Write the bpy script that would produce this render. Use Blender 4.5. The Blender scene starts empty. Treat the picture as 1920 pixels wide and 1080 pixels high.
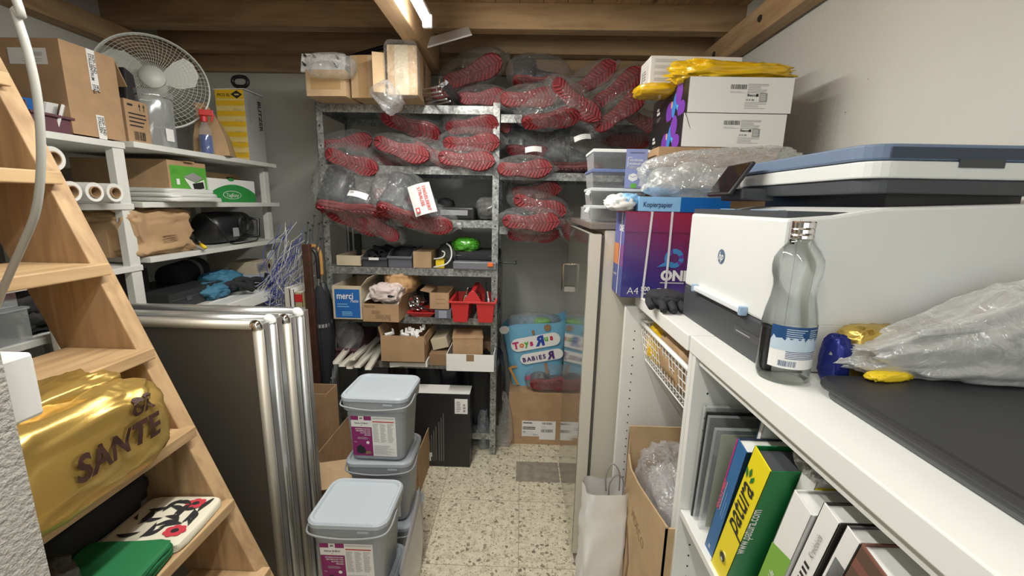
import bpy, math, random
from mathutils import Vector, Matrix, noise, Euler
SC = bpy.context.scene
COL = SC.collection
PI = math.pi
# ---------------------------------------------------------------- camera
F = 795.0
CAM = Vector((0, 0, 1.48))
_d = Vector((20, -157, F)).normalized()
_x = Vector((1, .025, -(20 + .025 * -157) / F)).normalized()
_n = _d.cross(_x)
AX = (_x, _d, -_n)            # world x, y, z in camera coordinates (x right, y down, z forward)

def P(px, py, X=None, Y=None, Z=None):
    c = Vector((px - 960, py - 540, F))
    r = Vector([a.dot(c) for a in AX])
    if X is not None: t = (X - CAM.x) / r.x
    elif Y is not None: t = (Y - CAM.y) / r.y
    else: t = (Z - CAM.z) / r.z
    return CAM + r * t

cd = bpy.data.cameras.new('camera')
cam = bpy.data.objects.new('camera', cd)
COL.objects.link(cam)
right = Vector([a.x for a in AX]); down = Vector([a.y for a in AX]); fwd = Vector([a.z for a in AX])
m = Matrix((( right.x, -down.x, -fwd.x), (right.y, -down.y, -fwd.y), (right.z, -down.z, -fwd.z))).to_4x4()
m.translation = CAM
cam.matrix_world = m
cd.sensor_width = 36
cd.lens = F / 1920 * 36
cd.clip_start = .02
SC.camera = cam
# ---------------------------------------------------------------- world, exposure, lights
w = bpy.data.worlds.new('world'); SC.world = w; w.use_nodes = True
w.node_tree.nodes['Background'].inputs[0].default_value = (.9, .95, 1, 1)
w.node_tree.nodes['Background'].inputs[1].default_value = .25
SC.view_settings.view_transform = 'Standard'
SC.view_settings.look = 'None'
SC.view_settings.exposure = 0.26
SC.view_settings.gamma = 1.0
try:
    SC.cycles.transparent_max_bounces = 24
    SC.cycles.max_bounces = 8
    SC.cycles.sample_clamp_indirect = 4
except Exception:
    pass

def area(name, loc, rot, sx, sy, power, color):
    l = bpy.data.lights.new(name, 'AREA'); l.shape = 'RECTANGLE'; l.size = sx; l.size_y = sy
    l.energy = power; l.color = color
    o = bpy.data.objects.new(name, l); o.location = loc; o.rotation_euler = rot; COL.objects.link(o)
    return o
area('tube_light_glow', (-.405, 1.22, 2.172), (0, 0, 0), .05, 1.3, 15, (1, .985, .92))
area('rear_tube_light_glow', (-.1, -.45, 2.25), (0, 0, 0), .06, 1.3, 13, (1, .98, .92))
area('rear_fill', (.0, -1.15, 1.55), (PI / 2, 0, 0), 1.2, 1.2, 5, (.9, .97, 1))  # added fill behind the camera to lift the ambient, no known window

# ---------------------------------------------------------------- node helpers / materials
MATS = {}
def nm(name):
    mt = bpy.data.materials.new(name); mt.use_nodes = True
    nt = mt.node_tree
    b = nt.nodes['Principled BSDF']
    return mt, nt, b
def N(nt, typ, **kw):
    n = nt.nodes.new(typ)
    for k, v in kw.items():
        if k in n.inputs: n.inputs[k].default_value = v
        else: setattr(n, k, v)
    return n
def lk(nt, a, b): nt.links.new(a, b)
def coords(nt, scale=(1, 1, 1), rot=(0, 0, 0)):
    t = N(nt, 'ShaderNodeTexCoord'); mp = N(nt, 'ShaderNodeMapping')
    mp.inputs['Scale'].default_value = scale; mp.inputs['Rotation'].default_value = rot
    lk(nt, t.outputs['Object'], mp.inputs['Vector'])
    return mp.outputs['Vector']
def ramp(nt, fac, stops):
    r = N(nt, 'ShaderNodeValToRGB'); e = r.color_ramp.elements
    while len(e) < len(stops): e.new(.5)
    for i, (p, c) in enumerate(stops):
        e[i].position = p; e[i].color = (*c, 1) if len(c) == 3 else c
    lk(nt, fac, r.inputs['Fac'])
    return r.outputs['Color']
def bump(nt, b, h, strength=.3, dist=.002):
    bp = N(nt, 'ShaderNodeBump'); bp.inputs['Strength'].default_value = strength; bp.inputs['Distance'].default_value = dist
    lk(nt, h, bp.inputs['Height']); lk(nt, bp.outputs['Normal'], b.inputs['Normal'])
def mat(name, color, rough=.5, metal=0, nscale=0, namp=.12, bmp=0, bscale=80, bdist=.001, coat=0, emit=0, spec=.5):
    if name in MATS: return MATS[name]
    mt, nt, b = nm(name)
    b.inputs['Base Color'].default_value = (*color, 1)
    b.inputs['Roughness'].default_value = rough; b.inputs['Metallic'].default_value = metal
    b.inputs['Specular IOR Level'].default_value = spec
    if coat: b.inputs['Coat Weight'].default_value = coat
    if emit:
        b.inputs['Emission Color'].default_value = (*color, 1); b.inputs['Emission Strength'].default_value = emit
    if nscale:
        v = coords(nt); n = N(nt, 'ShaderNodeTexNoise', Scale=nscale, Detail=5.0); lk(nt, v, n.inputs['Vector'])
        lo = tuple(max(0, c * (1 - namp)) for c in color); hi = tuple(min(1, c * (1 + namp)) for c in color)
        lk(nt, ramp(nt, n.outputs['Fac'], [(.3, lo), (.7, hi)]), b.inputs['Base Color'])
    if bmp:
        v = coords(nt); n = N(nt, 'ShaderNodeTexNoise', Scale=bscale, Detail=4.0); lk(nt, v, n.inputs['Vector'])
        bump(nt, b, n.outputs['Fac'], bmp, bdist)
    MATS[name] = mt
    return mt
def wood(name, axis, light, dark, sc=1.0, rough=.6):
    if name in MATS: return MATS[name]
    mt, nt, b = nm(name)
    s = [22 * sc, 22 * sc, 22 * sc]; s[axis] = 1.3 * sc
    v = coords(nt, tuple(s))
    n = N(nt, 'ShaderNodeTexNoise', Scale=1.0, Detail=6.0, Distortion=1.2); lk(nt, v, n.inputs['Vector'])
    v2 = coords(nt, tuple(q * .25 if i != axis else q for i, q in enumerate(s)))
    n2 = N(nt, 'ShaderNodeTexNoise', Scale=1.3, Detail=3.0, Distortion=2.0); lk(nt, v2, n2.inputs['Vector'])
    mx = N(nt, 'ShaderNodeMath', operation='ADD'); lk(nt, n.outputs['Fac'], mx.inputs[0]); lk(nt, n2.outputs['Fac'], mx.inputs[1])
    m2 = N(nt, 'ShaderNodeMath', operation='MULTIPLY'); lk(nt, mx.outputs[0], m2.inputs[0]); m2.inputs[1].default_value = .5
    c1 = ramp(nt, m2.outputs[0], [(.32, dark), (.55, light), (.72, tuple(min(1, q * 1.12) for q in light))])
    vk = coords(nt, tuple(5.0 if i != axis else 2.2 for i in range(3)))
    vo = N(nt, 'ShaderNodeTexVoronoi', Scale=1.0); lk(nt, vk, vo.inputs['Vector'])
    kn = ramp(nt, vo.outputs['Distance'], [(.04, (0, 0, 0)), (.10, (1, 1, 1))])
    mix = N(nt, 'ShaderNodeMixRGB'); mix.inputs[1].default_value = (dark[0] * .45, dark[1] * .4, dark[2] * .35, 1)
    lk(nt, kn, mix.inputs[0]); lk(nt, c1, mix.inputs[2]); lk(nt, mix.outputs[0], b.inputs['Base Color'])
    b.inputs['Roughness'].default_value = rough
    bump(nt, b, n.outputs['Fac'], .25, .001)
    MATS[name] = mt
    return mt
def film(name, color=(.9, .92, .93), alpha=.03, edge=.5, rough=.14, bscale=22, bstr=1.0, crease=.3, diff=.25):
    if name in MATS: return MATS[name]
    mt, nt, b = nm(name)
    nt.nodes.remove(b)
    v = coords(nt)
    n = N(nt, 'ShaderNodeTexNoise', Scale=float(bscale), Detail=3.5, Distortion=2.2); lk(nt, v, n.inputs['Vector'])
    bp = N(nt, 'ShaderNodeBump'); bp.inputs['Strength'].default_value = bstr; bp.inputs['Distance'].default_value = .02
    lk(nt, n.outputs['Fac'], bp.inputs['Height'])
    gl = N(nt, 'ShaderNodeBsdfGlossy'); gl.inputs['Color'].default_value = (*color, 1); gl.inputs['Roughness'].default_value = rough
    lk(nt, bp.outputs['Normal'], gl.inputs['Normal'])
    df = N(nt, 'ShaderNodeBsdfDiffuse'); df.inputs['Color'].default_value = (*color, 1)
    gd = N(nt, 'ShaderNodeMixShader'); gd.inputs[0].default_value = diff
    lk(nt, gl.outputs[0], gd.inputs[1]); lk(nt, df.outputs[0], gd.inputs[2])
    lw = N(nt, 'ShaderNodeLayerWeight', Blend=.35); lk(nt, bp.outputs['Normal'], lw.inputs['Normal'])
    mu = N(nt, 'ShaderNodeMath', operation='MULTIPLY_ADD'); lk(nt, lw.outputs['Facing'], mu.inputs[0])
    mu.inputs[1].default_value = edge; mu.inputs[2].default_value = alpha
    n2 = N(nt, 'ShaderNodeTexNoise', Scale=bscale * .8, Detail=2.0, Distortion=3.0); lk(nt, v, n2.inputs['Vector'])
    cr = N(nt, 'ShaderNodeMath', operation='SUBTRACT'); lk(nt, n2.outputs['Fac'], cr.inputs[0]); cr.inputs[1].default_value = .5
    ab = N(nt, 'ShaderNodeMath', operation='ABSOLUTE'); lk(nt, cr.outputs[0], ab.inputs[0])
    rr = ramp(nt, ab.outputs[0], [(0, (crease,) * 3), (.010, (0, 0, 0))])
    ad = N(nt, 'ShaderNodeMath', operation='ADD', use_clamp=True); lk(nt, mu.outputs[0], ad.inputs[0]); lk(nt, rr, ad.inputs[1])
    tr = N(nt, 'ShaderNodeBsdfTransparent'); mx = N(nt, 'ShaderNodeMixShader')
    lk(nt, ad.outputs[0], mx.inputs[0]); lk(nt, tr.outputs[0], mx.inputs[1]); lk(nt, gd.outputs[0], mx.inputs[2])
    lk(nt, mx.outputs[0], nt.nodes['Material Output'].inputs['Surface'])
    MATS[name] = mt
    return mt

def m_galv():
    if 'galvanised steel' in MATS: return MATS['galvanised steel']
    mt, nt, b = nm('galvanised steel')
    v = coords(nt); vo = N(nt, 'ShaderNodeTexVoronoi', Scale=110.0); lk(nt, v, vo.inputs['Vector'])
    no = N(nt, 'ShaderNodeTexNoise', Scale=35.0, Detail=4.0); lk(nt, v, no.inputs['Vector'])
    mx = N(nt, 'ShaderNodeMixRGB', blend_type='MULTIPLY'); mx.inputs[0].default_value = .8
    lk(nt, ramp(nt, vo.outputs['Color'], [(.1, (.24, .25, .245)), (.9, (.52, .54, .53))]), mx.inputs[1])
    lk(nt, ramp(nt, no.outputs['Fac'], [(.35, (.5, .5, .5)), (.65, (1, 1, 1))]), mx.inputs[2])
    lk(nt, mx.outputs[0], b.inputs['Base Color'])
    b.inputs['Metallic'].default_value = .55; b.inputs['Roughness'].default_value = .42
    MATS['galvanised steel'] = mt
    return mt
def m_terrazzo():
    mt, nt, b = nm('terrazzo tile')
    v = coords(nt)
    nz = N(nt, 'ShaderNodeTexNoise', Scale=30.0, Detail=3.0); lk(nt, v, nz.inputs['Vector'])
    base = ramp(nt, nz.outputs['Fac'], [(.3, (.50, .45, .33)), (.5, (.66, .61, .47)), (.7, (.74, .69, .55))])
    cur = base
    for sc, th, cols in ((170.0, .45, [(0, (.44, .38, .27)), (.5, (.80, .76, .63)), (1, (.52, .46, .34))]), (95.0, .72, [(0, (.30, .26, .18)), (.5, (.50, .44, .32)), (1, (.36, .31, .22))]), (52.0, .90, [(0, (.16, .14, .11)), (.6, (.34, .30, .22)), (1, (.24, .20, .15))])):
        vv = N(nt, 'ShaderNodeVectorMath', operation='ADD')
        dn = N(nt, 'ShaderNodeTexNoise', Scale=sc * .9, Detail=2.0); lk(nt, v, dn.inputs['Vector'])
        s = N(nt, 'ShaderNodeVectorMath', operation='SCALE'); s.inputs['Scale'].default_value = 1.1 / sc
        lk(nt, dn.outputs['Color'], s.inputs[0]); lk(nt, v, vv.inputs[0]); lk(nt, s.outputs[0], vv.inputs[1])
        vo = N(nt, 'ShaderNodeTexVoronoi', Scale=sc, voronoi_dimensions='2D'); lk(nt, vv.outputs[0], vo.inputs['Vector'])
        sep = N(nt, 'ShaderNodeSeparateColor'); lk(nt, vo.outputs['Color'], sep.inputs[0])
        a = N(nt, 'ShaderNodeMath', operation='GREATER_THAN'); lk(nt, sep.outputs[0], a.inputs[0]); a.inputs[1].default_value = th
        dl = N(nt, 'ShaderNodeMath', operation='LESS_THAN'); lk(nt, vo.outputs['Distance'], dl.inputs[0]); dl.inputs[1].default_value = .42
        mu = N(nt, 'ShaderNodeMath', operation='MULTIPLY'); lk(nt, a.outputs[0], mu.inputs[0]); lk(nt, dl.outputs[0], mu.inputs[1])
        cc = ramp(nt, sep.outputs[1], cols)
        mx = N(nt, 'ShaderNodeMixRGB'); lk(nt, mu.outputs[0], mx.inputs[0]); lk(nt, cur, mx.inputs[1]); lk(nt, cc, mx.inputs[2])
        cur = mx.outputs[0]
    sp = N(nt, 'ShaderNodeSeparateXYZ'); lk(nt, v, sp.inputs[0])
    fac = None
    for ax, off in ((0, .381), (1, 1.504)):
        a = N(nt, 'ShaderNodeMath', operation='ADD'); lk(nt, sp.outputs[ax], a.inputs[0]); a.inputs[1].default_value = 4 - off if ax else 4 + off
        q = N(nt, 'ShaderNodeMath', operation='PINGPONG'); lk(nt, a.outputs[0], q.inputs[0]); q.inputs[1].default_value = .2
        l = N(nt, 'ShaderNodeMath', operation='LESS_THAN'); lk(nt, q.outputs[0], l.inputs[0]); l.inputs[1].default_value = .0013
        if fac is None: fac = l.outputs[0]
        else:
            mxx = N(nt, 'ShaderNodeMath', operation='MAXIMUM'); lk(nt, fac, mxx.inputs[0]); lk(nt, l.outputs[0], mxx.inputs[1]); fac = mxx.outputs[0]
    mx = N(nt, 'ShaderNodeMixRGB'); lk(nt, fac, mx.inputs[0]); lk(nt, cur, mx.inputs[1]); mx.inputs[2].default_value = (.28, .24, .17, 1)
    lk(nt, mx.outputs[0], b.inputs['Base Color'])
    b.inputs['Roughness'].default_value = .38
    MATS['terrazzo'] = mt
    return mt
def m_plaster(name, col, scale=60, strength=.5, dist=.004, marks=True):
    mt, nt, b = nm(name)
    v = coords(nt)
    n = N(nt, 'ShaderNodeTexNoise', Scale=float(scale), Detail=5.0); lk(nt, v, n.inputs['Vector'])
    bump(nt, b, n.outputs['Fac'], strength, dist)
    b.inputs['Roughness'].default_value = .85
    n2 = N(nt, 'ShaderNodeTexNoise', Scale=2.0, Detail=6.0); lk(nt, v, n2.inputs['Vector'])
    c = ramp(nt, n2.outputs['Fac'], [(.3, tuple(q * .92 for q in col)), (.7, col)])
    if marks:
        vo = N(nt, 'ShaderNodeTexVoronoi', Scale=9.0); lk(nt, v, vo.inputs['Vector'])
        k = ramp(nt, vo.outputs['Distance'], [(.02, (1, 1, 1)), (.035, (0, 0, 0))])
        sc = N(nt, 'ShaderNodeSeparateColor'); lk(nt, vo.outputs['Color'], sc.inputs[0])
        g = N(nt, 'ShaderNodeMath', operation='GREATER_THAN'); lk(nt, sc.outputs[0], g.inputs[0]); g.inputs[1].default_value = .55
        mu = N(nt, 'ShaderNodeMath', operation='MULTIPLY'); lk(nt, k, mu.inputs[0]); lk(nt, g.outputs[0], mu.inputs[1])
        mx = N(nt, 'ShaderNodeMixRGB'); lk(nt, mu.outputs[0], mx.inputs[0]); lk(nt, c, mx.inputs[1]); mx.inputs[2].default_value = (.32, .29, .22, 1)
        c = mx.outputs[0]
    lk(nt, c, b.inputs['Base Color'])
    return mt

CARD = mat('brown cardboard', (.42, .27, .15), .8, nscale=14, namp=.10, bmp=.15, bscale=150)
CARD_L = mat('light brown cardboard', (.50, .35, .20), .8, nscale=14, namp=.10, bmp=.15, bscale=150)
CARD_D = mat('dark brown cardboard', (.27, .17, .09), .85, nscale=14, namp=.12)
CARD_P = mat('pale cardboard', (.55, .47, .34), .8, nscale=16, namp=.08)
CARD_E = mat('cardboard cut edge', (.55, .42, .27), .9)
KRAFT = mat('kraft paper', (.43, .28, .15), .75, nscale=9, namp=.12, bmp=.4, bscale=30, bdist=.004)
TAPE = mat('brown packing tape', (.45, .29, .14), .15, coat=.5)
WHITE = mat('white board', (.78, .79, .76), .45)
WHITE2 = mat('white laminate', (.80, .81, .78), .4, nscale=5, namp=.03)
WHITEP = mat('white plastic', (.82, .83, .82), .35)
PAPER = mat('white paper', (.80, .80, .78), .7, bmp=.3, bscale=25, bdist=.004)
LABEL = mat('white label', (.82, .82, .80), .5)
INK = mat('black ink', (.02, .02, .022), .6)
GREYINK = mat('grey ink', (.30, .30, .30), .7)
PALEINK = mat('pale grey ink', (.55, .56, .56), .7)
BLACK = mat('black plastic', (.018, .018, .02), .35)
BLACKM = mat('matt black', (.02, .02, .022), .75, bmp=.3, bscale=60)
BLACKF = mat('black fabric', (.022, .022, .027), .9, bmp=.5, bscale=220)
DGREY = mat('dark grey plastic', (.07, .075, .085), .45)
BGREY = mat('blue grey plastic', (.13, .14, .17), .5)
CHROME = mat('chrome', (.8, .8, .8), .12, 1.0)
STEEL = mat('brushed steel', (.55, .55, .54), .3, 1.0)
RED = mat('red plastic', (.55, .03, .03), .4)
REDRUB = mat('red rubber sole', (.29, .035, .04), .55, nscale=20, namp=.15)
REDSHADE = mat('groove shade red', (.17, .012, .016), .6)  # darker sole red, paints shade into the grooves between the lugs
BOOTG = mat('charcoal boot upper', (.045, .05, .06), .55, nscale=12, namp=.2)
GALV = m_galv()
DARKSTEEL = mat('dark steel', (.05, .055, .055), .5, .6)
YELLOW = mat('yellow', (.85, .62, .02), .45)
BLUE = mat('blue', (.02, .13, .42), .45)
SKY = mat('light blue', (.22, .50, .78), .5)
GREEN = mat('green', (.03, .27, .06), .5)
LGREEN = mat('bright green', (.12, .42, .05), .5)
FILM = film('clear bag film', alpha=.055, rough=.10, crease=.42)
FILM2 = film('hazy bag film', (.85, .86, .88), .12, .5, .18, 20, 1.0, .3, .45)
FILM3 = film('milky bag film', (.80, .81, .80), .50, .4, .3, 12, .8, .15, .7)
CLEARB = film('clear box plastic', (.80, .84, .86), .16, .5, .12, 4, .05, 0, .5)
def m_glass():
    mt, nt, b = nm('bottle glass')
    nt.nodes.remove(b)
    tr = N(nt, 'ShaderNodeBsdfTransparent'); tr.inputs['Color'].default_value = (.965, .978, .965, 1)
    gl = N(nt, 'ShaderNodeBsdfGlossy'); gl.inputs['Color'].default_value = (.95, .96, .95, 1); gl.inputs['Roughness'].default_value = .03
    dk = N(nt, 'ShaderNodeBsdfTransparent'); dk.inputs['Color'].default_value = (.45, .50, .47, 1)
    lw = N(nt, 'ShaderNodeLayerWeight', Blend=.28)
    m1 = N(nt, 'ShaderNodeMixShader'); r1 = ramp(nt, lw.outputs['Facing'], [(.72, (0, 0, 0)), (1, (1, 1, 1))])
    lk(nt, r1, m1.inputs[0]); lk(nt, tr.outputs[0], m1.inputs[1]); lk(nt, dk.outputs[0], m1.inputs[2])
    m2 = N(nt, 'ShaderNodeMixShader'); fr = N(nt, 'ShaderNodeLayerWeight', Blend=.30)
    lk(nt, fr.outputs['Fresnel'], m2.inputs[0]); lk(nt, m1.outputs[0], m2.inputs[1]); lk(nt, gl.outputs[0], m2.inputs[2])
    lk(nt, m2.outputs[0], nt.nodes['Material Output'].inputs['Surface'])
    return mt
GLASS = m_glass()

# ---------------------------------------------------------------- mesh builder
def rot3(r): return Euler(r).to_matrix() if r else Matrix.Identity(3)
class MB:
    def __init__(s): s.v = []; s.f = []; s.m = []; s.mats = []
    def mi(s, m):
        if m not in s.mats: s.mats.append(m)
        return s.mats.index(m)
    def add(s, vs, fs, m=None, M=None, o=(0, 0, 0)):
        b = len(s.v); o = Vector(o)
        for q in vs:
            q = Vector(q)
            if M is not None: q = M @ q
            s.v.append(q + o)
        k = s.mi(m)
        for f in fs: s.f.append([b + i for i in f]); s.m.append(k)
        return s
    def box(s, c, d, m=None, r=None):
        x, y, z = d[0] / 2, d[1] / 2, d[2] / 2
        vs = [(-x, -y, -z), (x, -y, -z), (x, y, -z), (-x, y, -z), (-x, -y, z), (x, -y, z), (x, y, z), (-x, y, z)]
        return s.add(vs, [(0, 3, 2, 1), (4, 5, 6, 7), (0, 1, 5, 4), (1, 2, 6, 5), (2, 3, 7, 6), (3, 0, 4, 7)], m, rot3(r), c)
    def bb(s, a, b, m=None):
        return s.box([(a[i] + b[i]) / 2 for i in range(3)], [abs(b[i] - a[i]) for i in range(3)], m)
    def prism(s, pts, axis, a, b, m=None):
        # pts: 2-D outline (counter-clockwise) in the other two axes
        n = len(pts)
        def mk(p, t):
            if axis == 0: return (t, p[0], p[1])
            if axis == 1: return (p[0], t, p[1])
            return (p[0], p[1], t)
        vs = [mk(p, a) for p in pts] + [mk(p, b) for p in pts]
        fs = [list(range(n))[::-1], list(range(n, 2 * n))] + [(i, (i + 1) % n, n + (i + 1) % n, n + i) for i in range(n)]
        return s.add(vs, fs, m)
    def loft(s, rings, m=None, caps=True, M=None, o=(0, 0, 0)):
        n = len(rings[0]); vs = [p for r in rings for p in r]; fs = []
        for k in range(len(rings) - 1):
            for i in range(n):
                j = (i + 1) % n
                fs.append((k * n + i, k * n + j, (k + 1) * n + j, (k + 1) * n + i))
        if caps:
            fs.append(list(range(n))[::-1]); fs.append([(len(rings) - 1) * n + i for i in range(n)])
        return s.add(vs, fs, m, M, o)
    def lathe(s, prof, m=None, n=24, o=(0, 0, 0), M=None, caps=True):
        return s.loft([[(r * math.cos(2 * PI * i / n), r * math.sin(2 * PI * i / n), z) for i in range(n)] for r, z in prof], m, caps, M, o)
    def tube(s, pts, r, m=None, n=8, closed=False):
        pts = [Vector(p) for p in pts]; rings = []
        up = Vector((0, 0, 1)); L = len(pts); prev = None
        for i, p in enumerate(pts):
            if closed: t = (pts[(i + 1) % L] - pts[i - 1]).normalized()
            else: t = (pts[min(i + 1, L - 1)] - pts[max(i - 1, 0)]).normalized()
            a = prev if prev is not None else (t.cross(up) if abs(t.dot(up)) < .95 else t.cross(Vector((1, 0, 0))))
            a = (a - t * a.dot(t)).normalized(); prev = a
            b = t.cross(a); rr = r[i] if isinstance(r, (list, tuple)) else r
            rings.append([p + a * rr * math.cos(2 * PI * k / n) + b * rr * math.sin(2 * PI * k / n) for k in range(n)])
        if closed: rings.append(rings[0])
        return s.loft(rings, m, not closed)
    def sheet(s, fn, nu, nv, m=None):
        vs = [fn(u / nu, v / nv) for v in range(nv + 1) for u in range(nu + 1)]
        fs = [(v * (nu + 1) + u, v * (nu + 1) + u + 1, (v + 1) * (nu + 1) + u + 1, (v + 1) * (nu + 1) + u) for v in range(nv) for u in range(nu)]
        return s.add(vs, fs, m)
    def blob(s, d, m=None, e=.5, amp=.06, fr=6, seed=0, n=36, o=(0, 0, 0), M=None, e2=None, flat=True, warp=None):
        # crumpled super-ellipsoid of full size d, resting on z = 0
        e2 = e if e2 is None else e2
        def sp(v, p): return math.copysign(abs(v) ** p, v)
        rings = []; nv = n // 2
        for j in range(nv + 1):
            ph = -PI / 2 + PI * j / nv; ring = []
            for i in range(n):
                th = 2 * PI * i / n
                q = Vector((sp(math.cos(ph), e) * sp(math.cos(th), e2), sp(math.cos(ph), e) * sp(math.sin(th), e2), sp(math.sin(ph), e)))
                t = noise.turbulence(q * fr * .5 + Vector((seed * 3.1, seed, -seed)), 3, True)
                k = 1 + amp * (1.2 - 2 * t)
                p = Vector((q.x * d[0] / 2 * k, q.y * d[1] / 2 * k, q.z * d[2] / 2 * k + d[2] / 2))
                if flat and p.z < 0: p.z = 0
                if warp: p = Vector(warp(p))
                ring.append(p)
            rings.append(ring)
        return s.loft(rings, m, False, M, o)
    # ---- flat print on a face; fr = (origin, u, v) with normal u x v
    def rect(s, fr, u, v, wd, ht, m, lift=.0006, skew=0):
        o, U, V = fr; nn = U.cross(V) * lift
        vs = [o + U * (u + a * wd + (b * skew)) + V * (v + b * ht) + nn for a, b in ((0, 0), (1, 0), (1, 1), (0, 1))]
        return s.add(vs, [(0, 1, 2, 3)], m)
    def poly(s, fr, pts, m, lift=.0006):
        o, U, V = fr; nn = U.cross(V) * lift
        return s.add([o + U * a + V * b + nn for a, b in pts], [tuple(range(len(pts)))], m)
    def ell(s, fr, cu, cv, ru, rv, m, lift=.0006, n=24):
        return s.poly(fr, [(cu + ru * math.cos(2 * PI * i / n), cv + rv * math.sin(2 * PI * i / n)) for i in range(n)], m, lift)
    def lines(s, fr, u, v, wd, ht, rows, m, seed=1, fill=.45, lift=.0010):
        rd = random.Random(seed); st = ht / rows
        for k in range(rows): s.rect(fr, u, v + ht - (k + 1) * st + st * (1 - fill) / 2, wd * rd.uniform(.6, 1), st * fill, m, lift)
        return s
    def bars(s, fr, u, v, wd, ht, m, seed=3, n=22, lift=.0010):
        rd = random.Random(seed); st = wd / n
        for k in range(n):
            s.rect(fr, u + k * st, v, st * rd.uniform(.25, .75), ht, m, lift)
        return s
    def text(s, fr, u, v, size, txt, m, lift=.0011, bold=0, shear=0, align='LEFT', rot=0, sx=1, flip=False):
        cu = bpy.data.curves.new('t', 'FONT'); cu.body = txt; cu.size = size; cu.offset = bold * size; cu.shear = shear
        cu.align_x = align; cu.resolution_u = 3; cu.fill_mode = 'FRONT'
        ob = bpy.data.objects.new('t', cu); COL.objects.link(ob)
        dg = bpy.context.evaluated_depsgraph_get(); dg.update()
        me = bpy.data.meshes.new_from_object(ob.evaluated_get(dg))
        o, U, V = fr; nn = U.cross(V) * lift; c, sn = math.cos(rot), math.sin(rot)
        vs = []
        for q in me.vertices:
            x, y = q.co.x * sx * (-1 if flip else 1), q.co.y
            vs.append(o + U * (u + x * c - y * sn) + V * (v + x * sn + y * c) + nn)
        s.add(vs, [tuple(p.vertices) for p in me.polygons], m)
        bpy.data.objects.remove(ob); bpy.data.curves.remove(cu); bpy.data.meshes.remove(me)
        return s
    def build(s, name, parent=None, m=None, smooth=False, bev=0, sub=0, label=None, loc=None, rot=None, solid=0):
        me = bpy.data.meshes.new(name)
        me.from_pydata([tuple(q) for q in s.v], [], s.f)
        for k in s.mats: me.materials.append(k if k is not None else m)
        me.polygons.foreach_set('material_index', s.m)
        if smooth: me.polygons.foreach_set('use_smooth', [True] * len(s.f))
        me.update()
        o = bpy.data.objects.new(name, me); COL.objects.link(o)
        if parent: o.parent = parent
        if loc is not None: o.location = loc
        if rot is not None: o.rotation_euler = rot
        if label: o['label'] = label
        if solid:
            d = o.modifiers.new('t', 'SOLIDIFY'); d.thickness = solid; d.offset = 0
        if bev:
            d = o.modifiers.new('b', 'BEVEL'); d.width = bev; d.segments = 2; d.limit_method = 'ANGLE'; d.angle_limit = .9
            d.harden_normals = False
        if sub:
            d = o.modifiers.new('s', 'SUBSURF'); d.levels = sub; d.render_levels = sub
        return o

def drape(q, src, off, axis=0, sign=1, lift=.0015):
    from mathutils.bvhtree import BVHTree
    off = Vector(off); bv = BVHTree.FromPolygons([tuple(v + off) for v in src.v], [tuple(f) for f in src.f])
    d = Vector((0, 0, 0)); d[axis] = -sign
    for i, v in enumerate(q.v):
        o_ = v.copy(); o_[axis] = sign * 2.0
        h = bv.ray_cast(o_, d)
        if h[0] is not None: q.v[i] = h[0] - d * lift
    return q
def subdiv(q, L=.006):
    import bmesh
    me = bpy.data.meshes.new('t'); me.from_pydata([tuple(v) for v in q.v], [], q.f); bm_ = bmesh.new(); bm_.from_mesh(me)
    bmesh.ops.triangulate(bm_, faces=bm_.faces[:])
    for _ in range(4):
        es = [e for e in bm_.edges if e.calc_length() > L]
        if not es: break
        bmesh.ops.subdivide_edges(bm_, edges=es, cuts=1); bmesh.ops.triangulate(bm_, faces=[f for f in bm_.faces if len(f.verts) > 3])
    bm_.verts.index_update(); q.v = [v.co.copy() for v in bm_.verts]; q.f = [[v.index for v in f.verts] for f in bm_.faces]; q.m = [0] * len(q.f)
    bm_.free(); bpy.data.meshes.remove(me); return q
def tag(o, label, cat, group=None):
    o['label'] = label; o['category'] = cat
    if group: o['group'] = group
    return o
def thing(name, label, cat, loc=(0, 0, 0), rz=0, group=None, rot=None):
    o = bpy.data.objects.new(name, None); COL.objects.link(o)
    o.empty_display_size = .05
    o.location = loc; o.rotation_euler = rot if rot else (0, 0, rz)
    return tag(o, label, cat, group)
def struct(name, mb, m=None, **k):
    o = mb.build(name, None, m, **k); o['kind'] = 'structure'; return o
def faces(w_, d_, h_):
    # frames for the faces of a box with its base centre at the origin
    V = Vector
    return dict(front=(V((-w_ / 2, -d_ / 2, 0)), V((1, 0, 0)), V((0, 0, 1))), right=(V((w_ / 2, -d_ / 2, 0)), V((0, 1, 0)), V((0, 0, 1))),
                left=(V((-w_ / 2, d_ / 2, 0)), V((0, -1, 0)), V((0, 0, 1))), top=(V((-w_ / 2, -d_ / 2, h_)), V((1, 0, 0)), V((0, 1, 0))))
def fb(x0, x1, y0, y1, Y):
    a = P(x0, y1, Y=Y); b = P(x1, y1, Y=Y); t = P((x0 + x1) / 2, y0, Y=Y); bt = P((x0 + x1) / 2, y1, Y=Y)
    return (a.x + b.x) / 2, b.x - a.x, bt.z, t.z - bt.z
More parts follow.
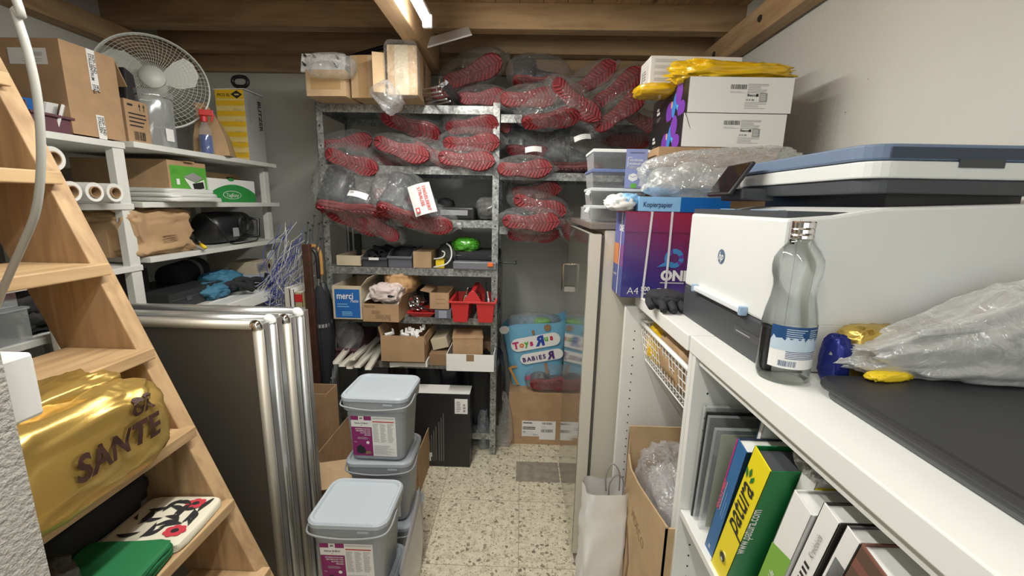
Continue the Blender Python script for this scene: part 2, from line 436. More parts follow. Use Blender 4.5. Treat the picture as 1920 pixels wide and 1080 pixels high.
def carton(name, label, cat, loc, size, rz=0, m=None, flaps=0, tape=False, group=None, wall=.004, flap_a=None, bev=.0015, fl=.5):
    """flaps: 0 closed, >0 open box with this many outer flaps (front, back, left, right)"""
    m = m or CARD
    t = thing(name, label, cat, loc, rz, group)
    w_, d_, h_ = size
    if not flaps:
        MB().box((0, 0, h_ / 2), (w_, d_, h_), m).build('box_body', t, bev=bev)
        if tape: MB().box((0, 0, h_ + .0004), (w_, .05, .0008), TAPE).box((-w_ / 2, 0, h_ - .03), (.0008, .05, .06), TAPE).box((w_ / 2, 0, h_ - .03), (.0008, .05, .06), TAPE).build('tape', t)
    else:
        b = MB()
        b.box((0, 0, wall / 2), (w_, d_, wall), m)
        for sx in (-1, 1): b.box((sx * (w_ - wall) / 2, 0, h_ / 2), (wall, d_, h_), m)
        for sy in (-1, 1): b.box((0, sy * (d_ - wall) / 2, h_ / 2), (w_ - 2 * wall, wall, h_), m)
        b.build('box_body', t)
        an = flap_a or {}
        for k in ('front', 'back', 'left', 'right')[:]:
            if k not in an: continue
            a = an[k]; q = MB(); l = (d_ if k in ('front', 'back') else w_) * fl
            if k in ('front', 'back'):
                sg = -1 if k == 'front' else 1
                q.box((0, sg * l / 2, 0), (w_ * .99, l, .003), m); o = q.build('flap', t, loc=(0, sg * d_ / 2, h_)); o.rotation_euler = (sg * a, 0, 0)
            else:
                sg = -1 if k == 'left' else 1
                q.box((sg * l / 2, 0, 0), (l, d_ * .99, .003), m); o = q.build('flap', t, loc=(sg * w_ / 2, 0, h_)); o.rotation_euler = (0, -sg * a, 0)
    return t
def dup(root, loc=None, rot=None, label=None, group=None):
    r = root.copy(); COL.objects.link(r)
    if loc is not None: r.location = loc
    if rot is not None: r.rotation_euler = rot
    if label: r['label'] = label
    if group: r['group'] = group
    for ch in list(root.children):
        c = ch.copy(); COL.objects.link(c); c.parent = r
        for g in list(ch.children):
            e = g.copy(); COL.objects.link(e); e.parent = c
    return r
# ================================================================ THE ROOM
XL, XR, YB, YN = -2.2, 1.09, 2.88, -1.3
ZC = 2.47
XS = -1.97
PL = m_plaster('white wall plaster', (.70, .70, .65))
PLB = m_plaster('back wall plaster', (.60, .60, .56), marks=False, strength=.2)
struct('floor', MB().bb((XL, YN, -.05), (XR, YB, 0), m_terrazzo()))
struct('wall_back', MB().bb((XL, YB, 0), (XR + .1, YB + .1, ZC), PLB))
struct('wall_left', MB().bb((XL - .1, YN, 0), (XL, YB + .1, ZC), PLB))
struct('wall_right', MB().bb((XR, YN, 0), (XR + .1, YB, ZC), PL))
nb = MB()
for a, b in (((XL, 0), (-.7, ZC)), ((.7, 0), (XR, ZC)), ((-.7, 0), (.7, .85)), ((-.7, 2.2), (.7, ZC))):
    nb.bb((a[0], YN - .1, a[1]), (b[0], YN, b[1]), PL)
struct('wall_near', nb)
# partition with the light switch, its rough plaster corner near the camera
PLR = m_plaster('rough plaster', (.50, .48, .44), 150, 1.0, .006, False)
struct('wall_partition', MB().bb((XL, .33, 0), (-.597, .45, 2.35), PLR))
# ceiling boards, joists and beams
BOARD = wood('ceiling board', 0, (.44, .28, .15), (.27, .165, .08), .8)
BOARD2 = wood('ceiling board along y', 1, (.44, .28, .15), (.27, .165, .08), .8)
cb = MB(); rd = random.Random(4); x = XL
while x < XR:
    cb.bb((x + .0015, YN, ZC), (min(x + .118, XR), YB, ZC + .02), BOARD2); x += .12
cb.bb((XL, YN, ZC + .018), (XR, YB, ZC + .03), mat('dark gap', (.02, .015, .01), .9))
struct('ceiling', cb)
JW = wood('joist wood', 0, (.46, .31, .17), (.30, .19, .095))
JWY = wood('beam wood', 1, (.50, .34, .19), (.32, .20, .10))
ZB = 2.35
for i, y in enumerate((2.72, 2.36, 1.95, 1.55, 1.15, .7, .25, -.2, -.65, -1.1)):
    struct('trim_%d' % (i + 1), MB().bb((XL, y, ZB), (XR, y + .075, ZC), JW), bev=.003)
struct('trim_11', MB().bb((XL, YB - .04, 2.265), (XR, YB, 2.40), JW), bev=.003)       # wall plate
struct('trim_12', MB().bb((-.565, YN, 2.20), (-.485, 2.56, ZB), JWY), bev=.004)        # middle bearer
struct('trim_14', MB().bb((XL, YN, 2.25), (XL + .09, YB - .05, 2.348), JWY), bev=.003)       # left wall plate
# bearer along the right wall, slightly askew, with bolt heads
bm = MB(); bm.prism([(.985, 2.86), (XR, 2.86), (XR + .0, YN), (1.06, YN), (1.04, 1.5)], 2, 2.345 - .13, 2.345, JWY)
wb = MB(); wb.prism([(1.0, 2.84), (1.0, YN), (XR, YN), (XR, 2.84)][::-1], 2, 2.35, 2.352, JWY)
o = MB().box((0, 0, 0), (.07, 4.1, .12), JWY).build('trim_13', None, bev=.004); o['kind'] = 'structure'
o.location = (1.042, .78, 2.289); 
bolts = MB()
for yy in (2.5, 2.05, 1.6):
    bolts.lathe([(.016, 0), (.016, .004), (.009, .005), (.009, .009)], mat('bolt steel', (.1, .1, .1), .5, .8), 6, (-.035, yy - .78, 0), rot3((0, -PI / 2, 0)))
bo = bolts.build('bolt', o)
# ================================================================ LED TUBE
t = thing('tube_lamp', 'lit white tube lamp fixed under the wooden ceiling joists', 'lamp', (-.405, 1.20, 2.19))
MB().box((0, 0, .035), (.026, 1.40, .02), WHITEP).box((0, .5, .105), (.02, .02, .12), WHITEP).box((0, -.5, .105), (.02, .02, .12), WHITEP).build('lamp_housing', t, bev=.004)
tb = MB(); tb.lathe([(.013, -.68), (.013, .68)], mat('lit tube', (1, .98, .9), .4, emit=62), 16, (0, 0, 0), rot3((PI / 2, 0, 0))); tb.build('tube', t, smooth=True)
MB().box((0, -.69, .01), (.04, .02, .05), WHITEP).build('end_cap', t, bev=.004); MB().box((0, .69, .01), (.04, .02, .05), WHITEP).build('end_cap', t, bev=.004)
# ================================================================ WOODEN STAIRCASE
SW = wood('stair wood', 1, (.54, .37, .20), (.32, .19, .09), 1.1)
SX = wood('stringer wood', 2, (.50, .335, .18), (.27, .155, .075), 1.1)
t = thing('staircase', 'steep open pine staircase with plank treads in front of the left shelves', 'stairs', (0, 0, 0))
RISE, RUN = .2165, .0805
def sx_(z): return -1.041 + (1.292 - z) * .3715        # front edge of the stringer at height z
for (ya, yb) in ((1.0, 1.047), (.455, .50)):
    q = MB(); zt = 2.2
    q.prism([(sx_(0) - .20, 0), (sx_(0), 0), (sx_(zt), zt), (sx_(zt) - .20, zt)], 1, ya, yb, SX)
    q.build('stringer', t, bev=.003)
for k in range(1, 10):
    z = RISE * k + .018; x = -.86 - (z - .89) * (RUN / RISE) + .003
    MB().prism([(x - .215, .50), (x, .50), (x, 1.016), (x - .022, 1.016), (x - .03, .9995), (x - .215, .9995)], 2, z - .03, z, SW).build('tread', t, bev=.003)
# ================================================================ PARTITION SWITCH, GREY CABLE
t = thing('light_switch', 'white surface-mounted switch box on the far face of the rough plaster corner', 'switch', (-.645, .45, 1.245))
MB().box((0, .02, 0), (.075, .04, .085), WHITEP).build('switch_box', t, bev=.005)
MB().box((0, .043, 0), (.055, .008, .062), WHITEP).build('rocker', t, bev=.002)
pts = [P(*q, Y=.75) for q in ((20, -30), (28, 20), (50, 90), (68, 170), (76, 250), (76, 330), (66, 400), (42, 460), (15, 520), (-10, 580))]
def smooth_pts(pts, k=6):
    pts = [Vector(p) for p in pts]; out = []
    for i in range(len(pts) - 1):
        p0, p1, p2, p3 = pts[max(i - 1, 0)], pts[i], pts[i + 1], pts[min(i + 2, len(pts) - 1)]
        for j in range(k):
            u = j / k
            out.append(.5 * ((2 * p1) + (p2 - p0) * u + (2 * p0 - 5 * p1 + 4 * p2 - p3) * u * u + (3 * p1 - p0 - 3 * p2 + p3) * u ** 3))
    return out + [pts[-1]]
tag(MB().tube(smooth_pts([(-.97, .76, 2.33)] + pts), .0062, mat('grey cable sheath', (.42, .42, .39), .5), 10).build('hanging_cable', smooth=True), 'thick grey cable hanging from the ceiling in a bow in front of the staircase', 'cable')

# ================================================================ GALVANISED SHELVING
def steel_rack(name, label, x0, x1, ztop, shelf_z, y0=2.30, y1=2.70, lips=.04, left=True):
    t = thing(name, label, 'shelving', ((x0 + x1) / 2, (y0 + y1) / 2, 0), group=None)
    O = Vector(t.location)
    def L(q): return (q[0] - O.x, q[1] - O.y, q[2])
    for xa, sg in (((x0, 1), (x1, -1)) if left else ((x1, -1),)):
        for ya, sy in ((y0, 1), (y1, -1)):
            q = MB()
            q.bb(L((xa, ya, 0)), L((xa + sg * .036, ya + sy * .002, ztop)), GALV)
            q.bb(L((xa, ya, 0)), L((xa + sg * .002, ya + sy * .036, ztop)), GALV)
            nh = int(ztop / .1)
            for k in range(nh):
                zz = .06 + k * .1
                q.box(L((xa + sg * .018, ya - sy * .0006, zz)), (.007, .001, .009), BLACK)
            q.build('post', t)
    for z in shelf_z:
        q = MB()
        a, b = x0 + .004, x1 - .004
        q.bb(L((a, y0 + .003, z - .002)), L((b, y1 - .003, z)), GALV)
        q.bb(L((a, y0 + .002, z - lips)), L((b, y0 + .004, z)), GALV)
        q.bb(L((a, y0 + .004, z - lips)), L((b, y0 + .020, z - lips + .002)), GALV)
        q.bb(L((a, y1 - .004, z - lips)), L((b, y1 - .002, z)), GALV)
        for xx in (a, b - .002): q.bb(L((xx, y0 + .003, z - lips)), L((xx + .002, y1 - .003, z)), GALV)
        q.build('shelf_board', t)
    return t
SZ = [1.968, 1.665, 1.39, 1.122, .845, .577, .14]
rackL = steel_rack('steel_shelving_unit', 'left galvanised steel shelving unit with seven boards against the back wall', -1.083, -.126, 1.985, SZ)
for px, z, tl in ((883, 1.968, 0), (868, 1.665, 0), (860, 1.39, 0)):
    x = P(px, 300, Y=2.3).x; MB().box((x + .6045, -.1992, z - .02), (.022, .0016, .013), WHITEP).build('price_tag', rackL)
x = P(745, 200, Y=2.3).x; MB().box((x + .6045, -.1992, 1.948), (.05, .0016, .032), CARD).build('price_tag', rackL, label='brown cardboard tag')
RZ = [1.93, 1.645, 1.36]
rackR = steel_rack('steel_shelving_unit', 'right galvanised steel shelving unit, full of bagged boots, with bare wall under its lowest board', -.126, .84, 2.0, RZ, left=False)
tag(MB().tube([(-.10, 2.27, 1.17), (-.03, 2.27, 1.168)], .005, DARKSTEEL).tube([(-.03, 2.27, 1.16), (-.03, 2.27, 1.18)], .005, DARKSTEEL).tube([(-.118, 2.297, 1.17), (-.10, 2.27, 1.17)], .005, DARKSTEEL).build('metal_peg'), 'small dark steel peg sticking out of the middle post', 'peg')
# corner post joins both racks: same look in the photograph
# ================================================================ WHITE WOODEN SHELVING ON THE LEFT
XF = -1.45
WC = mat('white painted board', (.68, .69, .65), .5, nscale=7, namp=.08)
def wall_rack(name, label, ya, yb, shelves, posts, xf=XF):
    t = thing(name, label, 'shelving', ((XF + XS) / 2, (ya + yb) / 2, 0)); O = Vector(t.location)
    for z in shelves:
        q = MB().bb((XS - O.x, ya - O.y, z - .022), (xf - O.x, yb - O.y, z), WC)
        q.build('shelf_board', t, bev=.002)
    for (y, x) in posts:
        MB().bb((x - .03 - O.x, y - .022 - O.y, 0), (x - O.x, y + .022 - O.y, 1.655), WC).build('post', t, bev=.002)
    return t
LZ = [1.680, 1.459, 1.246, 1.0, .62, .2]
wall_rack('wooden_shelving_unit', 'white wooden shelving along the left wall, far section with the yellow box on top', 1.615, 2.545, LZ, [(2.52, -1.50), (2.52, XS + .04), (1.64, XS + .04)])
wall_rack('wooden_shelving_unit', 'white wooden shelving along the left wall, near section half hidden by the stairs', .9, 1.60, [1.672, 1.452, 1.22, .98 + .065, .62, .2], [(1.575, -1.475), (1.575, XS + .04), (.93, XS + .04)], -1.47)

# ================================================================ COUNTER CABINET (white)
CX0, CX1, CT = .41, 1.08, 1.18
t = thing('counter_top', 'long white laminate worktop along the right wall carrying the printer', 'worktop', (.745, .5, 1.14))
O = Vector(t.location)
MB().bb((CX0 - O.x, -.7 - O.y, 0), (CX1 - O.x, .985 - O.y, .04), WHITE2).build('worktop_board', t, bev=.0025)
MB().bb((CX0 - .004 - O.x, .9885 - O.y, 0), (CX1 - O.x, 1.475 - O.y, .04), WHITE2).build('worktop_board', t, bev=.0025)
def hole_panel(t, x0, x1, y0, y1, z0, z1, holes_side, O):
    q = MB().bb((x0 - O.x, y0 - O.y, z0), (x1 - O.x, y1 - O.y, z1), WHITE2); o = q.build('side_panel', t, bev=.0015)
    h = MB(); z = z0 + .12
    while z < z1 - .06:
        for xx in (x0 + .037, x1 - .06):
            ys = y0 - .0006 if holes_side < 0 else y1 + .0006
            h.lathe([(.0025, -.0004), (.0025, .0004)], BLACK, 8, (xx - O.x, ys - O.y, z), rot3((PI / 2, 0, 0)))
        z += .032
    h.build('shelf_pin_hole', o)['kind'] = 'stuff'
t = thing('storage_cabinet', 'white open cabinet under the worktop, far bay with the wire basket and big carton', 'cabinet', (.745, 1.22, 0)); O = Vector(t.location)
hole_panel(t, CX0 - .045 + .005, CX1 - .02, 1.452, 1.472, 0, 1.139, -1, O)
hole_panel(t, CX0 + .003, CX1 - .02, .972, .990, 0, 1.139, 1, O)
MB().bb((CX1 - .02 - O.x, .972 - O.y, 0), (CX1 - .01 - O.x, 1.472 - O.y, 1.139), WHITE2).build('back_panel', t)
MB().bb((CX0 + .04 - O.x, .991 - O.y, .03), (CX1 - .021 - O.x, 1.451 - O.y, .048), WHITE2).build('shelf_board', t)
t = thing('storage_cabinet', 'white open cabinet under the worktop, near bay with books and ring binders', 'cabinet', (.745, .55, 0)); O = Vector(t.location)
hole_panel(t, CX0 + .003, CX1 - .02, .951, .969, 0, 1.139, -1, O)
hole_panel(t, CX0 + .003, CX1 - .02, .05, .07, 0, 1.139, 1, O)
MB().bb((CX1 - .02 - O.x, .07 - O.y, 0), (CX1 - .01 - O.x, .951 - O.y, 1.139), WHITE2).build('back_panel', t)
SHZ = .735
for z in (SHZ, .40, .05): MB().bb((CX0 + .006 - O.x, .071 - O.y, z - .018), (CX1 - .021 - O.x, .950 - O.y, z), WHITE2).build('shelf_board', t, bev=.0015)
MB().bb((CX0 + .012 - O.x, .071 - O.y, 1.120), (CX0 + .028 - O.x, .950 - O.y, 1.1385), WHITE2).build('rail', t)

# ================================================================ FRIDGE
FB = mat('beige fridge enamel', (.62, .59, .50), .35, coat=.3)
def m_door():
    mt, nt, b = nm('glossy silver door')
    b.inputs['Base Color'].default_value = (.50, .49, .44, 1); b.inputs['Metallic'].default_value = .85; b.inputs['Roughness'].default_value = .10
    v = coords(nt, (1, 1, .02)); n = N(nt, 'ShaderNodeTexNoise', Scale=160.0); lk(nt, v, n.inputs['Vector']); bump(nt, b, n.outputs['Fac'], .04, .0005)
    return mt
t = thing('refrigerator', 'tall narrow beige refrigerator with glossy door beyond the white worktop', 'refrigerator', (.6, 1.86, 0)); O = Vector(t.location)
def fl(q): return (q[0] - O.x, q[1] - O.y, q[2])
MB().bb(fl((.300, 1.55, .03)), fl((.90, 2.17, 1.395)), FB).build('fridge_body', t, bev=.006)
MB().bb(fl((.240, 1.535, .05)), fl((.243, 2.155, 1.38)), m_door()).bb(fl((.243, 1.535, .05)), fl((.286, 2.155, 1.38)), FB).build('door', t)
MB().bb(fl((.287, 1.55, .055)), fl((.299, 2.15, 1.375)), mat('door gasket', (.12, .11, .10), .6)).build('door_gasket', t)
TOPM = mat('brown fridge top', (.20, .17, .15), .35)
MB().bb(fl((.245, 1.545, 1.397)), fl((.90, 2.18, 1.42)), TOPM).build('top_panel', t, bev=.003)
q = MB(); q.tube([fl((.238, 2.05, 1.07)), fl((.205, 2.05, 1.07)), fl((.205, 2.05, 1.20)), fl((.238, 2.05, 1.20))], .006, CHROME)
q.bb(fl((.214, 2.04, 1.065)), fl((.24, 2.07, 1.09)), CHROME); q.build('handle', t)
MB().bb(fl((.30, 1.56, 0)), fl((.9, 2.1, .03)), BLACK).build('foot', t)
# ================================================================ RUBBER BOOTS IN CLEAR BAGS
def half(u):      # half width of the sole at u in 0 (heel) .. 1 (toe)
    tb = [(0, 0), (.015, .016), (.05, .028), (.12, .036), (.22, .037), (.36, .033), (.48, .036), (.62, .046), (.76, .052), (.88, .044), (.95, .031), (.985, .017), (1, 0)]
    for (a, p), (b, q) in zip(tb, tb[1:]):
        if u <= b: return p + (q - p) * (u - a) / (b - a)
    return 0
def swing(u): return .008 * math.sin(u * PI * 1.1)
BL = .29
def outline(g=0, n=26, L=BL):
    us = [.5 - .5 * math.cos(PI * i / n) for i in range(n + 1)]
    up = [((u - .5) * (L + 2 * g), half(u) + g + swing(u)) for u in us]
    dn = [((u - .5) * (L + 2 * g), -half(u) - g + swing(u)) for u in us[1:-1]]
    return dn + up[::-1]
def make_sole():
    q = MB()
    rings = []
    for g, z in ((-.004, 0), (0, .003), (.001, .012), (-.002, .016), (.001, .020), (0, .030), (-.004, .032)):
        rings.append([(x, y, z) for x, y in outline(g)])
    q.loft(rings, REDSHADE)
    q.loft([[(x, y, z) for x, y in outline(g)] for g, z in ((-.0055, -.003), (.0018, -.003), (.0022, .010), (.0005, .012))][0:0] or rings[2:], REDRUB)
    # chevron lugs on the underside
    for k in range(15):
        u0 = .05 + k * .062
        if .40 < u0 < .47: continue
        for s in (-1, 1):
            pts = []
            hw = half(min(u0 + .02, .98)) - .005
            x0 = (u0 - .5) * BL; th = .0085; sl = .020
            y0, y1 = swing(u0) + s * .003, swing(u0) + s * hw
            a = [(x0 + sl, y0), (x0 + sl + th, y0), (x0 + th, y1), (x0, y1)]
            if s < 0: a = a[::-1]
            if u0 > .95: continue
            q.prism(a[::-1], 2, -.006, .002, REDRUB)
    q.prism([((.42 - .5) * BL, -.026), ((.42 - .5) * BL, .030), ((.47 - .5) * BL, .032), ((.47 - .5) * BL, -.026)], 2, -.002, .002, REDSHADE)
    return q
def make_upper(shaft=.24, tilt=0):
    q = MB(); rings = []
    for u, h in ((.995, .035), (.97, .052), (.9, .062), (.8, .07), (.7, .078), (.6, .088), (.5, .10), (.42, .115)):
        hw = half(u) * .96 + .002
        rings.append([((u - .5) * BL, swing(u) + hw * math.cos(a), .028 + (h - .028) * (math.sin(a) ** .8 if math.sin(a) > 0 else 0)) for a in [PI * i / 11 for i in range(12)]] + [((u - .5) * BL, swing(u), .026)])
    q.loft(rings, BOOTG)
    rings = []
    for k, (z, rx, ry, cx) in enumerate(((.028, .062, .036, .20), (.07, .062, .040, .20), (.11, .060, .042, .21), (.16, .060, .045, .22), (.21, .064, .048, .22), (.26, .068, .050, .21), (.28, .069, .051, .21))):
        z2 = .028 + (z - .028) * shaft / .25
        rings.append([((cx - .5) * BL + rx * math.cos(a) + tilt * (z2 - .03), swing(.2) + ry * math.sin(a) * (1 - .25 * (z > .2)), z2) for a in [2 * PI * i / 20 for i in range(20)]])
    q.loft(rings, BOOTG)
    return q
def make_bag(seed, L=.35, W=.135, H=.30, flare=.03, off=(0, 0)):
    # crumpled tube of film: sections along x, tail gathered at the +x or -x end
    q = MB(); rings = []; n = 40; m_ = 26
    for j in range(m_ + 1):
        s = j / m_; x = -L / 2 + L * s - .0
        env = max(.02, min(1, (math.sin(PI * min(1, s * 1.02)) + .0) ** .42)) if s < .9 else max(.3, math.sin(PI * min(1, s * 1.02)) ** .42)
        if s > .88: env = max(.16, env * (1 - (s - .88) * 6)) + flare * 30 * max(0, s - .95)
        ring = []
        for i in range(n):
            a = 2 * PI * i / n; ca, sa = math.cos(a), math.sin(a)
            p = Vector((s * 3.2, ca * 1.3 + seed * 4.7, sa * 1.3 - seed))
            t = noise.turbulence(p * 1.7, 3, True); t2 = noise.noise(p * 6)
            k = 1.05 + .20 * (.6 - t) + .035 * t2
            y = W / 2 * env * k * math.copysign(abs(ca) ** .75, ca)
            hz = H * (.55 + .45 * min(1, 2.2 * (1 - s))) if H > .2 else H
            z = hz / 2 + (hz / 2 + .008) * (env ** .6) * k * math.copysign(abs(sa) ** .6, sa)
            ring.append((x + .012 * t2, y, max(z, -.014 + .006 * t2)))
        rings.append(ring)
    return q.loft(rings, FILM, True, None, (off[0], off[1], 0))
PROT = []
def proto_boot(i, shaft, H, tilt):
    t = thing('bagged_rubber_boot', 'x', 'boots', (0, 0, 0))
    if not PROT: proto_boot.sole = make_sole().build('sole', t, smooth=False, label='red rubber sole with chevron tread')
    else:
        c = proto_boot.sole.copy(); COL.objects.link(c); c.parent = t
    make_upper(shaft, tilt).build('boot_upper', t, smooth=True)
    make_bag(i * 1.37, .36 + .02 * (i % 2), .14 + .01 * (i % 3), H, .03 + .01 * i).build('plastic_bag', t, smooth=True, label='clear crumpled plastic bag')
    PROT.append(t)
    return t
proto_boot(0, .24, .27, 0); proto_boot(1, .22, .25, .2); proto_boot(2, .12, .15, 0); proto_boot(3, .20, .23, -.15)
used = [False] * 4
def boot(px, py, ang, label, group, k=0, Y=2.27, yaw=0, pitch=0, s=1.0, roll=0, Z=None, flip=False):
    """sole centre seen at px, py on the plane Y; ang = slope of the toe on the picture side; yaw/pitch turn the sole from the aisle"""
    loc = P(px, py, Y=Y) if Z is None else P(px, py, Z=Z)
    R = Matrix.Rotation(math.radians(-ang), 3, 'Y') @ Matrix.Rotation(math.radians(roll), 3, 'X') @ Matrix.Rotation(-PI / 2, 3, 'X')
    R = Matrix.Rotation(math.radians(yaw), 3, 'Z') @ Matrix.Rotation(math.radians(pitch), 3, 'X') @ R
    src = PROT[k]
    if used[k]: o = dup(src)
    else: o = src; used[k] = True
    o.location = loc; o.rotation_euler = R.to_euler(); o.scale = (s, s, s)
    o['label'] = label; o['group'] = group
    return o
G1 = 'bagged boots on the top boards'; G2 = 'bagged boots on the second boards'; G3 = 'bagged boots on the third boards'
# top boards
boot(885, 135, 20, 'wrinkled bag of dark red boots highest on the left rack, right of the wooden beam', G1, 2, 2.42, 0, 20, 1.15)
boot(903, 181, 4, 'bagged red sole lying beside the steel rods on the top board', G1, 0, 2.33, 0, 8, .85)
boot(850, 165, 15, 'dusky bagged boot behind the steel rods under the beam', G1, 3, 2.50, 0, 0, .9)
boot(992, 182, 4, 'bagged boot showing its broad red sole just right of the middle post on top', G1, 0, 2.25)
boot(1012, 160, -6, 'dark bagged boot lying flat on top of the broad red sole', G1, 2, 2.42, 0, 62, 1.0)
boot(1081, 187, -38, 'bagged boot with sole slanting down to the right in the middle of the top pile', G1, 1, 2.20)
boot(1107, 150, 33, 'highest bagged boot of the right top pile, sole rising to the right', G1, 0, 2.33, 0, 5)
boot(1157, 164, 36, 'bagged boot sole rising right behind the white carton corner', G1, 3, 2.28)
boot(1163, 207, 38, 'lower parallel bagged boot sole rising right beside the black printed box', G1, 0, 2.22)
boot(1032, 226, 10, 'bagged boot lying on its side and hanging over the board edge below the broad sole', G1, 1, 2.22, 0, 48)
boot(1212, 228, -22, 'bagged red sole squeezed behind the black printed box', G1, 3, 2.30, 0, 0, .9)
boot(935, 215, -60, 'small bagged red toe hanging beside the middle post top', G1, 2, 2.38, 0, 0, .7)
# second boards, left rack
boot(648, 268, 10, 'bagged red boot upright against the left post on the second board', G2, 0, 2.36, 10, 5, .95)
boot(658, 303, -18, 'bagged boot with twisted red sole low beside the left post', G2, 0, 2.24, 0, 10, .95)
boot(770, 238, -22, 'black bagged boot on top of the second board pile with peaked clear bag', G2, 1, 2.36, 0, 40, 1.1)
boot(752, 279, -16, 'large bagged red sole in the centre of the second board', G2, 0, 2.24, 0, 0, 1.0)
boot(815, 290, -25, 'bagged red sole half hidden right of the large central sole', G2, 2, 2.30, 0, 0, .85)
boot(740, 306, -4, 'bagged boot lying under the large central sole', G2, 3, 2.34, 0, 30, .95)
boot(884, 236, 6, 'top bagged boot of the three stacked at the right of the second board', G2, 0, 2.30, 0, 28, .95)
boot(883, 268, 2, 'middle bagged boot of the three stacked at the right of the second board', G2, 1, 2.27, 0, 12, 1.0)
boot(874, 298, -4, 'bottom bagged boot of the three stacked at the right of the second board', G2, 3, 2.25, 0, 0, 1.0)
# second boards, right rack
boot(983, 315, 2, 'bagged boot with low red sole poking past the middle post on the second board', G2, 0, 2.22, 0, 0, .95)
boot(990, 285, -5, 'dark bagged boot under a white tag behind the low red sole', G2, 2, 2.40, 0, 40, .8)
boot(1075, 318, 2, 'bagged dark boots standing flat with a thin red sole edge beside the drawer boxes', G2, 0, 2.40, 0, 82, 1.12)
boot(1172, 262, -4, 'bagged red boot in the gloom behind the white drawer boxes', G2, 3, 2.42, 0, 20, .95)
# third boards, left rack
boot(660, 400, -14, 'big bag of dark boots with white sticker hanging over the third board', G3, 0, 2.24, -6, 62, 1.28)
boot(668, 415, -20, 'bagged boot underneath the big dark boot bag by the left post', G3, 1, 2.26, 0, 20, 1.1)
boot(750, 372, -10, 'bagged red boot under the white and red shop tag', G3, 0, 2.30, 0, 10, .98)
boot(758, 408, -32, 'bagged boot on its side, sole edge slanting down below the tagged one', G3, 1, 2.19, 0, 52, 1.0)
boot(800, 420, -8, 'lowest bagged boot dangling over the third board front', G3, 3, 2.22, 0, 15, .92)
boot(715, 425, -40, 'bagged red toe wedged between the two dark boot bags', G3, 2, 2.26, 0, 0, .75)
# third boards, right rack
boot(1005, 358, 6, 'bagged boot on top of the small stack under the right rack second board', G3, 0, 2.34, 0, 15, .9)
boot(1012, 385, -14, 'bagged boot slanting in the middle of the small right stack', G3, 1, 2.28, 0, 0, .98)
boot(995, 415, 0, 'bagged boot with broad red sole at the front of the small right stack', G3, 0, 2.20, 0, 0, 1.0)
boot(1000, 440, 2, 'lowest bagged boot hanging under the small right stack', G3, 3, 2.28, 0, 25, .95)
boot(1062, 425, -50, 'bagged red boot toe hanging beside the fridge top corner', G3, 2, 2.30, 0, 0, .75)
boot(1034, 721, 4, 'single bagged red boot on the floor carton in front of the toy shop bag', 'bagged boot on the floor carton', 2, 2.43, 0, 12, .9)
# stickers lying on three of the bags
t = thing('hang_tag', 'white cardboard shop tag with red lettering on a bagged boot', 'tag', P(792, 374, Y=2.13), rot=(math.radians(-8), math.radians(-16), math.radians(8)))
q = MB(); V = Vector
q.sheet(lambda u, v: (-.055 + .11 * u, -.02 * math.sin(PI * u), -.075 + .15 * v), 8, 2, WHITEP); q.build('tag_card', t, smooth=True)
fr = (V((-.055, -.003, -.075)), V((1, 0, 0)), V((0, 0, 1)))
q = MB(); q.text(fr, .070, .135, .024, 'ENGELBERT', RED, .022, .02, rot=-PI / 2); q.text(fr, .046, .135, .024, 'STRAUSS', RED, .022, .02, rot=-PI / 2)
q.rect(fr, .012, .012, .020, .026, RED, .019); q.rect(fr, .017, .018, .010, .014, WHITEP, .0195); q.build('printed_letters', t)
def paper_bit(name, label, px, py, Y, w_, h_, rot, curl=.01, cat='tag', bars=True):
    t = thing(name, label, cat, P(px, py, Y=Y), rot=tuple(math.radians(a) for a in rot))
    q = MB().sheet(lambda u, v: (-w_ / 2 + w_ * u, -curl * math.sin(PI * u), -h_ / 2 + h_ * v), 8, 2, WHITEP); q.build('paper', t, smooth=True)
    if bars:
        fr = (V((-w_ / 2, -curl - .001, -h_ / 2)), V((1, 0, 0)), V((0, 0, 1)))
        MB().bars(fr, w_ * .12, h_ * .5, w_ * .2, h_ * .3, INK, n=10).build('printed_bars', t)
paper_bit('bag_sticker', 'small white sticker on the big dark boot bag', 671, 366, 2.10, .10, .032, (-35, 12, -5))
paper_bit('paper_tag', 'white paper tag on the dark boot behind the low red sole', 1000, 281, 2.28, .085, .03, (-20, -4, 0), .012, bars=False)
paper_bit('paper_tag', 'folded white paper tag on the dark boots beside the drawer boxes', 1092, 259, 2.28, .085, .028, (-20, -12, 0), .016, bars=False)
# ================================================================ THINGS ON THE LEFT STEEL RACK
def sbox(name, label, cat, x0, x1, y0, y1, Y, depth, z=None, **k):
    cx, w_, z0, h_ = fb(x0, x1, y0, y1, Y)
    if z is not None: h_ += z0 - z; z0 = z
    t = carton(name, label, cat, (cx, Y + depth / 2, z0), (w_, depth, h_), **k)
    return t, w_, depth, h_
T1, T2, T3, T4, T5, T6 = 1.969, 1.666, 1.391, 1.123, .846, .578
GT = 'taped cartons on the top board'
t, w_, d_, h_ = sbox('shipping_carton', 'taped carton under the white drilled plate at the left end of the top board', 'box', 577, 652, 130, 176, 2.15, .34, T1, tape=True, group=GT, m=CARD_L, rz=-.05)
q = MB(); f = faces(w_, d_, h_)['front']; q.rect(f, w_ * .12, h_ * .25, w_ * .76, h_ * .45, TAPE); q.build('packing_tape', t)
ctop = T1 + h_
t, w_, d_, h_ = sbox('shipping_carton', 'narrow taped carton between its two neighbours on the top board', 'box', 664, 712, 103, 182, 2.17, .30, T1, group=GT, m=CARD_L, rz=-.10)
q = MB(); f = faces(w_, d_, h_)['front']; q.rect(f, w_ * .3, 0, w_ * .4, h_, TAPE); q.build('packing_tape', t)
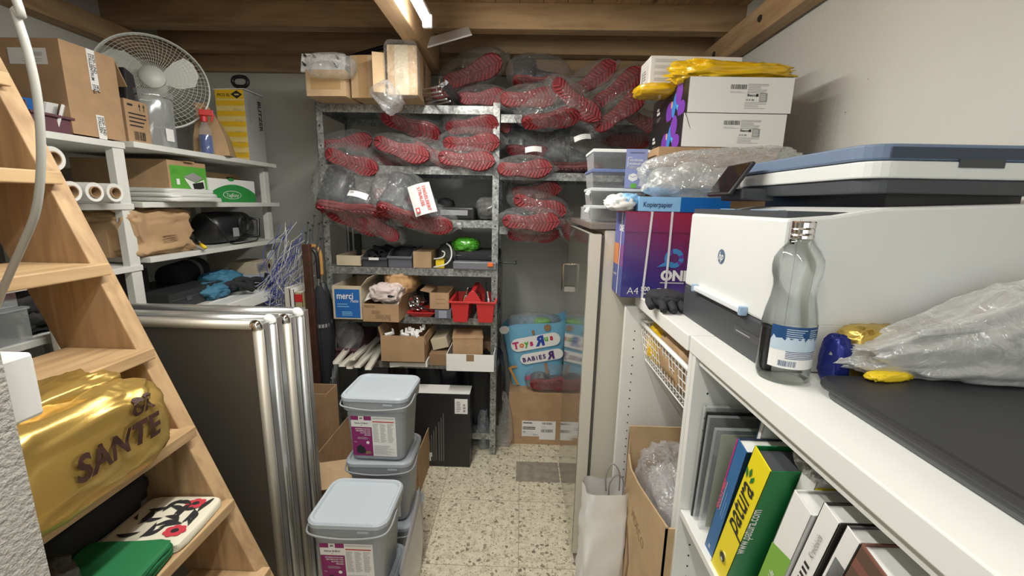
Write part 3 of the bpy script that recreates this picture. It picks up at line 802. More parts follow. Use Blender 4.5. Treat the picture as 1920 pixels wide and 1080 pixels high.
t, w_, d_, h_ = sbox('shipping_carton', 'largest taped carton, tallest on the top board beside the wooden beam', 'box', 724, 779, 84, 172, 2.10, .40, T1, group=GT, m=CARD_L, rz=.05)
q = MB(); f = faces(w_, d_, h_); q.rect(f['front'], w_ * .25, 0, w_ * .45, h_, CARD_P); q.rect(f['right'], d_ * .4, h_ * .0, d_ * .15, h_, TAPE); q.build('packing_tape', t)
q = MB().blob((w_ * 1.12, .08, h_ * 1.1), None, .35, .05, 5, 4); q.build('loose_film', t, FILM, smooth=True, loc=(0, -d_ / 2 - .0, -.01), label='loose clear film')
t = carton('torn_carton_flap', 'folded carton flap leaning between the two tall taped cartons', 'box', P(712, 178, Y=2.12) , (.055, .12, .17), .3, CARD_L)
t.location.z = T1
o = MB().blob((.12, .10, .10), None, .5, .2, 5, 9).build('plastic_wrap', smooth=True, m=FILM2, loc=P(712, 196, Y=2.09), rot=(0, .9, 0)); tag(o, 'crumpled tail of clear wrap hanging from the top board carton', 'wrap')
t = thing('drilled_plate', 'white plate with black screw holes lying on the leftmost taped carton', 'plate', (P(604, 112, Y=2.2).x, 2.2, ctop))
q = MB().box((0, 0, .045), (.215, .012, .09), WHITEP); q.build('plate_body', t, bev=.002, rot=(-.25, 0, 0))
q = MB()
for (u, v) in ((-.085, .075), (-.04, .072), (.075, .065), (-.085, .03), (.07, .025)):
    q.lathe([(.006, 0), (.006, .012), (.003, .013), (.003, .03)], BLACK, 8, (u, -.006, v), rot3((PI / 2, .0, 0)))
q.build('screw', t, rot=(-.25, 0, 0))
o = MB().blob((.21, .12, .10), None, .7, .12, 5, 2).build('bubble_wrap', smooth=True, m=FILM2, loc=(P(622, 128, Y=2.12).x, 2.12, ctop - .045)); tag(o, 'wad of bubble wrap hanging over the drilled plate and carton', 'wrap')
# steel rods and channel
for i, (xa, ya, xb, yb) in enumerate(((778, 171, 824, 162), (779, 178, 826, 172), (790, 184, 830, 178), (797, 191, 838, 186), (815, 196, 845, 190))):
    a = P(xa, ya, Y=2.30 + .0 * i); b = P(xb, yb, Y=2.10 - .0 * i)
    o = MB().tube([a, b], .0045, STEEL, 8).build('steel_rod', smooth=True)
    tag(o, ['uppermost bright steel rod beside the bagged boots on the top board', 'second bright steel rod from the top on the top board', 'middle steel rod of the five on the top board', 'second lowest steel rod on the top board', 'lowest steel rod touching the top board lip'][i], 'rod', 'steel rods on the top board')
t = thing('steel_channel', 'grey folded steel channel with bright hooked end on the top board', 'channel', P(850, 190, Y=2.25))
O = Vector(t.location)
a = P(829, 160, Y=2.1) - O; b = P(862, 197, Y=2.42) - O; b.z = max(b.z, .0)
q = MB(); dv = (b - a)
for off, sz in ((Vector((0, 0, 0)), .02), (Vector((.018, 0, .012)), .02)):
    q.tube([a + off, b + off], .013, DGREY, 4)
q.build('channel_body', t)
MB().tube([a + Vector((-.012, 0, .03)), a + Vector((-.012, 0, .0)), a + Vector((.012, 0, 0)), a + Vector((.012, 0, .03))], .003, CHROME, 6).build('hook', t)
MB().tube([a + Vector((-.025, .0, -.01)), a + Vector((-.025, 0, -.03)), a + Vector((-.003, 0, -.03)), a + Vector((-.003, 0, -.01))], .003, CHROME, 6).build('hook', t)
# plate leaning at the ceiling
tag(MB().box((0, 0, 0), (.24, .10, .008), WHITEP).build('white_ceiling_plate', bev=.001, loc=P(838, 70, Y=2.30), rot=(.7, -.30, .1)), 'thin white plate tucked under the joist right of the middle bearer', 'plate')
tag(MB().tube([P(640, 112, Y=2.45), P(790, 68, Y=2.45)], .012, BLACK, 6).build('dark_curtain_rod', smooth=True), 'dark rod lying slanted on the cartons below the joist', 'rod')

# --- third board
t, w_, d_, h_ = sbox('tablet_case', 'flat black device with long grey front panel beside the bagged boots', 'device', 820, 893, 388, 413, 2.30, .16, T3, m=BLACK, bev=.012, rz=-.12)
MB().box((-.005, -d_ / 2 - .002, h_ * .55), (w_ * .72, .004, h_ * .42), mat('grey panel', (.28, .29, .31), .4)).build('front_panel', t, bev=.0018)
o = MB().blob((.12, .16, .10), None, .6, .15, 5, 3).build('bagged_black_shoe', smooth=True, m=BLACKM, loc=(P(918, 400, Y=2.38).x, 2.40, T3)); tag(o, 'black bundle in clear film at the right end of the third board', 'shoe')
MB().blob((.14, .18, .12), None, .6, .12, 5, 6).build('plastic_bag', o, FILM, smooth=True)
o = MB().blob((.09, .10, .11), None, .6, .15, 5, 5).build('black_cable_bundle', smooth=True, m=BLACKM, loc=(P(832, 375, Y=2.45).x, 2.52, T3)); tag(o, 'crumpled black bundle behind the flat black device', 'bundle')

# --- fourth board
t, w_, d_, h_ = sbox('carton_tray', 'low pale open carton at the left end of the fourth board', 'box', 632, 677, 479, 503, 2.31, .30, T4, m=CARD_P, flaps=1)
def bin_(name, label, x0, x1, y0, y1, Y, z, m, group, d_=.26):
    cx, w_, z0, h_ = fb(x0, x1, y0, y1, Y); h_ += z0 - z
    t = thing(name, label, 'bin', (cx, Y + d_ / 2, z), 0, group)
    q = MB(); a = w_ / 2; th = .003
    hb = h_ * 1.55
    for s in (-1, 1): q.prism([(-d_ / 2, 0), (d_ / 2, 0), (d_ / 2, hb), (-d_ / 2 + .06, hb), (-d_ / 2 - .012, h_)], 0, s * a - (th if s > 0 else 0), s * a + (0 if s > 0 else th), m)
    q.box((0, 0, th / 2), (w_, d_, th), m); q.box((0, d_ / 2, hb / 2), (w_, th, hb), m)
    q.prism([(-d_ / 2, 0), (-d_ / 2 + th, 0), (-d_ / 2 + th - .012, h_), (-d_ / 2 - .012, h_)], 0, -a, a, m)
    q.prism([(-d_ / 2 - .020, h_ - .012), (-d_ / 2 - .006, h_ - .012), (-d_ / 2 - .006, h_), (-d_ / 2 - .020, h_)], 0, -a - .003, a + .003, m)
    q.build('bin_shell', t, bev=.001)
    f = (Vector((-a, -d_ / 2 - .021, h_ - .030)), Vector((1, 0, 0)), Vector((0, 0, 1)))
    return t, w_, d_, h_, f
GB = 'stackable storage bins on the fourth board'
t, w_, d_, h_, f = bin_('storage_bin', 'left grey storage bin filled with black hose parts', 681, 727, 482, 504, 2.31, T4, DGREY, GB)
MB().rect(f, w_ * .3, .016, w_ * .4, .014, LABEL, 0.001).build('paper_label', t)
for i, (x, y, z, r) in enumerate(((-.03, -.07, .055, .6), (.035, -.06, .055, -.5), (.0, .0, .075, .2), (.04, .02, .085, 1.2), (-.03, .03, .08, 2.0))):
    q = MB().lathe([(.020, -.035), (.020, .035), (.011, .036), (.011, -.034)], BLACKM, 14, (0, 0, 0), rot3((PI / 2, 0, 0)))
    o = q.build('hose_fitting', smooth=False, loc=(t.location.x + x, t.location.y + y, T4 + z), rot=(0.2, .1, r)); tag(o, ['black hose fitting at the left front of the grey bin', 'black hose fitting at the right front of the grey bin', 'black hose fitting in the middle of the grey bin', 'black hose fitting at the right back of the grey bin', 'black hose fitting at the left back of the grey bin'][i], 'fitting', 'black hose fittings in the left grey bin')
t, w_, d_, h_, f = bin_('storage_bin', 'right blue-grey storage bin with dark contents next to the tan box', 729, 773, 480, 503, 2.31, T4, BGREY, GB)
o = MB().blob((w_ * .86, .2, .09), None, .5, .15, 6, 3).build('dark_cloth', smooth=True, m=BLACKF, loc=(t.location.x, 2.45, T4 + .004)); tag(o, 'dark crumpled stuff inside the right grey bin', 'cloth')
tag(MB().box((.0, 0, .12), (.085, .02, .24), DARKSTEEL).box((-.03, -.012, .12), (.01, .005, .24), STEEL).box((.0, -.012, .12), (.01, .005, .24), STEEL).build('radiator_panel', loc=(P(663, 430, Y=2.6).x, 2.6, T4)), 'dark ribbed metal panel standing behind the low pale carton', 'panel')
t, w_, d_, h_ = sbox('small_carton', 'small tan box beside the right grey bin', 'box', 775, 809, 472, 505, 2.31, .2, T4, m=CARD_L)
t, w_, d_, h_ = sbox('yellow_box', 'small bright yellow box under the green and grey bag', 'box', 817, 833, 488, 505, 2.31, .09, T4, m=YELLOW)
t, w_, d_, h_ = sbox('small_black_box', 'small black box right of the bright yellow one', 'box', 834, 850, 488, 504, 2.33, .09, T4, m=BLACK)
t, w_, d_, h_ = sbox('drill_case', 'flat grey plastic case with orange catch on the fourth board', 'case', 849, 931, 491, 510, 2.28, .30, T4, m=mat('case grey', (.16, .17, .19), .4), bev=.006)
MB().box((w_ * .36, -d_ / 2 - .004, h_ * .72), (.03, .012, .022), mat('orange', (.8, .16, .03), .4)).build('catch', t, bev=.002)
q = MB(); f = faces(w_, d_, h_)['top']; q.rect(f, w_ * .1, d_ * .1, w_ * .5, d_ * .3, mat('case lid insert', (.3, .3, .31), .4)); q.build('lid_label', t)
zc_ = T4 + h_
t = thing('black_case', 'soft black zip case lying on the flat grey case', 'case', (P(894, 480, Y=2.32).x, 2.45, zc_))
MB().blob((.245, .26, .05), None, .25, .02, 4, 1).build('case_body', t, BLACKF, smooth=True)
MB().tube([(-.115, -.128, .028), (.115, -.128, .028)], .0025, DGREY, 6).build('zipper', t)
t = thing('sports_bag', 'grey bag with white stripes and shiny green bundle spilling out', 'bag', (P(862, 460, Y=2.40).x, 2.44, 1.19))
MB().blob((.22, .2, .13), None, .8, .12, 4, 12, warp=lambda p: (p.x, p.y, p.z + .25 * max(0, p.x))).build('grey_cover', t, mat('bag grey', (.08, .085, .09), .6), smooth=True, loc=(-.02, .03, -.065))
MB().blob((.14, .14, .075), None, .8, .2, 6, 8, n=48).build('green_lining', t, mat('shiny green', (.08, .36, .03), .25, coat=.6), smooth=True, loc=(.035, -.035, .02), label='shiny green bundle')
MB().tube(smooth_pts([(-.13, -.14, -.06), (-.06, -.15, -.04), (-.03, -.15, .0), (-.035, -.14, .05), (-.06, -.12, .07)]), .0045, WHITEP, 6).build('white_stripe', t, smooth=True)
MB().tube(smooth_pts([(-.13, -.13, -.015), (-.10, -.14, -.01), (-.075, -.14, .0), (-.07, -.13, .02), (-.085, -.13, .03)]), .004, WHITEP, 6).build('white_stripe', t, smooth=True)

# --- fifth board
t, w_, d_, h_ = sbox('blue_print_carton', 'tan carton with a dark blue printed front at the left of the fifth board', 'box', 626, 680, 536, 596, 2.20, .34, T5, flaps=1, m=CARD_P, flap_a={'right': .9}, fl=.35)
q = MB(); f = faces(w_, d_, h_)['front']; q.rect(f, w_ * .07, h_ * .06, w_ * .86, h_ * .84, BLUE); q.text(f, w_ * .14, h_ * .62, h_ * .27, 'merci', LABEL, .002, .015, sx=.78)
q.text(f, w_ * .6, h_ * .52, h_ * .13, 'Petits', LABEL, .002, .0, shear=.4, sx=.8); q.lines(f, w_ * .15, h_ * .36, w_ * .5, h_ * .14, 2, SKY, 3, .35, .002); q.lines(f, w_ * .3, h_ * .12, w_ * .4, h_ * .14, 3, SKY, 5, .5, .002); q.build('printed_front', t)
t, w_, d_, h_ = sbox('biscuit_carton', 'open brown carton with upside-down dark lettering holding white paper', 'box', 681, 748, 570, 601, 2.19, .36, T5 - .008, flaps=1, m=CARD, flap_a={'right': 1.2}, fl=.25)
q = MB(); f = faces(w_, d_, h_)['front']; q.text(f, w_ * .78, h_ * .42, h_ * .42, 'Bahlsen', CARD_D, .002, .02, rot=PI, sx=.62); q.lines(f, w_ * .25, h_ * .46, w_ * .3, h_ * .2, 3, CARD_D, 3, .4, .002); q.rect(f, w_ * .04, h_ * .8, w_ * .3, h_ * .12, CARD_D); q.build('printed_front', t)
cx = t.location.x
o = MB().sheet(lambda u, v: (-.095 + .19 * u, -.165 + .2 * v, .10 + .02 * math.sin(6 * u + 4 * v) + .035 * v), 14, 10).build('paper_sheet', smooth=True, m=PAPER, loc=(cx, 2.37, T5), solid=.001); tag(o, 'crumpled white paper sheet lining the lettered brown carton', 'paper')
t = thing('rolled_bundle', 'rolled pink and tan cloth bundle resting in the lettered carton', 'bundle', (cx + .03, 2.40, T5 + .135), 0)
q = MB(); q.blob((.15, .13, .085), None, .6, .24, 5, 21, n=56); q.build('pink_cloth', t, mat('pale pink cloth', (.66, .55, .52), .7, bmp=.4, bscale=20, bdist=.004), smooth=True, loc=(-.01, -.15, -.03))
q = MB(); q.blob((.16, .26, .13), None, .65, .16, 4, 27, n=56); q.build('tan_roll', t, mat('tan cloth', (.50, .30, .14), .7, nscale=6), smooth=True, loc=(.035, .02, -.01))
q = MB(); q.blob((.035, .02, .012), None, .7, .1); q.build('black_tie', t, BLACK, smooth=True, loc=(.03, -.215, .0))
t = thing('metal_cup', 'shiny metal cup lying on its side with mouth to the front', 'cup', (P(776, 569, Y=2.36).x, 2.36, T5 + .068), rot=(PI / 2, .0, -.3))
MB().lathe([(.031, .07), (.036, 0), (.033, 0), (.028, .066), (0.001, .066)], None, 24, caps=False).build('cup_body', t, CHROME, smooth=True, rot=(PI, 0, 0))
MB().tube([(.031, 0, -.02), (.055, 0, -.025), (.055, 0, -.055), (.03, 0, -.06)], .003, CHROME, 8).build('handle', t, smooth=True)
cx, w_, z0, h_ = fb(763, 815, 581, 595, 2.28)
t = thing('red_tray', 'shallow red plastic tray heaped with small metal parts', 'tray', (cx, 2.36, T5), 0)
q = MB()
def trayring(w2, d2, z): return [(-w2, -d2, z), (w2, -d2, z), (w2, d2, z), (-w2, d2, z)]
q.loft([trayring(.045, .06, 0), trayring(.072, .085, .032), trayring(.077, .09, .032), trayring(.077, .09, .028), trayring(.048, .063, -.0)], RED, False); q.box((0, 0, .003), (.09, .12, .003), RED); q.build('tray_shell', t, bev=.001)
rd = random.Random(8)
for i in range(7):
    a = Vector((rd.uniform(-.05, .05), rd.uniform(-.07, .0), .036 + .004 * i)); dv = Vector((rd.uniform(-1, 1), rd.uniform(-.6, .6), .05)).normalized() * .035
    o = MB().tube([a - dv, a + dv], .0045, CHROME if i % 2 else DARKSTEEL, 6).build('small_tool', smooth=True, loc=t.location); tag(o, 'small metal part jumbled in the shallow red tray', 'tool', 'metal parts in the red tray')
o = MB().blob((.09, .10, .12), None, .6, .12, 5, 31).build('clear_parts_bag', smooth=True, m=FILM2, loc=(P(765, 545, Y=2.45).x, 2.46, T5)); tag(o, 'clear plastic bag of small parts behind the metal cup', 'bag')
MB().blob((.06, .07, .06), None, .7, .1, 5, 3).build('dark_contents', o, DGREY, smooth=True, loc=(0, 0, .01))
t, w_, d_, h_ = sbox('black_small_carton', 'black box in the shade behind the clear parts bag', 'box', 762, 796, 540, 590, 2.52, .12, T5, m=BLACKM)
t, w_, d_, h_ = sbox('organiser_box', 'small blue-grey clip box under the open brown carton', 'box', 815, 846, 581, 594, 2.27, .14, T5, m=BGREY, bev=.003); MB().box((0, -d_ / 2 - .003, h_ * .5), (.045, .005, h_ * .8), mat('light clip', (.30, .33, .40), .4)).build('clip', t, bev=.001); zz = T5 + h_
t, w_, d_, h_ = sbox('small_carton', 'small brown open carton standing on the blue-grey clip box', 'box', 806, 842, 549, 580, 2.27, .2, zz, m=CARD, flaps=1, flap_a={'left': .2}, fl=.5)
MB().lines(faces(w_, d_, h_)['front'], w_ * .3, h_ * .25, w_ * .5, h_ * .5, 2, CARD_D, 2, .1).build('printed_symbol', t)
# red caddy
cx, w_, z0, h_ = fb(845, 927, 572, 604, 2.20)
t = thing('red_tool_caddy', 'red plastic tool caddy with two bins and a central peaked handle', 'caddy', (cx, 2.33, T5), 0)
q = MB(); W2 = w_ / 2; hh = .115; D2 = .13
for s in (-1, 1):
    x0, x1 = (s * .018, s * W2)
    a, b = min(x0, x1), max(x0, x1)
    def rg(ins, z): return [(a + ins, -D2 + ins, z), (b - ins, -D2 + ins, z), (b - ins, D2 - ins, z), (a + ins, D2 - ins, z)]
    q.loft([rg(.012, 0), rg(0, hh), rg(.004, hh), rg(.015, .004)], RED, True)
q.build('caddy_bins', t, bev=.002)
q = MB()
for y in (-D2 - .002, D2 - .002): q.prism([(-.055, hh - .004), (.055, hh - .004), (.020, hh + .05), (.008, hh + .062), (-.008, hh + .062), (-.020, hh + .05)], 1, y - .004, y + .004, RED)
q.box((0, 0, hh + .05), (.022, 2 * D2, .020), RED); q.build('carry_handle', t, bev=.003)
q = MB()
for a, b in (((-W2 - .01, -D2 - .008), (W2 + .01, -D2 + .002)), ((-W2 - .01, D2 - .002), (W2 + .01, D2 + .008)), ((-W2 - .01, -D2), (-W2 + .002, D2)), ((W2 - .002, -D2), (W2 + .01, D2))): q.bb((a[0], a[1], hh - .006), (b[0], b[1], hh + .004), RED)
q.build('rim', t, bev=.002)
for i, (x, y, z, r, hx, mm) in enumerate(((-.07, .0, .06, .012, .11, CHROME), (-.045, .04, .06, .018, .10, BLACK), (.06, .02, .05, .007, .15, BLACKM), (.085, -.03, .05, .006, .11, WHITEP), (.05, -.06, .05, .006, .09, DARKSTEEL))):
    o = MB().lathe([(r, 0), (r, hx * .6), (r * .5, hx * .65), (r * .5, hx)], None, 12).build('hand_tool', smooth=False, m=mm, loc=(cx + x, 2.33 + y, T5 + z), rot=(.15 * (i - 2), .12 * (2 - i), 0))
    tag(o, ['chrome tipped tool in the left bin of the red caddy', 'thick black handle in the left bin of the red caddy', 'tall black handle in the right bin of the red caddy', 'white handled tool in the right bin of the red caddy', 'dark steel tool at the front of the right caddy bin'][i], 'tool', 'tools in the red caddy')

# --- sixth board
PURP = mat('plum plastic', (.13, .055, .075), .5)
t, w_, d_, h_, f = bin_('storage_bin', 'plum coloured storage bin with a clear bag at the left of the sixth board', 628, 676, 652, 684, 2.30, T6, PURP, None, .30)
o = MB().blob((.11, .14, .17), None, .8, .15, 5, 41, warp=lambda p: (p.x * (1 + 2.2 * p.z), p.y, p.z)).build('clear_bag', smooth=True, m=FILM2, loc=(t.location.x + .0, 2.36, T6 + .02)); tag(o, 'clear plastic bag standing in the plum storage bin', 'bag')
cx, w_, z0, h_ = fb(716, 798, 628, 673, 2.20)
t, w_, d_, h_ = sbox('white_tray_carton', 'flat white carton tray under the open brown carton', 'box', 730, 801, 676, 684, 2.22, .3, T6, m=LABEL)
zz = T6 + h_
t, w_, d_, h_ = sbox('open_carton', 'open brown carton full of white fittings in the middle of the sixth board', 'box', 715, 796, 630, 674, 2.19, .33, zz, flaps=1, flap_a={'right': -1.45, 'left': 1.35}, fl=.2)
bx = t.location
rd = random.Random(5)
for i in range(9):
    o = MB().box((0, 0, 0), (.05, .018, .012), None).box((.02, 0, .012), (.006, .018, .024), None).build('white_fitting', m=WHITEP, bev=.001, loc=(bx.x + rd.uniform(-.10, .09), 2.21 + rd.uniform(.0, .12), zz + h_ - .006 + .002 * i), rot=(rd.uniform(-.3, .3), rd.uniform(-.2, .2), rd.uniform(0, 3)))
    tag(o, 'small white plastic fitting heaped in the open brown carton', 'fitting', 'white fittings in the open brown carton')
for i, (xa, ya, xb, yb) in enumerate(((641, 688, 690, 652), (660, 676, 700, 640), (655, 692, 712, 660), (670, 690, 716, 668), (690, 694, 724, 672), (630, 683, 672, 668))):
    a = P(xa, ya, Y=2.08); b = P(xb, yb, Y=2.52)
    b = a + (b - a).normalized() * .45; a.z = max(a.z, T6 + .004 + .012 * (i % 3)); b.z = T6 + .02 + .02 * (i % 3)
    t = thing('plastic_channel', ['white plastic cable duct, leftmost of the bundle jutting over the sixth board', 'white plastic cable duct on top of the jutting bundle', 'white plastic cable duct in the centre of the jutting bundle', 'white plastic cable duct second from right in the jutting bundle', 'white plastic cable duct rightmost in the jutting bundle', 'short white cable duct touching the plum bin'][i], 'cable duct', (0, 0, 0), 0, 'white cable ducts on the sixth board')
    dv = (b - a).normalized(); u = dv.cross(Vector((0, 0, 1))).normalized(); n_ = u.cross(dv); 
    def sec(p): return [p + u * s * .016 + n_ * h for s, h in ((-1, 0), (1, 0), (1, .014), (.85, .014), (.85, .003), (-.85, .003), (-.85, .014), (-1, .014))]
    MB().loft([sec(a), sec(b)], mat('ivory plastic', (.72, .70, .62), .45)).build('duct_body', t)
    t.location = a; 
    for c in t.children: c.location = -a
tag(MB().box((0, 0, .0015), (.05, .07, .002), WHITEP).box((.0, 0, .003), (.046, .03, .0006), mat('dark red print', (.25, .02, .03), .5)).build('red_card', loc=(P(738, 688, Y=2.22).x, 2.24, T6 + .001), rot=(0, 0, .3)), 'white and dark red card at the board edge beside the cable ducts', 'card')
t, w_, d_, h_ = sbox('brown_booklet_box', 'flat brown box under the tilted pale box', 'box', 805, 838, 664, 682, 2.25, .22, T6, m=CARD_D); z1 = T6 + h_
t, w_, d_, h_ = sbox('tilted_pale_box', 'pale box tilted against the brown closed box', 'box', 812, 842, 634, 660, 2.30, .2, z1 + .015, m=CARD_P); t.rotation_euler = (0, -.25, 0)
t, w_, d_, h_ = sbox('white_carton', 'white shallow open carton at the right end of the sixth board', 'box', 837, 926, 665, 696, 2.17, .34, T6, m=LABEL, flaps=1)
MB().rect(faces(w_, d_, h_)['front'], w_ * .42, h_ * .62, w_ * .16, h_ * .38, CARD_D).build('brown_tape', t)
z1 = T6 + h_
t, w_, d_, h_ = sbox('brown_gift_box', 'closed brown box with a small lid tab lying in the white open carton', 'box', 845, 901, 634, 667, 2.20, .20, z1 - .012, m=CARD, rz=.12)
MB().box((0, 0, h_), (w_ + .004, d_ + .004, .006), CARD).build('lid', t); MB().prism([(-.008, 0), (.008, 0), (0, -.01)][::-1], 1, -d_ / 2 - .002, -d_ / 2, CARD_L).build('lid_tab', t, loc=(0, 0, h_ * .62))
t, w_, d_, h_ = sbox('inner_carton', 'brown corrugated carton behind the closed brown box', 'box', 895, 928, 640, 675, 2.38, .12, T6 + .01, m=CARD_D)
o = MB().blob((.14, .12, .13), None, .6, .15, 5, 17).build('clear_bag', smooth=True, m=FILM, loc=(P(822, 620, Y=2.5).x, 2.52, T6 + .08)); tag(o, 'dim clear bag behind the tilted pale box', 'bag')

# --- bottom of the rack
t, w_, d_, h_ = sbox('black_product_box', 'black box with white top, grey bar print and white label on the floor', 'box', 742, 881, 738, 846, 2.17, .12, 0, m=BLACK)
q = MB(); f = faces(w_, d_, h_); q.rect(f['top'], .002, .002, w_ - .004, d_ - .004, LABEL); q.rect(f['front'], w_ * .80, h_ * .74, w_ * .17, h_ * .20, LABEL); q.lines(f['front'], w_ * .82, h_ * .76, w_ * .07, h_ * .15, 6, GREYINK, 3, .4, .002); q.lines(f['front'], w_ * .91, h_ * .76, w_ * .04, h_ * .12, 3, GREYINK, 3, .6, .002)
for k in range(7): q.rect(f['front'], w_ * (.45 + .03 * k + (.01 if k > 3 else 0)), h_ * .08, w_ * .016, h_ * (.30 + .06 * k), mat('box grey print', (.10, .10, .10), .5))
q.text(f['front'], w_ * .44, h_ * .08, h_ * .08, 'll', LABEL, .0015, .03); q.text(f['front'], w_ * .44, h_ * .14, h_ * .08, 'ill', LABEL, .0015, .03); q.build('printed_front', t)
for i, (px, py, wd, hh) in enumerate(((760, 728, .14, .16), (812, 728, .16, .20), (850, 730, .12, .22), (905, 726, .14, .26), (925, 735, .12, .2))):
    o = MB().blob((wd, .2, hh + .25), None, .5, .12, 5, 50 + i).build('black_bundle', smooth=True, m=BLACKM if i % 2 else BLACK, loc=(P(px, py, Y=2.5).x, 2.46, T6 - .577 + .14)); tag(o, ['black bundle at the left behind the black floor box', 'glossy black bundle above the middle of the black floor box', 'black bundle above the label of the black floor box', 'black bundle behind the clear water bottle', 'dark bundle behind the right rack post foot'][i], 'bundle', 'dark bundles on the lowest board')
# ================================================================ THINGS ON THE LEFT WHITE SHELVES
L1, L2, L3, L4 = 1.6805, 1.4595, 1.2465, 1.0005
def xbox(name, label, cat, xa, xb, ytop, ybot, X, depth, z, **k):
    """box whose +X face is seen between picture columns xa..xb, on the plane X"""
    a = P(xa, ybot, X=X); b = P(xb, ybot, X=X); t_ = P((xa + xb) / 2, ytop, X=X)
    ya, yb = a.y, b.y; h_ = t_.z - z
    t = carton(name, label, cat, (X - depth / 2, (ya + yb) / 2, z), (depth, yb - ya, h_), **k)
    return t, depth, yb - ya, h_
# big carton with farm shop tape
t = carton('large_open_carton', 'big brown carton sealed with white lettered tape, near end of the top left shelf', 'box', (-1.735, 1.575, L1), (.41, .195, .30), 0, CARD, flaps=2, flap_a={'back': -1.15, 'left': -2.3}, fl=.5)
f = faces(.41, .195, .30); q = MB()
fr = f['right']
for v0, v1, rows in ((.165, .30, ((.285, 'HOF- UND', 'STALLZENTRUM'), (.185, 'HOF', 'STALL'))), (.0, .082, ((.076, 'HOF- UND', 'STALLZEN'),))):
    q = MB(); q.rect(fr, .088, v0, .030, v1 - v0, LABEL, .0012)
    for v, s1, s2 in rows:
        q.text(fr, .106, v, .015, s1, INK, .002, .02, rot=-PI / 2, sx=.85); q.text(fr, .093, v, .015, s2, INK, .002, .02, rot=-PI / 2, sx=.8)
    q.build('lettered_tape', t, label='white tape with black lettering')
q = MB(); q.rect(f['front'], .235, .22, .13, .050, LABEL, .0012); q.rect(f['front'], .30, .245, .05, .012, PALEINK, .002); q.lines(f['front'], .28, .226, .07, .014, 2, PALEINK, 2, .3, .002); q.build('address_label', t)
# bin with blue parts and wire rack beside it
t = thing('storage_bin', 'plum grey open storage bin with blue parts in front of the big carton', 'bin', (-1.66, 1.40, 1.6725), .1)
q = MB()
for s in (-1, 1): q.box((0, s * .07, .045), (.26, .003, .09), PURP)
q.box((0, 0, .002), (.26, .14, .004), PURP); q.box((.13, 0, .03), (.003, .14, .06), PURP); q.box((-.13, 0, .045), (.003, .14, .09), PURP)
q.box((.135, 0, .058), (.014, .146, .008), PURP); q.build('bin_shell', t, bev=.001)
for i, (x, y, c) in enumerate(((.08, -.03, BLUE), (.05, .0, BLUE), (.09, .03, WHITEP), (.0, -.03, BLACK), (.1, .05, WHITEP))):
    o = MB().box((0, 0, .05), (.008, .06, .09), c).build('plastic_part', bev=.001, loc=(-1.66 + x, 1.40 + y, 1.682), rot=(.1, .3, .2 * i)); tag(o, ['blue part leaning at the near corner of the plum grey bin', 'second blue part in the plum grey bin', 'white part in the middle of the plum grey bin', 'black part at the back of the plum grey bin', 'white part at the far corner of the plum grey bin'][i], 'part', 'parts in the plum grey bin')
t = thing('wire_grid', 'chrome framed wire grid standing at the near end of the top left shelf', 'grid', (-1.60, 1.20, 1.6725), .25)
q = MB(); rr = []
for i in range(24):
    a = 2 * PI * i / 24; rr.append((.13 * math.copysign(abs(math.cos(a)) ** .4, math.cos(a)), 0, .16 + .075 * math.copysign(abs(math.sin(a)) ** .4, math.sin(a))))
q.tube(rr, .004, CHROME, 8, True); q.tube([(-.1, 0, .09), (-.1, 0, .0)], .004, CHROME).tube([(.1, 0, .09), (.1, 0, 0)], .004, CHROME); q.build('frame', t, smooth=True)
q = MB()
for k in range(-12, 13): q.tube([(k * .01, 0, .09), (k * .01, 0, .23)], .0008, STEEL, 4)
for k in range(-6, 7): q.tube([(-.125, 0, .16 + k * .01), (.125, 0, .16 + k * .01)], .0008, STEEL, 4)
q.build('wire_mesh', t)['kind'] = 'stuff'
t, w_, d_, h_ = xbox('small_printed_carton', 'small brown carton with arrows and a bar code between big carton and clear jar', 'box', 243, 285, 192, 266, -1.53, .20, L1, m=CARD)
q = MB(); f = faces(w_, d_, h_)['right']; q.lines(f, d_ * .12, h_ * .38, d_ * .8, h_ * .36, 4, INK, 6, .35); q.bars(f, d_ * .25, h_ * .1, d_ * .5, h_ * .2, INK, n=14)
for u in (.62, .8): q.rect(f, d_ * u, h_ * .78, d_ * .03, h_ * .12, INK); q.poly(f, [(d_ * (u - .035), h_ * .88), (d_ * (u + .065), h_ * .88), (d_ * (u + .015), h_ * .96)], INK)
q.rect(f, d_ * .12, h_ * .86, d_ * .22, h_ * .05, INK); q.build('printed_marks', t)
q = MB(); q.prism([(-.03, 0), (.03, 0), (.02, .11), (-.02, .13)], 0, -.03, .03, BLACKM)
tag(q.build('black_clamp', bev=.006, loc=(-1.60, 1.775, L1 + h_)), 'black wedge shaped tool standing on the small printed carton', 'tool')
a = P(293, 270, Z=L1)
t = thing('clear_jar', 'tall clear plastic jar with loose lid in front of the fan', 'jar', (-1.575, 1.86, L1))
q = MB(); q.lathe([(.070, 0), (.074, .01), (.076, .19), (.074, .2), (.072, .2), (.072, .012), (.001, .010)], CLEARB, 36, caps=False); q.build('jar_body', t, smooth=True)
q = MB(); q.lathe([(.079, 0), (.080, .02), (.05, .028), (.001, .03)], CLEARB, 36, caps=False); q.build('jar_lid', t, smooth=True, loc=(.0, 0, .205))
MB().rect((Vector((.0762, -.03, .03)), Vector((0, 1, 0)), Vector((0, 0, 1))), 0, 0, .04, .05, LABEL).build('paper_label', t)
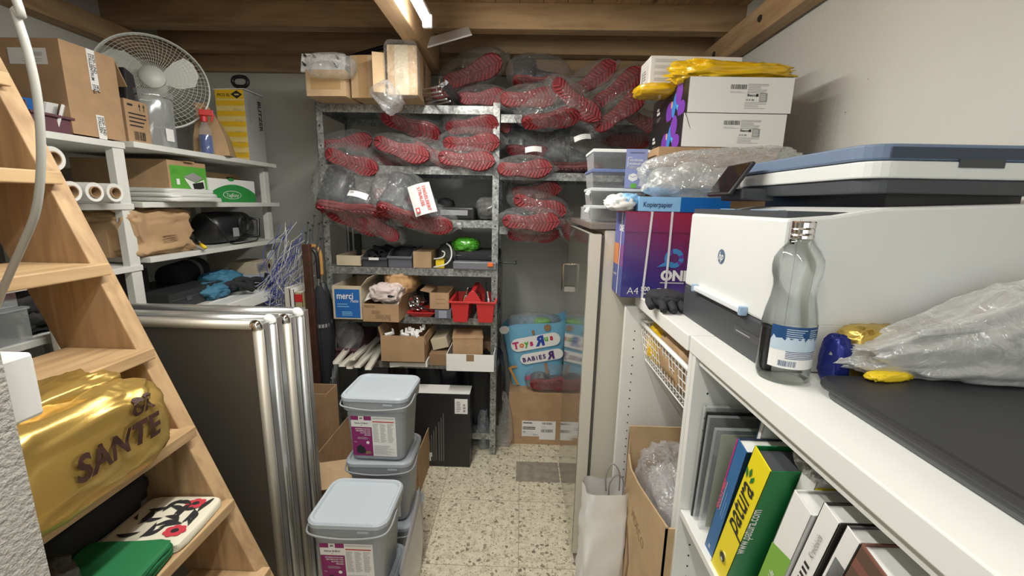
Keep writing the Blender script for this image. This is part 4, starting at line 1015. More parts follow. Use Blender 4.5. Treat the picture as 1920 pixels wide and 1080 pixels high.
# fan
c = Vector((-1.665, 2.0, 1.985)); ang = .62
t = thing('desk_fan', 'white round fan with wire guard, tilted behind the clear jar', 'fan', (c.x, c.y, L1))
FP = mat('off white fan plastic', (.66, .68, .64), .4)
Rf = Matrix.Rotation(math.radians(38), 3, 'Z') @ Matrix.Rotation(math.radians(-10), 3, 'X') @ Matrix.Rotation(PI / 2, 3, 'X')   # local z looks to the aisle
ctr = Vector((0, 0, c.z - L1)); R = .205
e = Rf.to_euler()
q = MB()
q.tube([(R * math.cos(2 * PI * i / 48), R * math.sin(2 * PI * i / 48), 0) for i in range(48)], .004, FP, 8, True)
q.tube([(R * math.cos(2 * PI * i / 48), R * math.sin(2 * PI * i / 48), -.012) for i in range(48)], .003, FP, 8, True)
q.build('guard_ring', t, smooth=True, loc=ctr, rot=e)
q = MB()
for k in range(64):
    a = 2 * PI * k / 64; 
    for s in (1,):
        b = a + .35 * s
        pts = [(r * math.cos(a + .35 * (r / R)), r * math.sin(a + .35 * (r / R)), .055 * math.sqrt(max(0, 1 - (r / R) ** 2))) for r in (.045, .09, .14, .18, R)]
        q.tube(pts, .0008, FP, 4)
for r in (.07, .085, .1, .115, .13, .145, .16, .175, .19):
    q.tube([(r * math.cos(2 * PI * i / 40), r * math.sin(2 * PI * i / 40), .055 * math.sqrt(1 - (r / R) ** 2)) for i in range(40)], .0008, FP, 4, True)
q.build('wire_guard', t, loc=ctr, rot=e)['kind'] = 'stuff'
q = MB(); q.lathe([(.048, .045), (.046, .060), (.001, .064)], None, 32); q.build('hub_cap', t, FP, smooth=True, loc=ctr, rot=e)
for k in range(3):
    a = 2 * PI * k / 3 + .5; q = MB()
    pts = [(.03, -.02), (.08, -.055), (.14, -.062), (.178, -.03), (.185, .02), (.165, .05), (.11, .045), (.05, .02)]
    vs = [(x, y, y * .35 - .005) for x, y in pts] + [(x, y, y * .35 - .008) for x, y in pts]; n = len(pts)
    q.add(vs, [list(range(n)), list(range(n, 2 * n))[::-1]] + [(i, n + i, n + (i + 1) % n, (i + 1) % n) for i in range(n)], None, Matrix.Rotation(a, 3, 'Z'))
    q.build('fan_blade', t, FP, bev=.001, loc=ctr, rot=e)
q = MB(); q.lathe([(.04, -.10), (.05, -.09), (.05, -.02), (.03, -.01)], FP, 24); q.build('motor_housing', t, smooth=True, loc=ctr, rot=e)
q = MB(); q.tube([(-.03, .06, 0.01), (-.03, .05, .15), ctr + Rf @ Vector((0, 0, -.06))], .012, FP, 10); q.lathe([(.09, 0), (.085, .018), (.02, .025)], FP, 28, (-.03, .06, 0)); q.build('stand', t, smooth=False)
# spray bottle
b0 = P(374, 290, Z=L1)
t = thing('spray_bottle', 'clear spray bottle with red trigger head and blue liquid', 'bottle', (b0.x + .055, b0.y - .02, L1), .5)
MB().lathe([(.026, 0), (.028, .006), (.028, .075), (.022, .11), (.012, .135), (.012, .145)], None, 24).build('bottle_body', t, CLEARB, smooth=True)
MB().lathe([(.0255, .002), (.0265, .006), (.0265, .085), (.001, .085)], None, 24).build('blue_liquid', t, mat('blue liquid', (.01, .06, .30), .15), smooth=True)
q = MB(); q.lathe([(.014, .145), (.014, .17), (.010, .172)], RED, 16); q.box((.012, 0, .187), (.055, .018, .026), RED); q.box((.034, 0, .165), (.008, .012, .035), RED, (0, .35, 0)); q.build('trigger_head', t, bev=.002)
# standing kraft bag
b0 = P(412, 293, Z=L1)
t = thing('kraft_paper_bag', 'standing brown paper bag folded to a point beside the yellow box', 'bag', (b0.x - .02, b0.y, L1), .35)
q = MB(); q.loft([[(-.075, -.055, 0), (.075, -.055, 0), (.075, .055, 0), (-.075, .055, 0)], [(-.07, -.05, .08), (.062, -.05, .08), (.062, .05, .08), (-.07, .05, .08)], [(-.062, -.02, .16), (.03, -.02, .16), (.03, .03, .16), (-.062, .03, .16)], [(-.055, 0, .235), (-.012, 0, .235), (-.012, .006, .235), (-.055, .006, .235)]], KRAFT); q.build('bag_body', t, bev=.002)
q = MB(); q.box((-.036, -.009, .225), (.045, .005, .03), KRAFT, (.2, 0, 0)); q.build('folded_top', t, bev=.001)
# yellow box with handle
t = carton('yellow_striped_carton', 'tall yellow striped carton with black carry handle at the far shelf end', 'box', (-1.575, 2.455, L1), (.155, .16, .365), 0, mat('grey print carton', (.40, .40, .39), .6))
w_, d_, h_ = .155, .16, .365
f = faces(w_, d_, h_); q = MB(); YB1 = mat('pale yellow print', (.80, .62, .22), .55); YB2 = mat('deep yellow print', (.80, .50, .02), .55)
q.rect(f['front'], 0, 0, w_, h_, YB1)
for k in range(6): q.rect(f['front'], 0, .02 + k * .053, w_, .026, YB2, .0012)
q.rect(f['front'], 0, h_ - .045, w_, .045, YB2, .0014)
q.text(f['front'], .012, h_ - .034, .020, 'PICO EL', INK, .002, .02); q.poly(f['front'], [(.085, h_ - .024), (.118, h_ - .045), (.148, h_ - .024), (.118, h_ - .004)], INK, .002)
q.rect(f['front'], .106, h_ - .028, .024, .007, YB1, .0026)
for k in range(10): q.lines(f['front'], .095, .035 + k * .028, .045, .012, 2, YB2 if k % 2 else GREYINK, k, .2, .0024)
fr = f['right']; q.text(fr, .115, h_ - .03, .04, 'BLITZER', INK, .002, .03, rot=-PI / 2 , sx=1.1); q.text(fr, .03, h_ - .05, .022, 'PICO ELAM', GREYINK, .002, 0, rot=-PI / 2)
q.build('printed_sides', t)
q = MB(); q.box((0, 0, h_ + .002), (w_ + .012, d_ + .012, .004), LABEL, (0, -.03, 0)); q.build('lid_flap', t)
q = MB(); q.tube([(.015 + .042 * math.copysign(abs(math.cos(2 * PI * i / 20)) ** .7, math.cos(2 * PI * i / 20)), 0, h_ + .060 + .026 * math.sin(2 * PI * i / 20)) for i in range(20)], .010, BLACK, 8, True); q.tube([(.015, 0, h_ + .002), (.015, 0, h_ + .034)], .009, BLACK); q.build('carry_handle', t, smooth=True)

# --- second shelf
FR = mat('white film roll', (.74, .74, .71), .35); CORE = mat('brown roll core', (.34, .22, .12), .7)
def roll(label, px, py, rad, X=-1.41, length=.42, z=None, group='film rolls on the second left shelf'):
    p = P(px, py, X=X); zz = z if z is not None else p.z
    t = thing('film_roll', label, 'roll', (X, p.y, zz), 0, group)
    M = rot3((0, -PI / 2, 0))
    MB().lathe([(rad, 0), (rad, length)], None, 28, M=M, caps=False).lathe([(rad, 0), (rad * .58, 0.002)], None, 28, M=M, caps=False).build('film', t, FR, smooth=False)
    MB().lathe([(rad * .60, -.004), (rad * .60, length), (rad * .50, length), (rad * .50, -.004), (rad * .60, -.004)], CORE, 24, M=M, caps=False).lathe([(rad * .52, .12), (.001, .12)], BLACKM, 24, M=M, caps=False).build('roll_core', t, smooth=False)
    return t
roll('left film roll of the three lying side by side, partly behind the stair stringer', 133, 347, .031, z=L2 + .031)
roll('middle film roll of the three lying side by side', 176, 349, .031, z=L2 + .031)
roll('right film roll of the three, next to the folded sheets', 213, 343, .031, z=L2 + .031)
p = P(100, 297, X=-1.44)
roll('wide white roll lying on top of the three film rolls', 100, 297, .036, -1.44, .3, p.z)
p = P(285, 372, Z=L2)
t = thing('folded_sheet_stack', 'stack of folded white plastic sheets right of the film rolls', 'sheets', (-1.54, 1.86, L2))
for k, (w0, d0, h0, z0) in enumerate(((.27, .30, .022, 0), (.26, .29, .02, .018), (.25, .26, .022, .034))):
    MB().blob((w0, d0, h0), None, .3, .06, 4, k + 3, warp=lambda p, k=k: (p.x, p.y, p.z + (.03 - .02 * k) * 0)).build('folded_sheet', t, mat('sheet white', (.66, .67, .64), .5, bmp=.3, bscale=14, bdist=.004), smooth=True, loc=(0, -.01 * k, z0))
t, w_, d_, h_ = xbox('scale_carton', 'brown carton with a green printed picture of a shop scale', 'box', 322, 392, 304, 374, -1.50, .42, L2, m=CARD, tape=False)
q = MB(); f = faces(w_, d_, h_)['right']; q.rect(f, d_ * .04, h_ * .10, d_ * .95, h_ * .78, mat('green print', (.10, .38, .05), .45))
q.poly(f, [(d_ * .36, h_ * .62), (d_ * .62, h_ * .74), (d_ * .88, h_ * .62), (d_ * .66, h_ * .50)], GREYINK, .002); q.poly(f, [(d_ * .36, h_ * .60), (d_ * .66, h_ * .48), (d_ * .90, h_ * .58), (d_ * .92, h_ * .34), (d_ * .60, h_ * .22), (d_ * .40, h_ * .52)], LABEL, .003)
q.poly(f, [(d_ * .56, h_ * .46), (d_ * .86, h_ * .52), (d_ * .88, h_ * .36), (d_ * .60, h_ * .28)], INK, .004); q.lines(f, d_ * .08, h_ * .68, d_ * .22, h_ * .14, 4, LGREEN, 3, .4, .003); q.rect(f, d_ * .16, h_ * .42, d_ * .08, h_ * .14, LABEL, .003)
q.build('printed_picture', t)
MB().box((.21, 0, h_ - .001), (.03, .05, .004), TAPE).build('tape', t); MB().box((.2105, 0, .008), (.002, .05, .016), TAPE).build('tape', t)
t, w_, d_, h_ = xbox('green_white_carton', 'white carton with green curve and oval name print', 'box', 396, 480, 337, 379, -1.49, .2, L2, m=LABEL)
q = MB(); f = faces(w_, d_, h_)['right']
q.poly(f, [(0, 0), (d_, 0), (d_, h_ * .38)] + [(d_ * (1 - u), h_ * (.38 + .40 * math.sin(PI * u) ** .8)) for u in [i / 12 for i in range(1, 12)]] + [(0, h_ * .38)], GREEN)
q.ell(f, d_ * .45, h_ * .32, d_ * .20, h_ * .18, LABEL, .001); q.ell(f, d_ * .45, h_ * .32, d_ * .19, h_ * .16, GREEN, .0014); q.text(f, d_ * .45, h_ * .24, h_ * .22, 'TagEasy', LABEL, .002, 0, align='CENTER', sx=1.2)
q.ell(f, d_ * .45, h_ * .99, d_ * .07, h_ * .07, GREEN, .001); q.build('printed_front', t)
t = carton('plain_carton', 'brown carton with a dark slot behind the green and white carton', 'box', (-1.73, 2.30, L2), (.24, .28, .15), 0, CARD); MB().box((.121, .06, .11), (.002, .05, .045), BLACKM).build('slot', t)
tag(MB().blob((.05, .05, .14), None, .5, .05).build('grey_plastic_part', smooth=True, m=mat('light grey plastic', (.4, .4, .4), .5), loc=(-1.60, 2.125, L2)), 'rounded grey plastic part between the scale carton and the plain carton', 'part')

# --- third shelf
t, w_, d_, h_ = xbox('low_carton', 'low brown carton left of the crumpled paper bag', 'box', 205, 262, 424, 468, -1.56, .34, L3, m=CARD)
t = carton('black_flat_box', 'black flat box with pale stripes on the low brown carton', 'box', (-1.72, 1.80, L3 + h_ + .001), (.32, .28, .07), 0, BLACKM); MB().box((.161, 0, .03), (.002, .27, .006), DGREY).box((.161, 0, .05), (.002, .27, .004), DGREY).build('pale_stripe', t)
a = P(262, 465, X=-1.46); b = P(375, 465, X=-1.46); tp = P(330, 388, X=-1.46)
t = thing('crumpled_paper_bag', 'crumpled kraft paper bag with rolled top on the third left shelf', 'bag', (-1.57, (a.y + b.y) / 2, L3))
L_ = b.y - a.y; H_ = .175
q = MB(); q.blob((.20, L_ * .96, H_), None, .36, .17, 3.0, 77, n=96, warp=lambda p: (p.x + .05 * max(0, .1 - p.z), p.y * (1 + .5 * max(0, p.z - .08)) - .25 * max(0, p.z - .06), p.z)); q.build('bag_body', t, KRAFT, smooth=True)
q = MB(); q.tube(smooth_pts([(.06, -.02, H_ - .006), (.085, .05, H_ + .002), (.075, .12, H_ - .004), (.06, .17, H_ - .012)]), .011, KRAFT, 8); q.build('rolled_top', t, smooth=True)
q = MB(); fr = (Vector((.104, -.03, .05)), Vector((0, 1, 0)), Vector((0, 0, 1))); q.lines(fr, 0, 0, .12, .03, 4, CARD_D, 3, .4); q.build('faint_print', t)
p = P(378, 452, X=-1.46)
t = thing('hose_nozzle', 'yellow and black hose nozzle lying between paper bag and black compressor', 'nozzle', (-1.46, p.y, L3 + .012), .9)
MB().tube([(0, -.04, 0), (0, .03, .012)], .008, YELLOW, 10).build('yellow_tube', t, smooth=True); MB().tube([(0, .03, .012), (0, .06, .03)], .011, BLACK, 10).build('grip', t, smooth=True)
a = P(385, 460, X=-1.5); b = P(485, 460, X=-1.5)
t = thing('black_compressor', 'black drum shaped vacuum device with cable and side handle', 'appliance', (-1.58, (a.y + b.y) / 2 + .02, L3))
L_ = b.y - a.y
q = MB(); q.lathe([(.06, -L_ * .42), (.078, -L_ * .40), (.082, 0), (.078, L_ * .25), (.06, L_ * .3)], BLACK, 32, (0, 0, .083), rot3((PI / 2, 0, 0))); q.build('drum', t, smooth=True)
MB().box((.0, .10, .08), (.13, .10, .13), BLACKM).build('motor_block', t, bev=.02)
MB().box((.083, .0, .06), (.002, .045, .045), mat('grey rating plate', (.35, .36, .37), .5)).build('rating_plate', t)
MB().tube([(.06, .12, .03), (.10, .16, .03), (.10, .17, .12), (.05, .14, .13)], .009, BLACK, 8).build('side_handle', t, smooth=True)
q = MB(); q.tube(smooth_pts([(.04, -.15, .15), (.09, -.12, .08), (.10, -.08, .01), (.12, .02, .006), (.11, .12, .008), (.09, .17, .02)]), .0035, BLACK, 6)
for k in range(3): q.tube([(.09 + .004 * k, .05 + .035 * math.cos(2 * PI * i / 24), .10 + .045 * math.sin(2 * PI * i / 24)) for i in range(24)], .003, BLACK, 6, True)
q.build('power_cable', t, smooth=True)
# --- fourth shelf
q = carton('black_tool_case', 'black plastic tool case on the fourth left shelf', 'case', (-1.63, 1.86, L4), (.30, .34, .075), .05, mat('case black', (.03, .032, .034), .4)); MB().box((.15, 0, .045), (.004, .33, .003), DGREY).box((.152, -.06, .04), (.006, .03, .02), DGREY).build('latch', q)
carton('dark_flat_carton', 'dark flat box at the near end of the fourth left shelf', 'box', (-1.76, 1.70, L4 + .078), (.3, .14, .10), 0, BLACKM)
t = thing('black_round_case', 'black round padded case with blue fabric lining at the back of the fourth shelf', 'case', (-1.72, 2.10, L4))
MB().lathe([(.055, -.16), (.062, -.15), (.062, .15), (.055, .16)], None, 24, (0, 0, .10), rot3((PI / 2, 0, .3))).build('case_body', t, BLACKF, smooth=True)
MB().lathe([(.0635, -.06), (.0635, -.02)], None, 24, (0, 0, .10), rot3((PI / 2, 0, .3)), caps=False).build('grey_band', t, mat('grey band', (.25, .25, .25), .6), smooth=True)
TEAL = mat('teal fabric', (.05, .19, .30), .65, bmp=.5, bscale=20, bdist=.004)
for i, (px, py, dx, dy, dz, lab) in enumerate(((385, 540, .15, .17, .07, 'crumpled teal fabric with black straps, nearer of two'), (425, 520, .16, .18, .10, 'crumpled teal fabric behind the black straps, farther of two'))):
    p = P(px, py, X=-1.50)
    tag(MB().blob((dx, dy, dz), None, .8, .22, 5, 60 + i, n=48).build('teal_cloth', smooth=True, m=TEAL, loc=(-1.52 - .05 * i, 1.98 + .17 * i, L4)), lab, 'cloth', 'teal cloths on the fourth left shelf')
for i, (y, z, r) in enumerate(((2.04, .03, .3), (2.10, .04, 1.0), (2.15, .03, 1.8), (2.22, .02, .6))):
    q = MB().tube(smooth_pts([(-.06, -.04, 0), (-.02, .0, .03), (.03, .01, .025), (.07, .05, -.01)]), .016, BLACKF, 8); q.tube([(.06, .045, 0), (.085, .06, -.005)], .008, CHROME if i == 1 else BLACK, 8)
    tag(q.build('padded_strap', smooth=True, loc=(-1.43, y, L4 + z), rot=(0, 0, r)), ['black padded strap draped over the near teal cloth', 'black strap with chrome end on the fourth left shelf', 'black strap between the teal cloth and the blue-white box', 'black strap end reaching towards the back wall'][i], 'strap', 'black straps on the fourth left shelf')
t = thing('black_spoon_rest', 'black paddle with upright handle lying on the white box end', 'tool', (-1.42, 2.25, L4 + .012), .2)
MB().blob((.09, .04, .016), None, .8, .02).build('paddle', t, BLACK, smooth=True); MB().box((.03, 0, .04), (.03, .006, .06), BLACK, (0, .2, 0)).build('upright', t, bev=.002)
t = carton('blue_white_box', 'pale blue and white flat box at the far end of the fourth left shelf', 'box', (-1.56, 2.42, L4), (.22, .17, .055), .0, mat('pale blue carton', (.50, .56, .64), .5)); 
t2 = carton('picture_window_box', 'box with clear window and tool picture standing on the pale blue flat box', 'box', (-1.58, 2.42, L4 + .0555), (.16, .16, .07), .0, CARD_P); f = faces(.16, .16, .07)
MB().rect(f['right'], .01, .01, .09, .05, mat('window grey', (.35, .36, .35), .2)).poly(f['right'], [(.11, .035), (.125, .055), (.14, .035), (.125, .012)], INK, .001).lines(f['right'], .02, .02, .07, .03, 3, INK, 2, .3, .0012).build('printed_side', t2)
t = thing('white_drawer_board', 'thick white board jutting out of the fourth left shelf', 'board', (-1.42, 2.17, .94))
MB().box((-.05, 0, .028), (.22, .56, .056), WHITEP).build('board_body', t, bev=.003)
q = MB()
for y in (-.22, -.205, .0, .2): q.lathe([(.003, 0), (.003, .0008)], BLACK, 8, (.0603, y, .03), rot3((0, PI / 2, 0)))
q.build('drill_hole', t)
t = carton('open_brown_carton', 'open brown carton with a loose flap behind the picture frames', 'box', (-1.40, 1.72, .86), (.5, .26, .135), -.03, CARD_D, flaps=1, wall=.005)
MB().box((.1, -.10, .128), (.12, .05, .004), CARD_L, (.4, 0, .1)).build('loose_flap', t)
tag(MB().bb((-1.435, 1.61, .62), (-1.13, 1.86, .86), CARD).build('closed_carton', bev=.002), 'closed brown carton under the open carton, hidden behind the picture frames', 'box')
tag(MB().bb((-1.435, 1.61, .0), (-1.13, 1.86, .619), CARD).build('tall_carton', bev=.002), 'tall brown carton on the floor behind the picture frames', 'box')
# --- seen through the stairs, lower left
def clearbox(name, label, loc, size, rz=0, lidm=None, group=None):
    t = thing(name, label, 'box', loc, rz, group); w_, d_, h_ = size; q = MB(); th = .002
    for s in (-1, 1): q.box((s * w_ / 2, 0, h_ / 2), (th, d_, h_), CLEARB); q.box((0, s * d_ / 2, h_ / 2), (w_, th, h_), CLEARB)
    q.box((0, 0, .001), (w_, d_, .002), CLEARB); q.build('box_shell', t); MB().box((0, 0, h_), (w_ + .01, d_ + .01, .008), lidm or CLEARB).build('lid', t, bev=.002)
    return t
t = clearbox('clear_storage_box', 'clear storage box with lid seen between the stair treads', (-1.60, 1.12, 1.0455), (.24, .16, .10), 0, None)
t = clearbox('clear_storage_box', 'second clear storage box stacked on the one between the stair treads', (-1.61, 1.12, 1.151), (.22, .15, .06), 0, None)
for i, (y, z) in enumerate(((1.26, .03), (1.32, .02), (1.23, .08))):
    tag(MB().blob((.15, .10, .09), None, .6, .25, 5, 90 + i).build('dark_bundle', smooth=True, m=BLACKM, loc=(-1.58, y, 1.0455 + z - .02)), ['dark crumpled bundle beside the clear storage boxes', 'dark bundle at the far side of the clear storage boxes', 'dark bundle lying on the two others beside the clear boxes'][i], 'bundle', 'dark bundles seen through the stairs')

# ================================================================ BUNDLE OF FENCE NETTING, STICKS, UMBRELLAS BY THE LEFT POST
t = thing('netting_bundle', 'tangled blue and white electric fence netting with black knobs by the left rack post', 'netting', (-1.24, 2.22, 0))
rd = random.Random(12); qw, qb, qk = MB(), MB(), MB()
CB = mat('blue cord', (.04, .07, .40), .6); CW = mat('white cord', (.72, .72, .70), .6)
for k in range(64):
    a = Vector((rd.uniform(-.02, .12), rd.uniform(-.05, .05), 1.17 + rd.uniform(-.10, .20)))
    b = Vector((rd.uniform(-.34, .02), rd.uniform(-.06, .06), .74 + rd.uniform(0, .12)))
    mids = [a.lerp(b, u) + Vector((rd.uniform(-.06, .03), rd.uniform(-.03, .03), rd.uniform(-.04, .04))) for u in (.25, .5, .75)]
    (qw if k % 5 > 1 else qb).tube(smooth_pts([a] + mids + [b], 5), 0.0014, None, 4)
for k in range(34):
    c0 = Vector((rd.uniform(-.28, .02), rd.uniform(-.05, .05), rd.uniform(.78, .98))); r = rd.uniform(.02, .06)
    (qb if k % 2 else qw).tube([c0 + Vector((r * math.cos(2 * PI * i / 14), .01 * math.sin(i), r * .7 * math.sin(2 * PI * i / 14))) for i in range(14)], 0.0014, None, 4, True)
qw.build('white_cord', t, CW)['kind'] = 'stuff'; qb.build('blue_cord', t, CB)['kind'] = 'stuff'
for k in range(9):
    px, py = [(586, 405), (574, 418), (595, 420), (570, 437), (600, 417), (605, 425), (583, 423), (598, 448), (578, 432)][k]
    p = P(px, py, Y=2.2); x, z = p.x + 1.24, p.z
    MB().tube([(x - .02 - .004 * k, 0, z - .14), (x - .01, 0, z - .06), (x, 0, z)], .0022, DGREY, 5).lathe([(.001, -.006), (.006, -.003), (.006, .003), (.001, .006)], BLACK, 8, (x, 0, z)).build('spike', t)
    if k == 8: break
BRW = mat('dark brown wood', (.06, .025, .015), .5, nscale=20, namp=.3)
a, b = P(582, 458, Y=2.16), P(590, 690, Y=2.16)
zt = P(580, 458, Y=2.14).z
tag(MB().box((0, 0, zt / 2), (.040, .026, zt), BRW).build('brown_wooden_slat', bev=.003, loc=(P(582, 560, Y=2.14).x, 2.14, 0)), 'dark brown wooden slat standing in front of the netting', 'slat')
def umbrella(label, x, y, top, m, handle=None, lean=0):
    t = thing('folded_umbrella', label, 'umbrella', (x, y, .02), rot=(lean, 0, 0))
    rings = []
    n = 16
    for z, r in ((.0, .004), (.38, .006), (.46, .018), (.58, .032), (.72, .040), (.86, .038), (.95, .026), (1.0, .012)):
        rings.append([(r * (1 + .28 * math.cos(8 * (2 * PI * i / (n * 2)) * 2)) * math.cos(2 * PI * i / (n * 2)), r * (1 + .28 * math.cos(8 * (2 * PI * i / (n * 2)) * 2)) * math.sin(2 * PI * i / (n * 2)), z * top) for i in range(n * 2)])
    MB().loft(rings).build('canopy', t, m, smooth=True)
    MB().lathe([(.042, .78 * top), (.042, .80 * top)], None, 20, caps=False).build('strap', t, mat('umbrella strap', (.3, .3, .31), .6), smooth=True)
    MB().tube([(0, 0, .97 * top), (0, 0, 1.06 * top)], .004, STEEL, 8).build('shaft', t)
    if handle: MB().tube(smooth_pts([(0, 0, 1.04 * top), (0, 0, 1.14 * top), (-.01, 0, 1.18 * top), (-.032, 0, 1.195 * top), (-.055, 0, 1.185 * top), (-.064, 0, 1.16 * top)]), .010, handle, 10).build('crook_handle', t, smooth=True)
    return t
umbrella('black folded umbrella with tan wooden crook handle by the left rack post', P(609, 600, Y=2.24).x, 2.24, 1.02, mat('black nylon', (.03, .032, .04), .45), mat('tan varnished wood', (.50, .27, .08), .3))
umbrella('second folded black umbrella with black crook handle close to the slat', P(602, 600, Y=2.19).x, 2.195, 1.01, BLACKF, BLACK)
t = umbrella('long grey folded umbrella leaning low against the rack post', P(618, 680, Y=2.27).x, 2.265, .60, mat('grey nylon', (.20, .21, .21), .5), None)
# books / binders standing between shelf and slat
for i, (px0, px1, yt, m_, lab) in enumerate(((538, 548, 540, mat('cream cover', (.62, .60, .52), .6), 'white tall book left of the slat'), (549, 556, 542, LABEL, 'thin white book beside the tall white book'), (557, 571, 548, mat('tan cover', (.42, .34, .20), .6), 'tan book with red top edge beside the slat'))):
    a = P(px0, 600, Y=2.12); b = P(px1, 600, Y=2.12); tp = P(px0, yt, Y=2.12)
    t = thing('standing_book', lab, 'book', ((a.x + b.x) / 2, 2.20, .60), 0, 'books standing beside the slat')
    h_ = tp.z - .60; wd = (b.x - a.x)
    q = MB(); q.bb((-wd / 2, -.085, 0), (-wd / 2 + .002, .085, h_), m_).bb((wd / 2 - .002, -.085, 0), (wd / 2, .085, h_), m_).bb((-wd / 2, -.085, 0), (wd / 2, -.083, h_), m_); q.build('cover', t)
    MB().bb((-wd / 2 + .002, -.083, .003), (wd / 2 - .002, .082, h_ - .003), PAPER).build('pages', t)
    if i == 2: MB().bb((-wd / 2, -.0865, h_ - .05), (wd / 2, -.0855, h_ - .01), RED).build('red_band', t)
t = carton('book_carton', 'brown carton standing on the floor under the books by the left rack', 'box', (P(556, 600, Y=2.2).x, 2.2, 0), (.15, .2, .595), 0, CARD_D)
# ================================================================ PRINTER ON THE WORKTOP
CTZ = CT + .0005
PRW = mat('printer white', (.74, .76, .75), .45, bmp=.08, bscale=900, bdist=.0003)
PRD = mat('printer charcoal', (.055, .06, .068), .5)
PRB = mat('printer slate blue', (.15, .21, .32), .45)
px0, px1, py0, py1 = .465, .90, .765, 1.195
O = Vector(((px0 + px1) / 2, (py0 + py1) / 2, CTZ))
t = thing('printer', 'large white office printer with slate blue scanner lid on the worktop', 'printer', O)
def pb(a, b, m): return MB().bb([a[i] - O[i] for i in range(3)], [b[i] - O[i] for i in range(3)], m)
pb((px0, py0, CTZ), (px1, py1, 1.268), PRD).build('lower_tray', t, bev=.006)
q = MB()
q.prism([(px0 - O.x, 1.268 - O.z), (px1 - O.x, 1.268 - O.z), (px1 - O.x, 1.50 - O.z), (px0 + .16 - O.x, 1.487 - O.z), (px0 + .08 - O.x, 1.472 - O.z), (px0 - O.x, 1.465 - O.z)], 1, py0 - O.y, py1 - O.y, PRW)
q.build('body_shell', t, bev=.006)
pb((px0 + .022, py0 - .0008, 1.27), (px0 + .0228, py0, 1.465), PALEINK).build('panel_seam', t)
pb((px0 + .010, py0 - .0006, CTZ + .002), (px1 - .01, py0 + .004, 1.272), PRW).build('side_skirt', t)
o = MB(); 
o.bb((px0 - .014 - O.x, .86 - O.y, 1.268 - O.z), (px0 - .001 - O.x, 1.10 - O.y, 1.281 - O.z), mat('pull bar white', (.72, .76, .80), .35))
oo = o.build('pull_bar', t, bev=.003)
MB().bb((px0 - .016 - O.x, .852 - O.y, 1.265 - O.z), (px0 - O.x, .862 - O.y, 1.284 - O.z), mat('pale blue plastic', (.30, .42, .58), .4)).build('bar_end', oo, bev=.002)
MB().bb((px0 - .016 - O.x, 1.098 - O.y, 1.265 - O.z), (px0 - O.x, 1.108 - O.y, 1.284 - O.z), mat('pale blue plastic', (.30, .42, .58), .4)).build('bar_end', oo, bev=.002)
# badge with letters
fr = (Vector((px0 - O.x, py1 - O.y, 0)), Vector((0, -1, 0)), Vector((0, 0, 1)))
bp = P(1353, 481, X=px0)
u0, v0 = py1 - bp.y, bp.z - O.z
q = MB(); q.ell(fr, u0, v0, .017, .017, mat('badge blue', (.10, .16, .25), .4), .001, 32); q.text(fr, u0, v0 - .0075, .026, 'hp', LABEL, .002, .02, shear=.3, align='CENTER', sx=.9); q.build('round_badge', t, label='dark round badge with letters hp')
q = MB(); b2 = P(1400, 628, X=px0); q.rect(fr, py1 - b2.y - .05, b2.z - O.z - .008, .10, .016, mat('embossed plate', (.075, .08, .09), .3), .001); q.lines(fr, py1 - b2.y - .04, b2.z - O.z - .004, .08, .006, 1, GREYINK, 3, .5, .002); q.build('name_plate', t)
pb((px0 + .005, py0 + .01, 1.466), (px1, py1 - .005, 1.478), PRD).build('top_deck', t)
q = pb((px0 + .02, .98, 1.474), (px0 + .035, 1.08, 1.4795), mat('pale blue plastic', (.30, .42, .58), .4)); q.bb((px0 + .02 - O.x, .83 - O.y, 1.474 - O.z), (px0 + .035 - O.x, .93 - O.y, 1.4795 - O.z), mat('pale blue plastic', (.30, .42, .58), .4))
sx0 = .59
pb((px0 + .02, .83, 1.474), (px0 + .035, .93, 1.4795), mat('pale blue plastic', (.30, .42, .58), .4)).build('paper_guide', t); pb((px0 + .02, 1.0, 1.474), (px0 + .035, 1.07, 1.4795), mat('pale blue plastic', (.30, .42, .58), .4)).build('paper_guide', t)
pb((sx0 + .07, py0 + .04, 1.478), (px1, py1, 1.52), BLACK).build('output_slot', t)
def rr_(x0, x1, y0, y1, r):
    pts = []
    for cx, cy, a0 in ((x1 - .01, y0 + .01, -PI / 2), (x1 - .01, y1 - .01, 0), (x0 + .01, y1 - .01, PI / 2), (x0 + r, y0 + r, PI)):
        R_ = r if cx == x0 + r else .01
        for i in range(7): a = a0 + PI / 2 * i / 6; pts.append((cx + R_ * math.cos(a) - O.x, cy + R_ * math.sin(a) - O.y))
    return pts
MB().prism(rr_(sx0 + .006, px1, py0 + .003, py1 + .01, .045), 2, 1.512 - O.z, 1.537 - O.z, PRD).build('scanner_underside', t, bev=.002)
MB().prism(rr_(sx0, px1 + .01, py0 - .003, py1 + .012, .045), 2, 1.537 - O.z, 1.566 - O.z, PRW).build('scanner_rim', t, bev=.003)
q = MB().prism(rr_(sx0 - .004, px1 + .01, py0 - .003, py1 + .012, .05), 2, 1.567 - O.z, 1.594 - O.z, PRB); q.build('scanner_lid', t, bev=.004)
pb((sx0 + .03, py0 - .0045, 1.570), (px1, py0 - .002, 1.588), mat('lid recess', (.04, .055, .09), .5)).build('lid_recess', t)
pb((.735, py0 - .005, 1.556), (.81, py0 - .002, 1.570), PRD).build('finger_notch', t)
scr = thing('x', 'x', 'x'); bpy.data.objects.remove(scr)
q = MB(); q.box((0, 0, 0), (.010, .125, .095), BLACK); o = q.build('control_screen', t, bev=.003, loc=(.530 - O.x, 1.135 - O.y, 1.552 - O.z), rot=(0, math.radians(33), 0))
MB().box((-.0056, 0, 0), (.001, .112, .082), mat('screen glass', (.01, .01, .012), .06)).build('screen_glass', o)
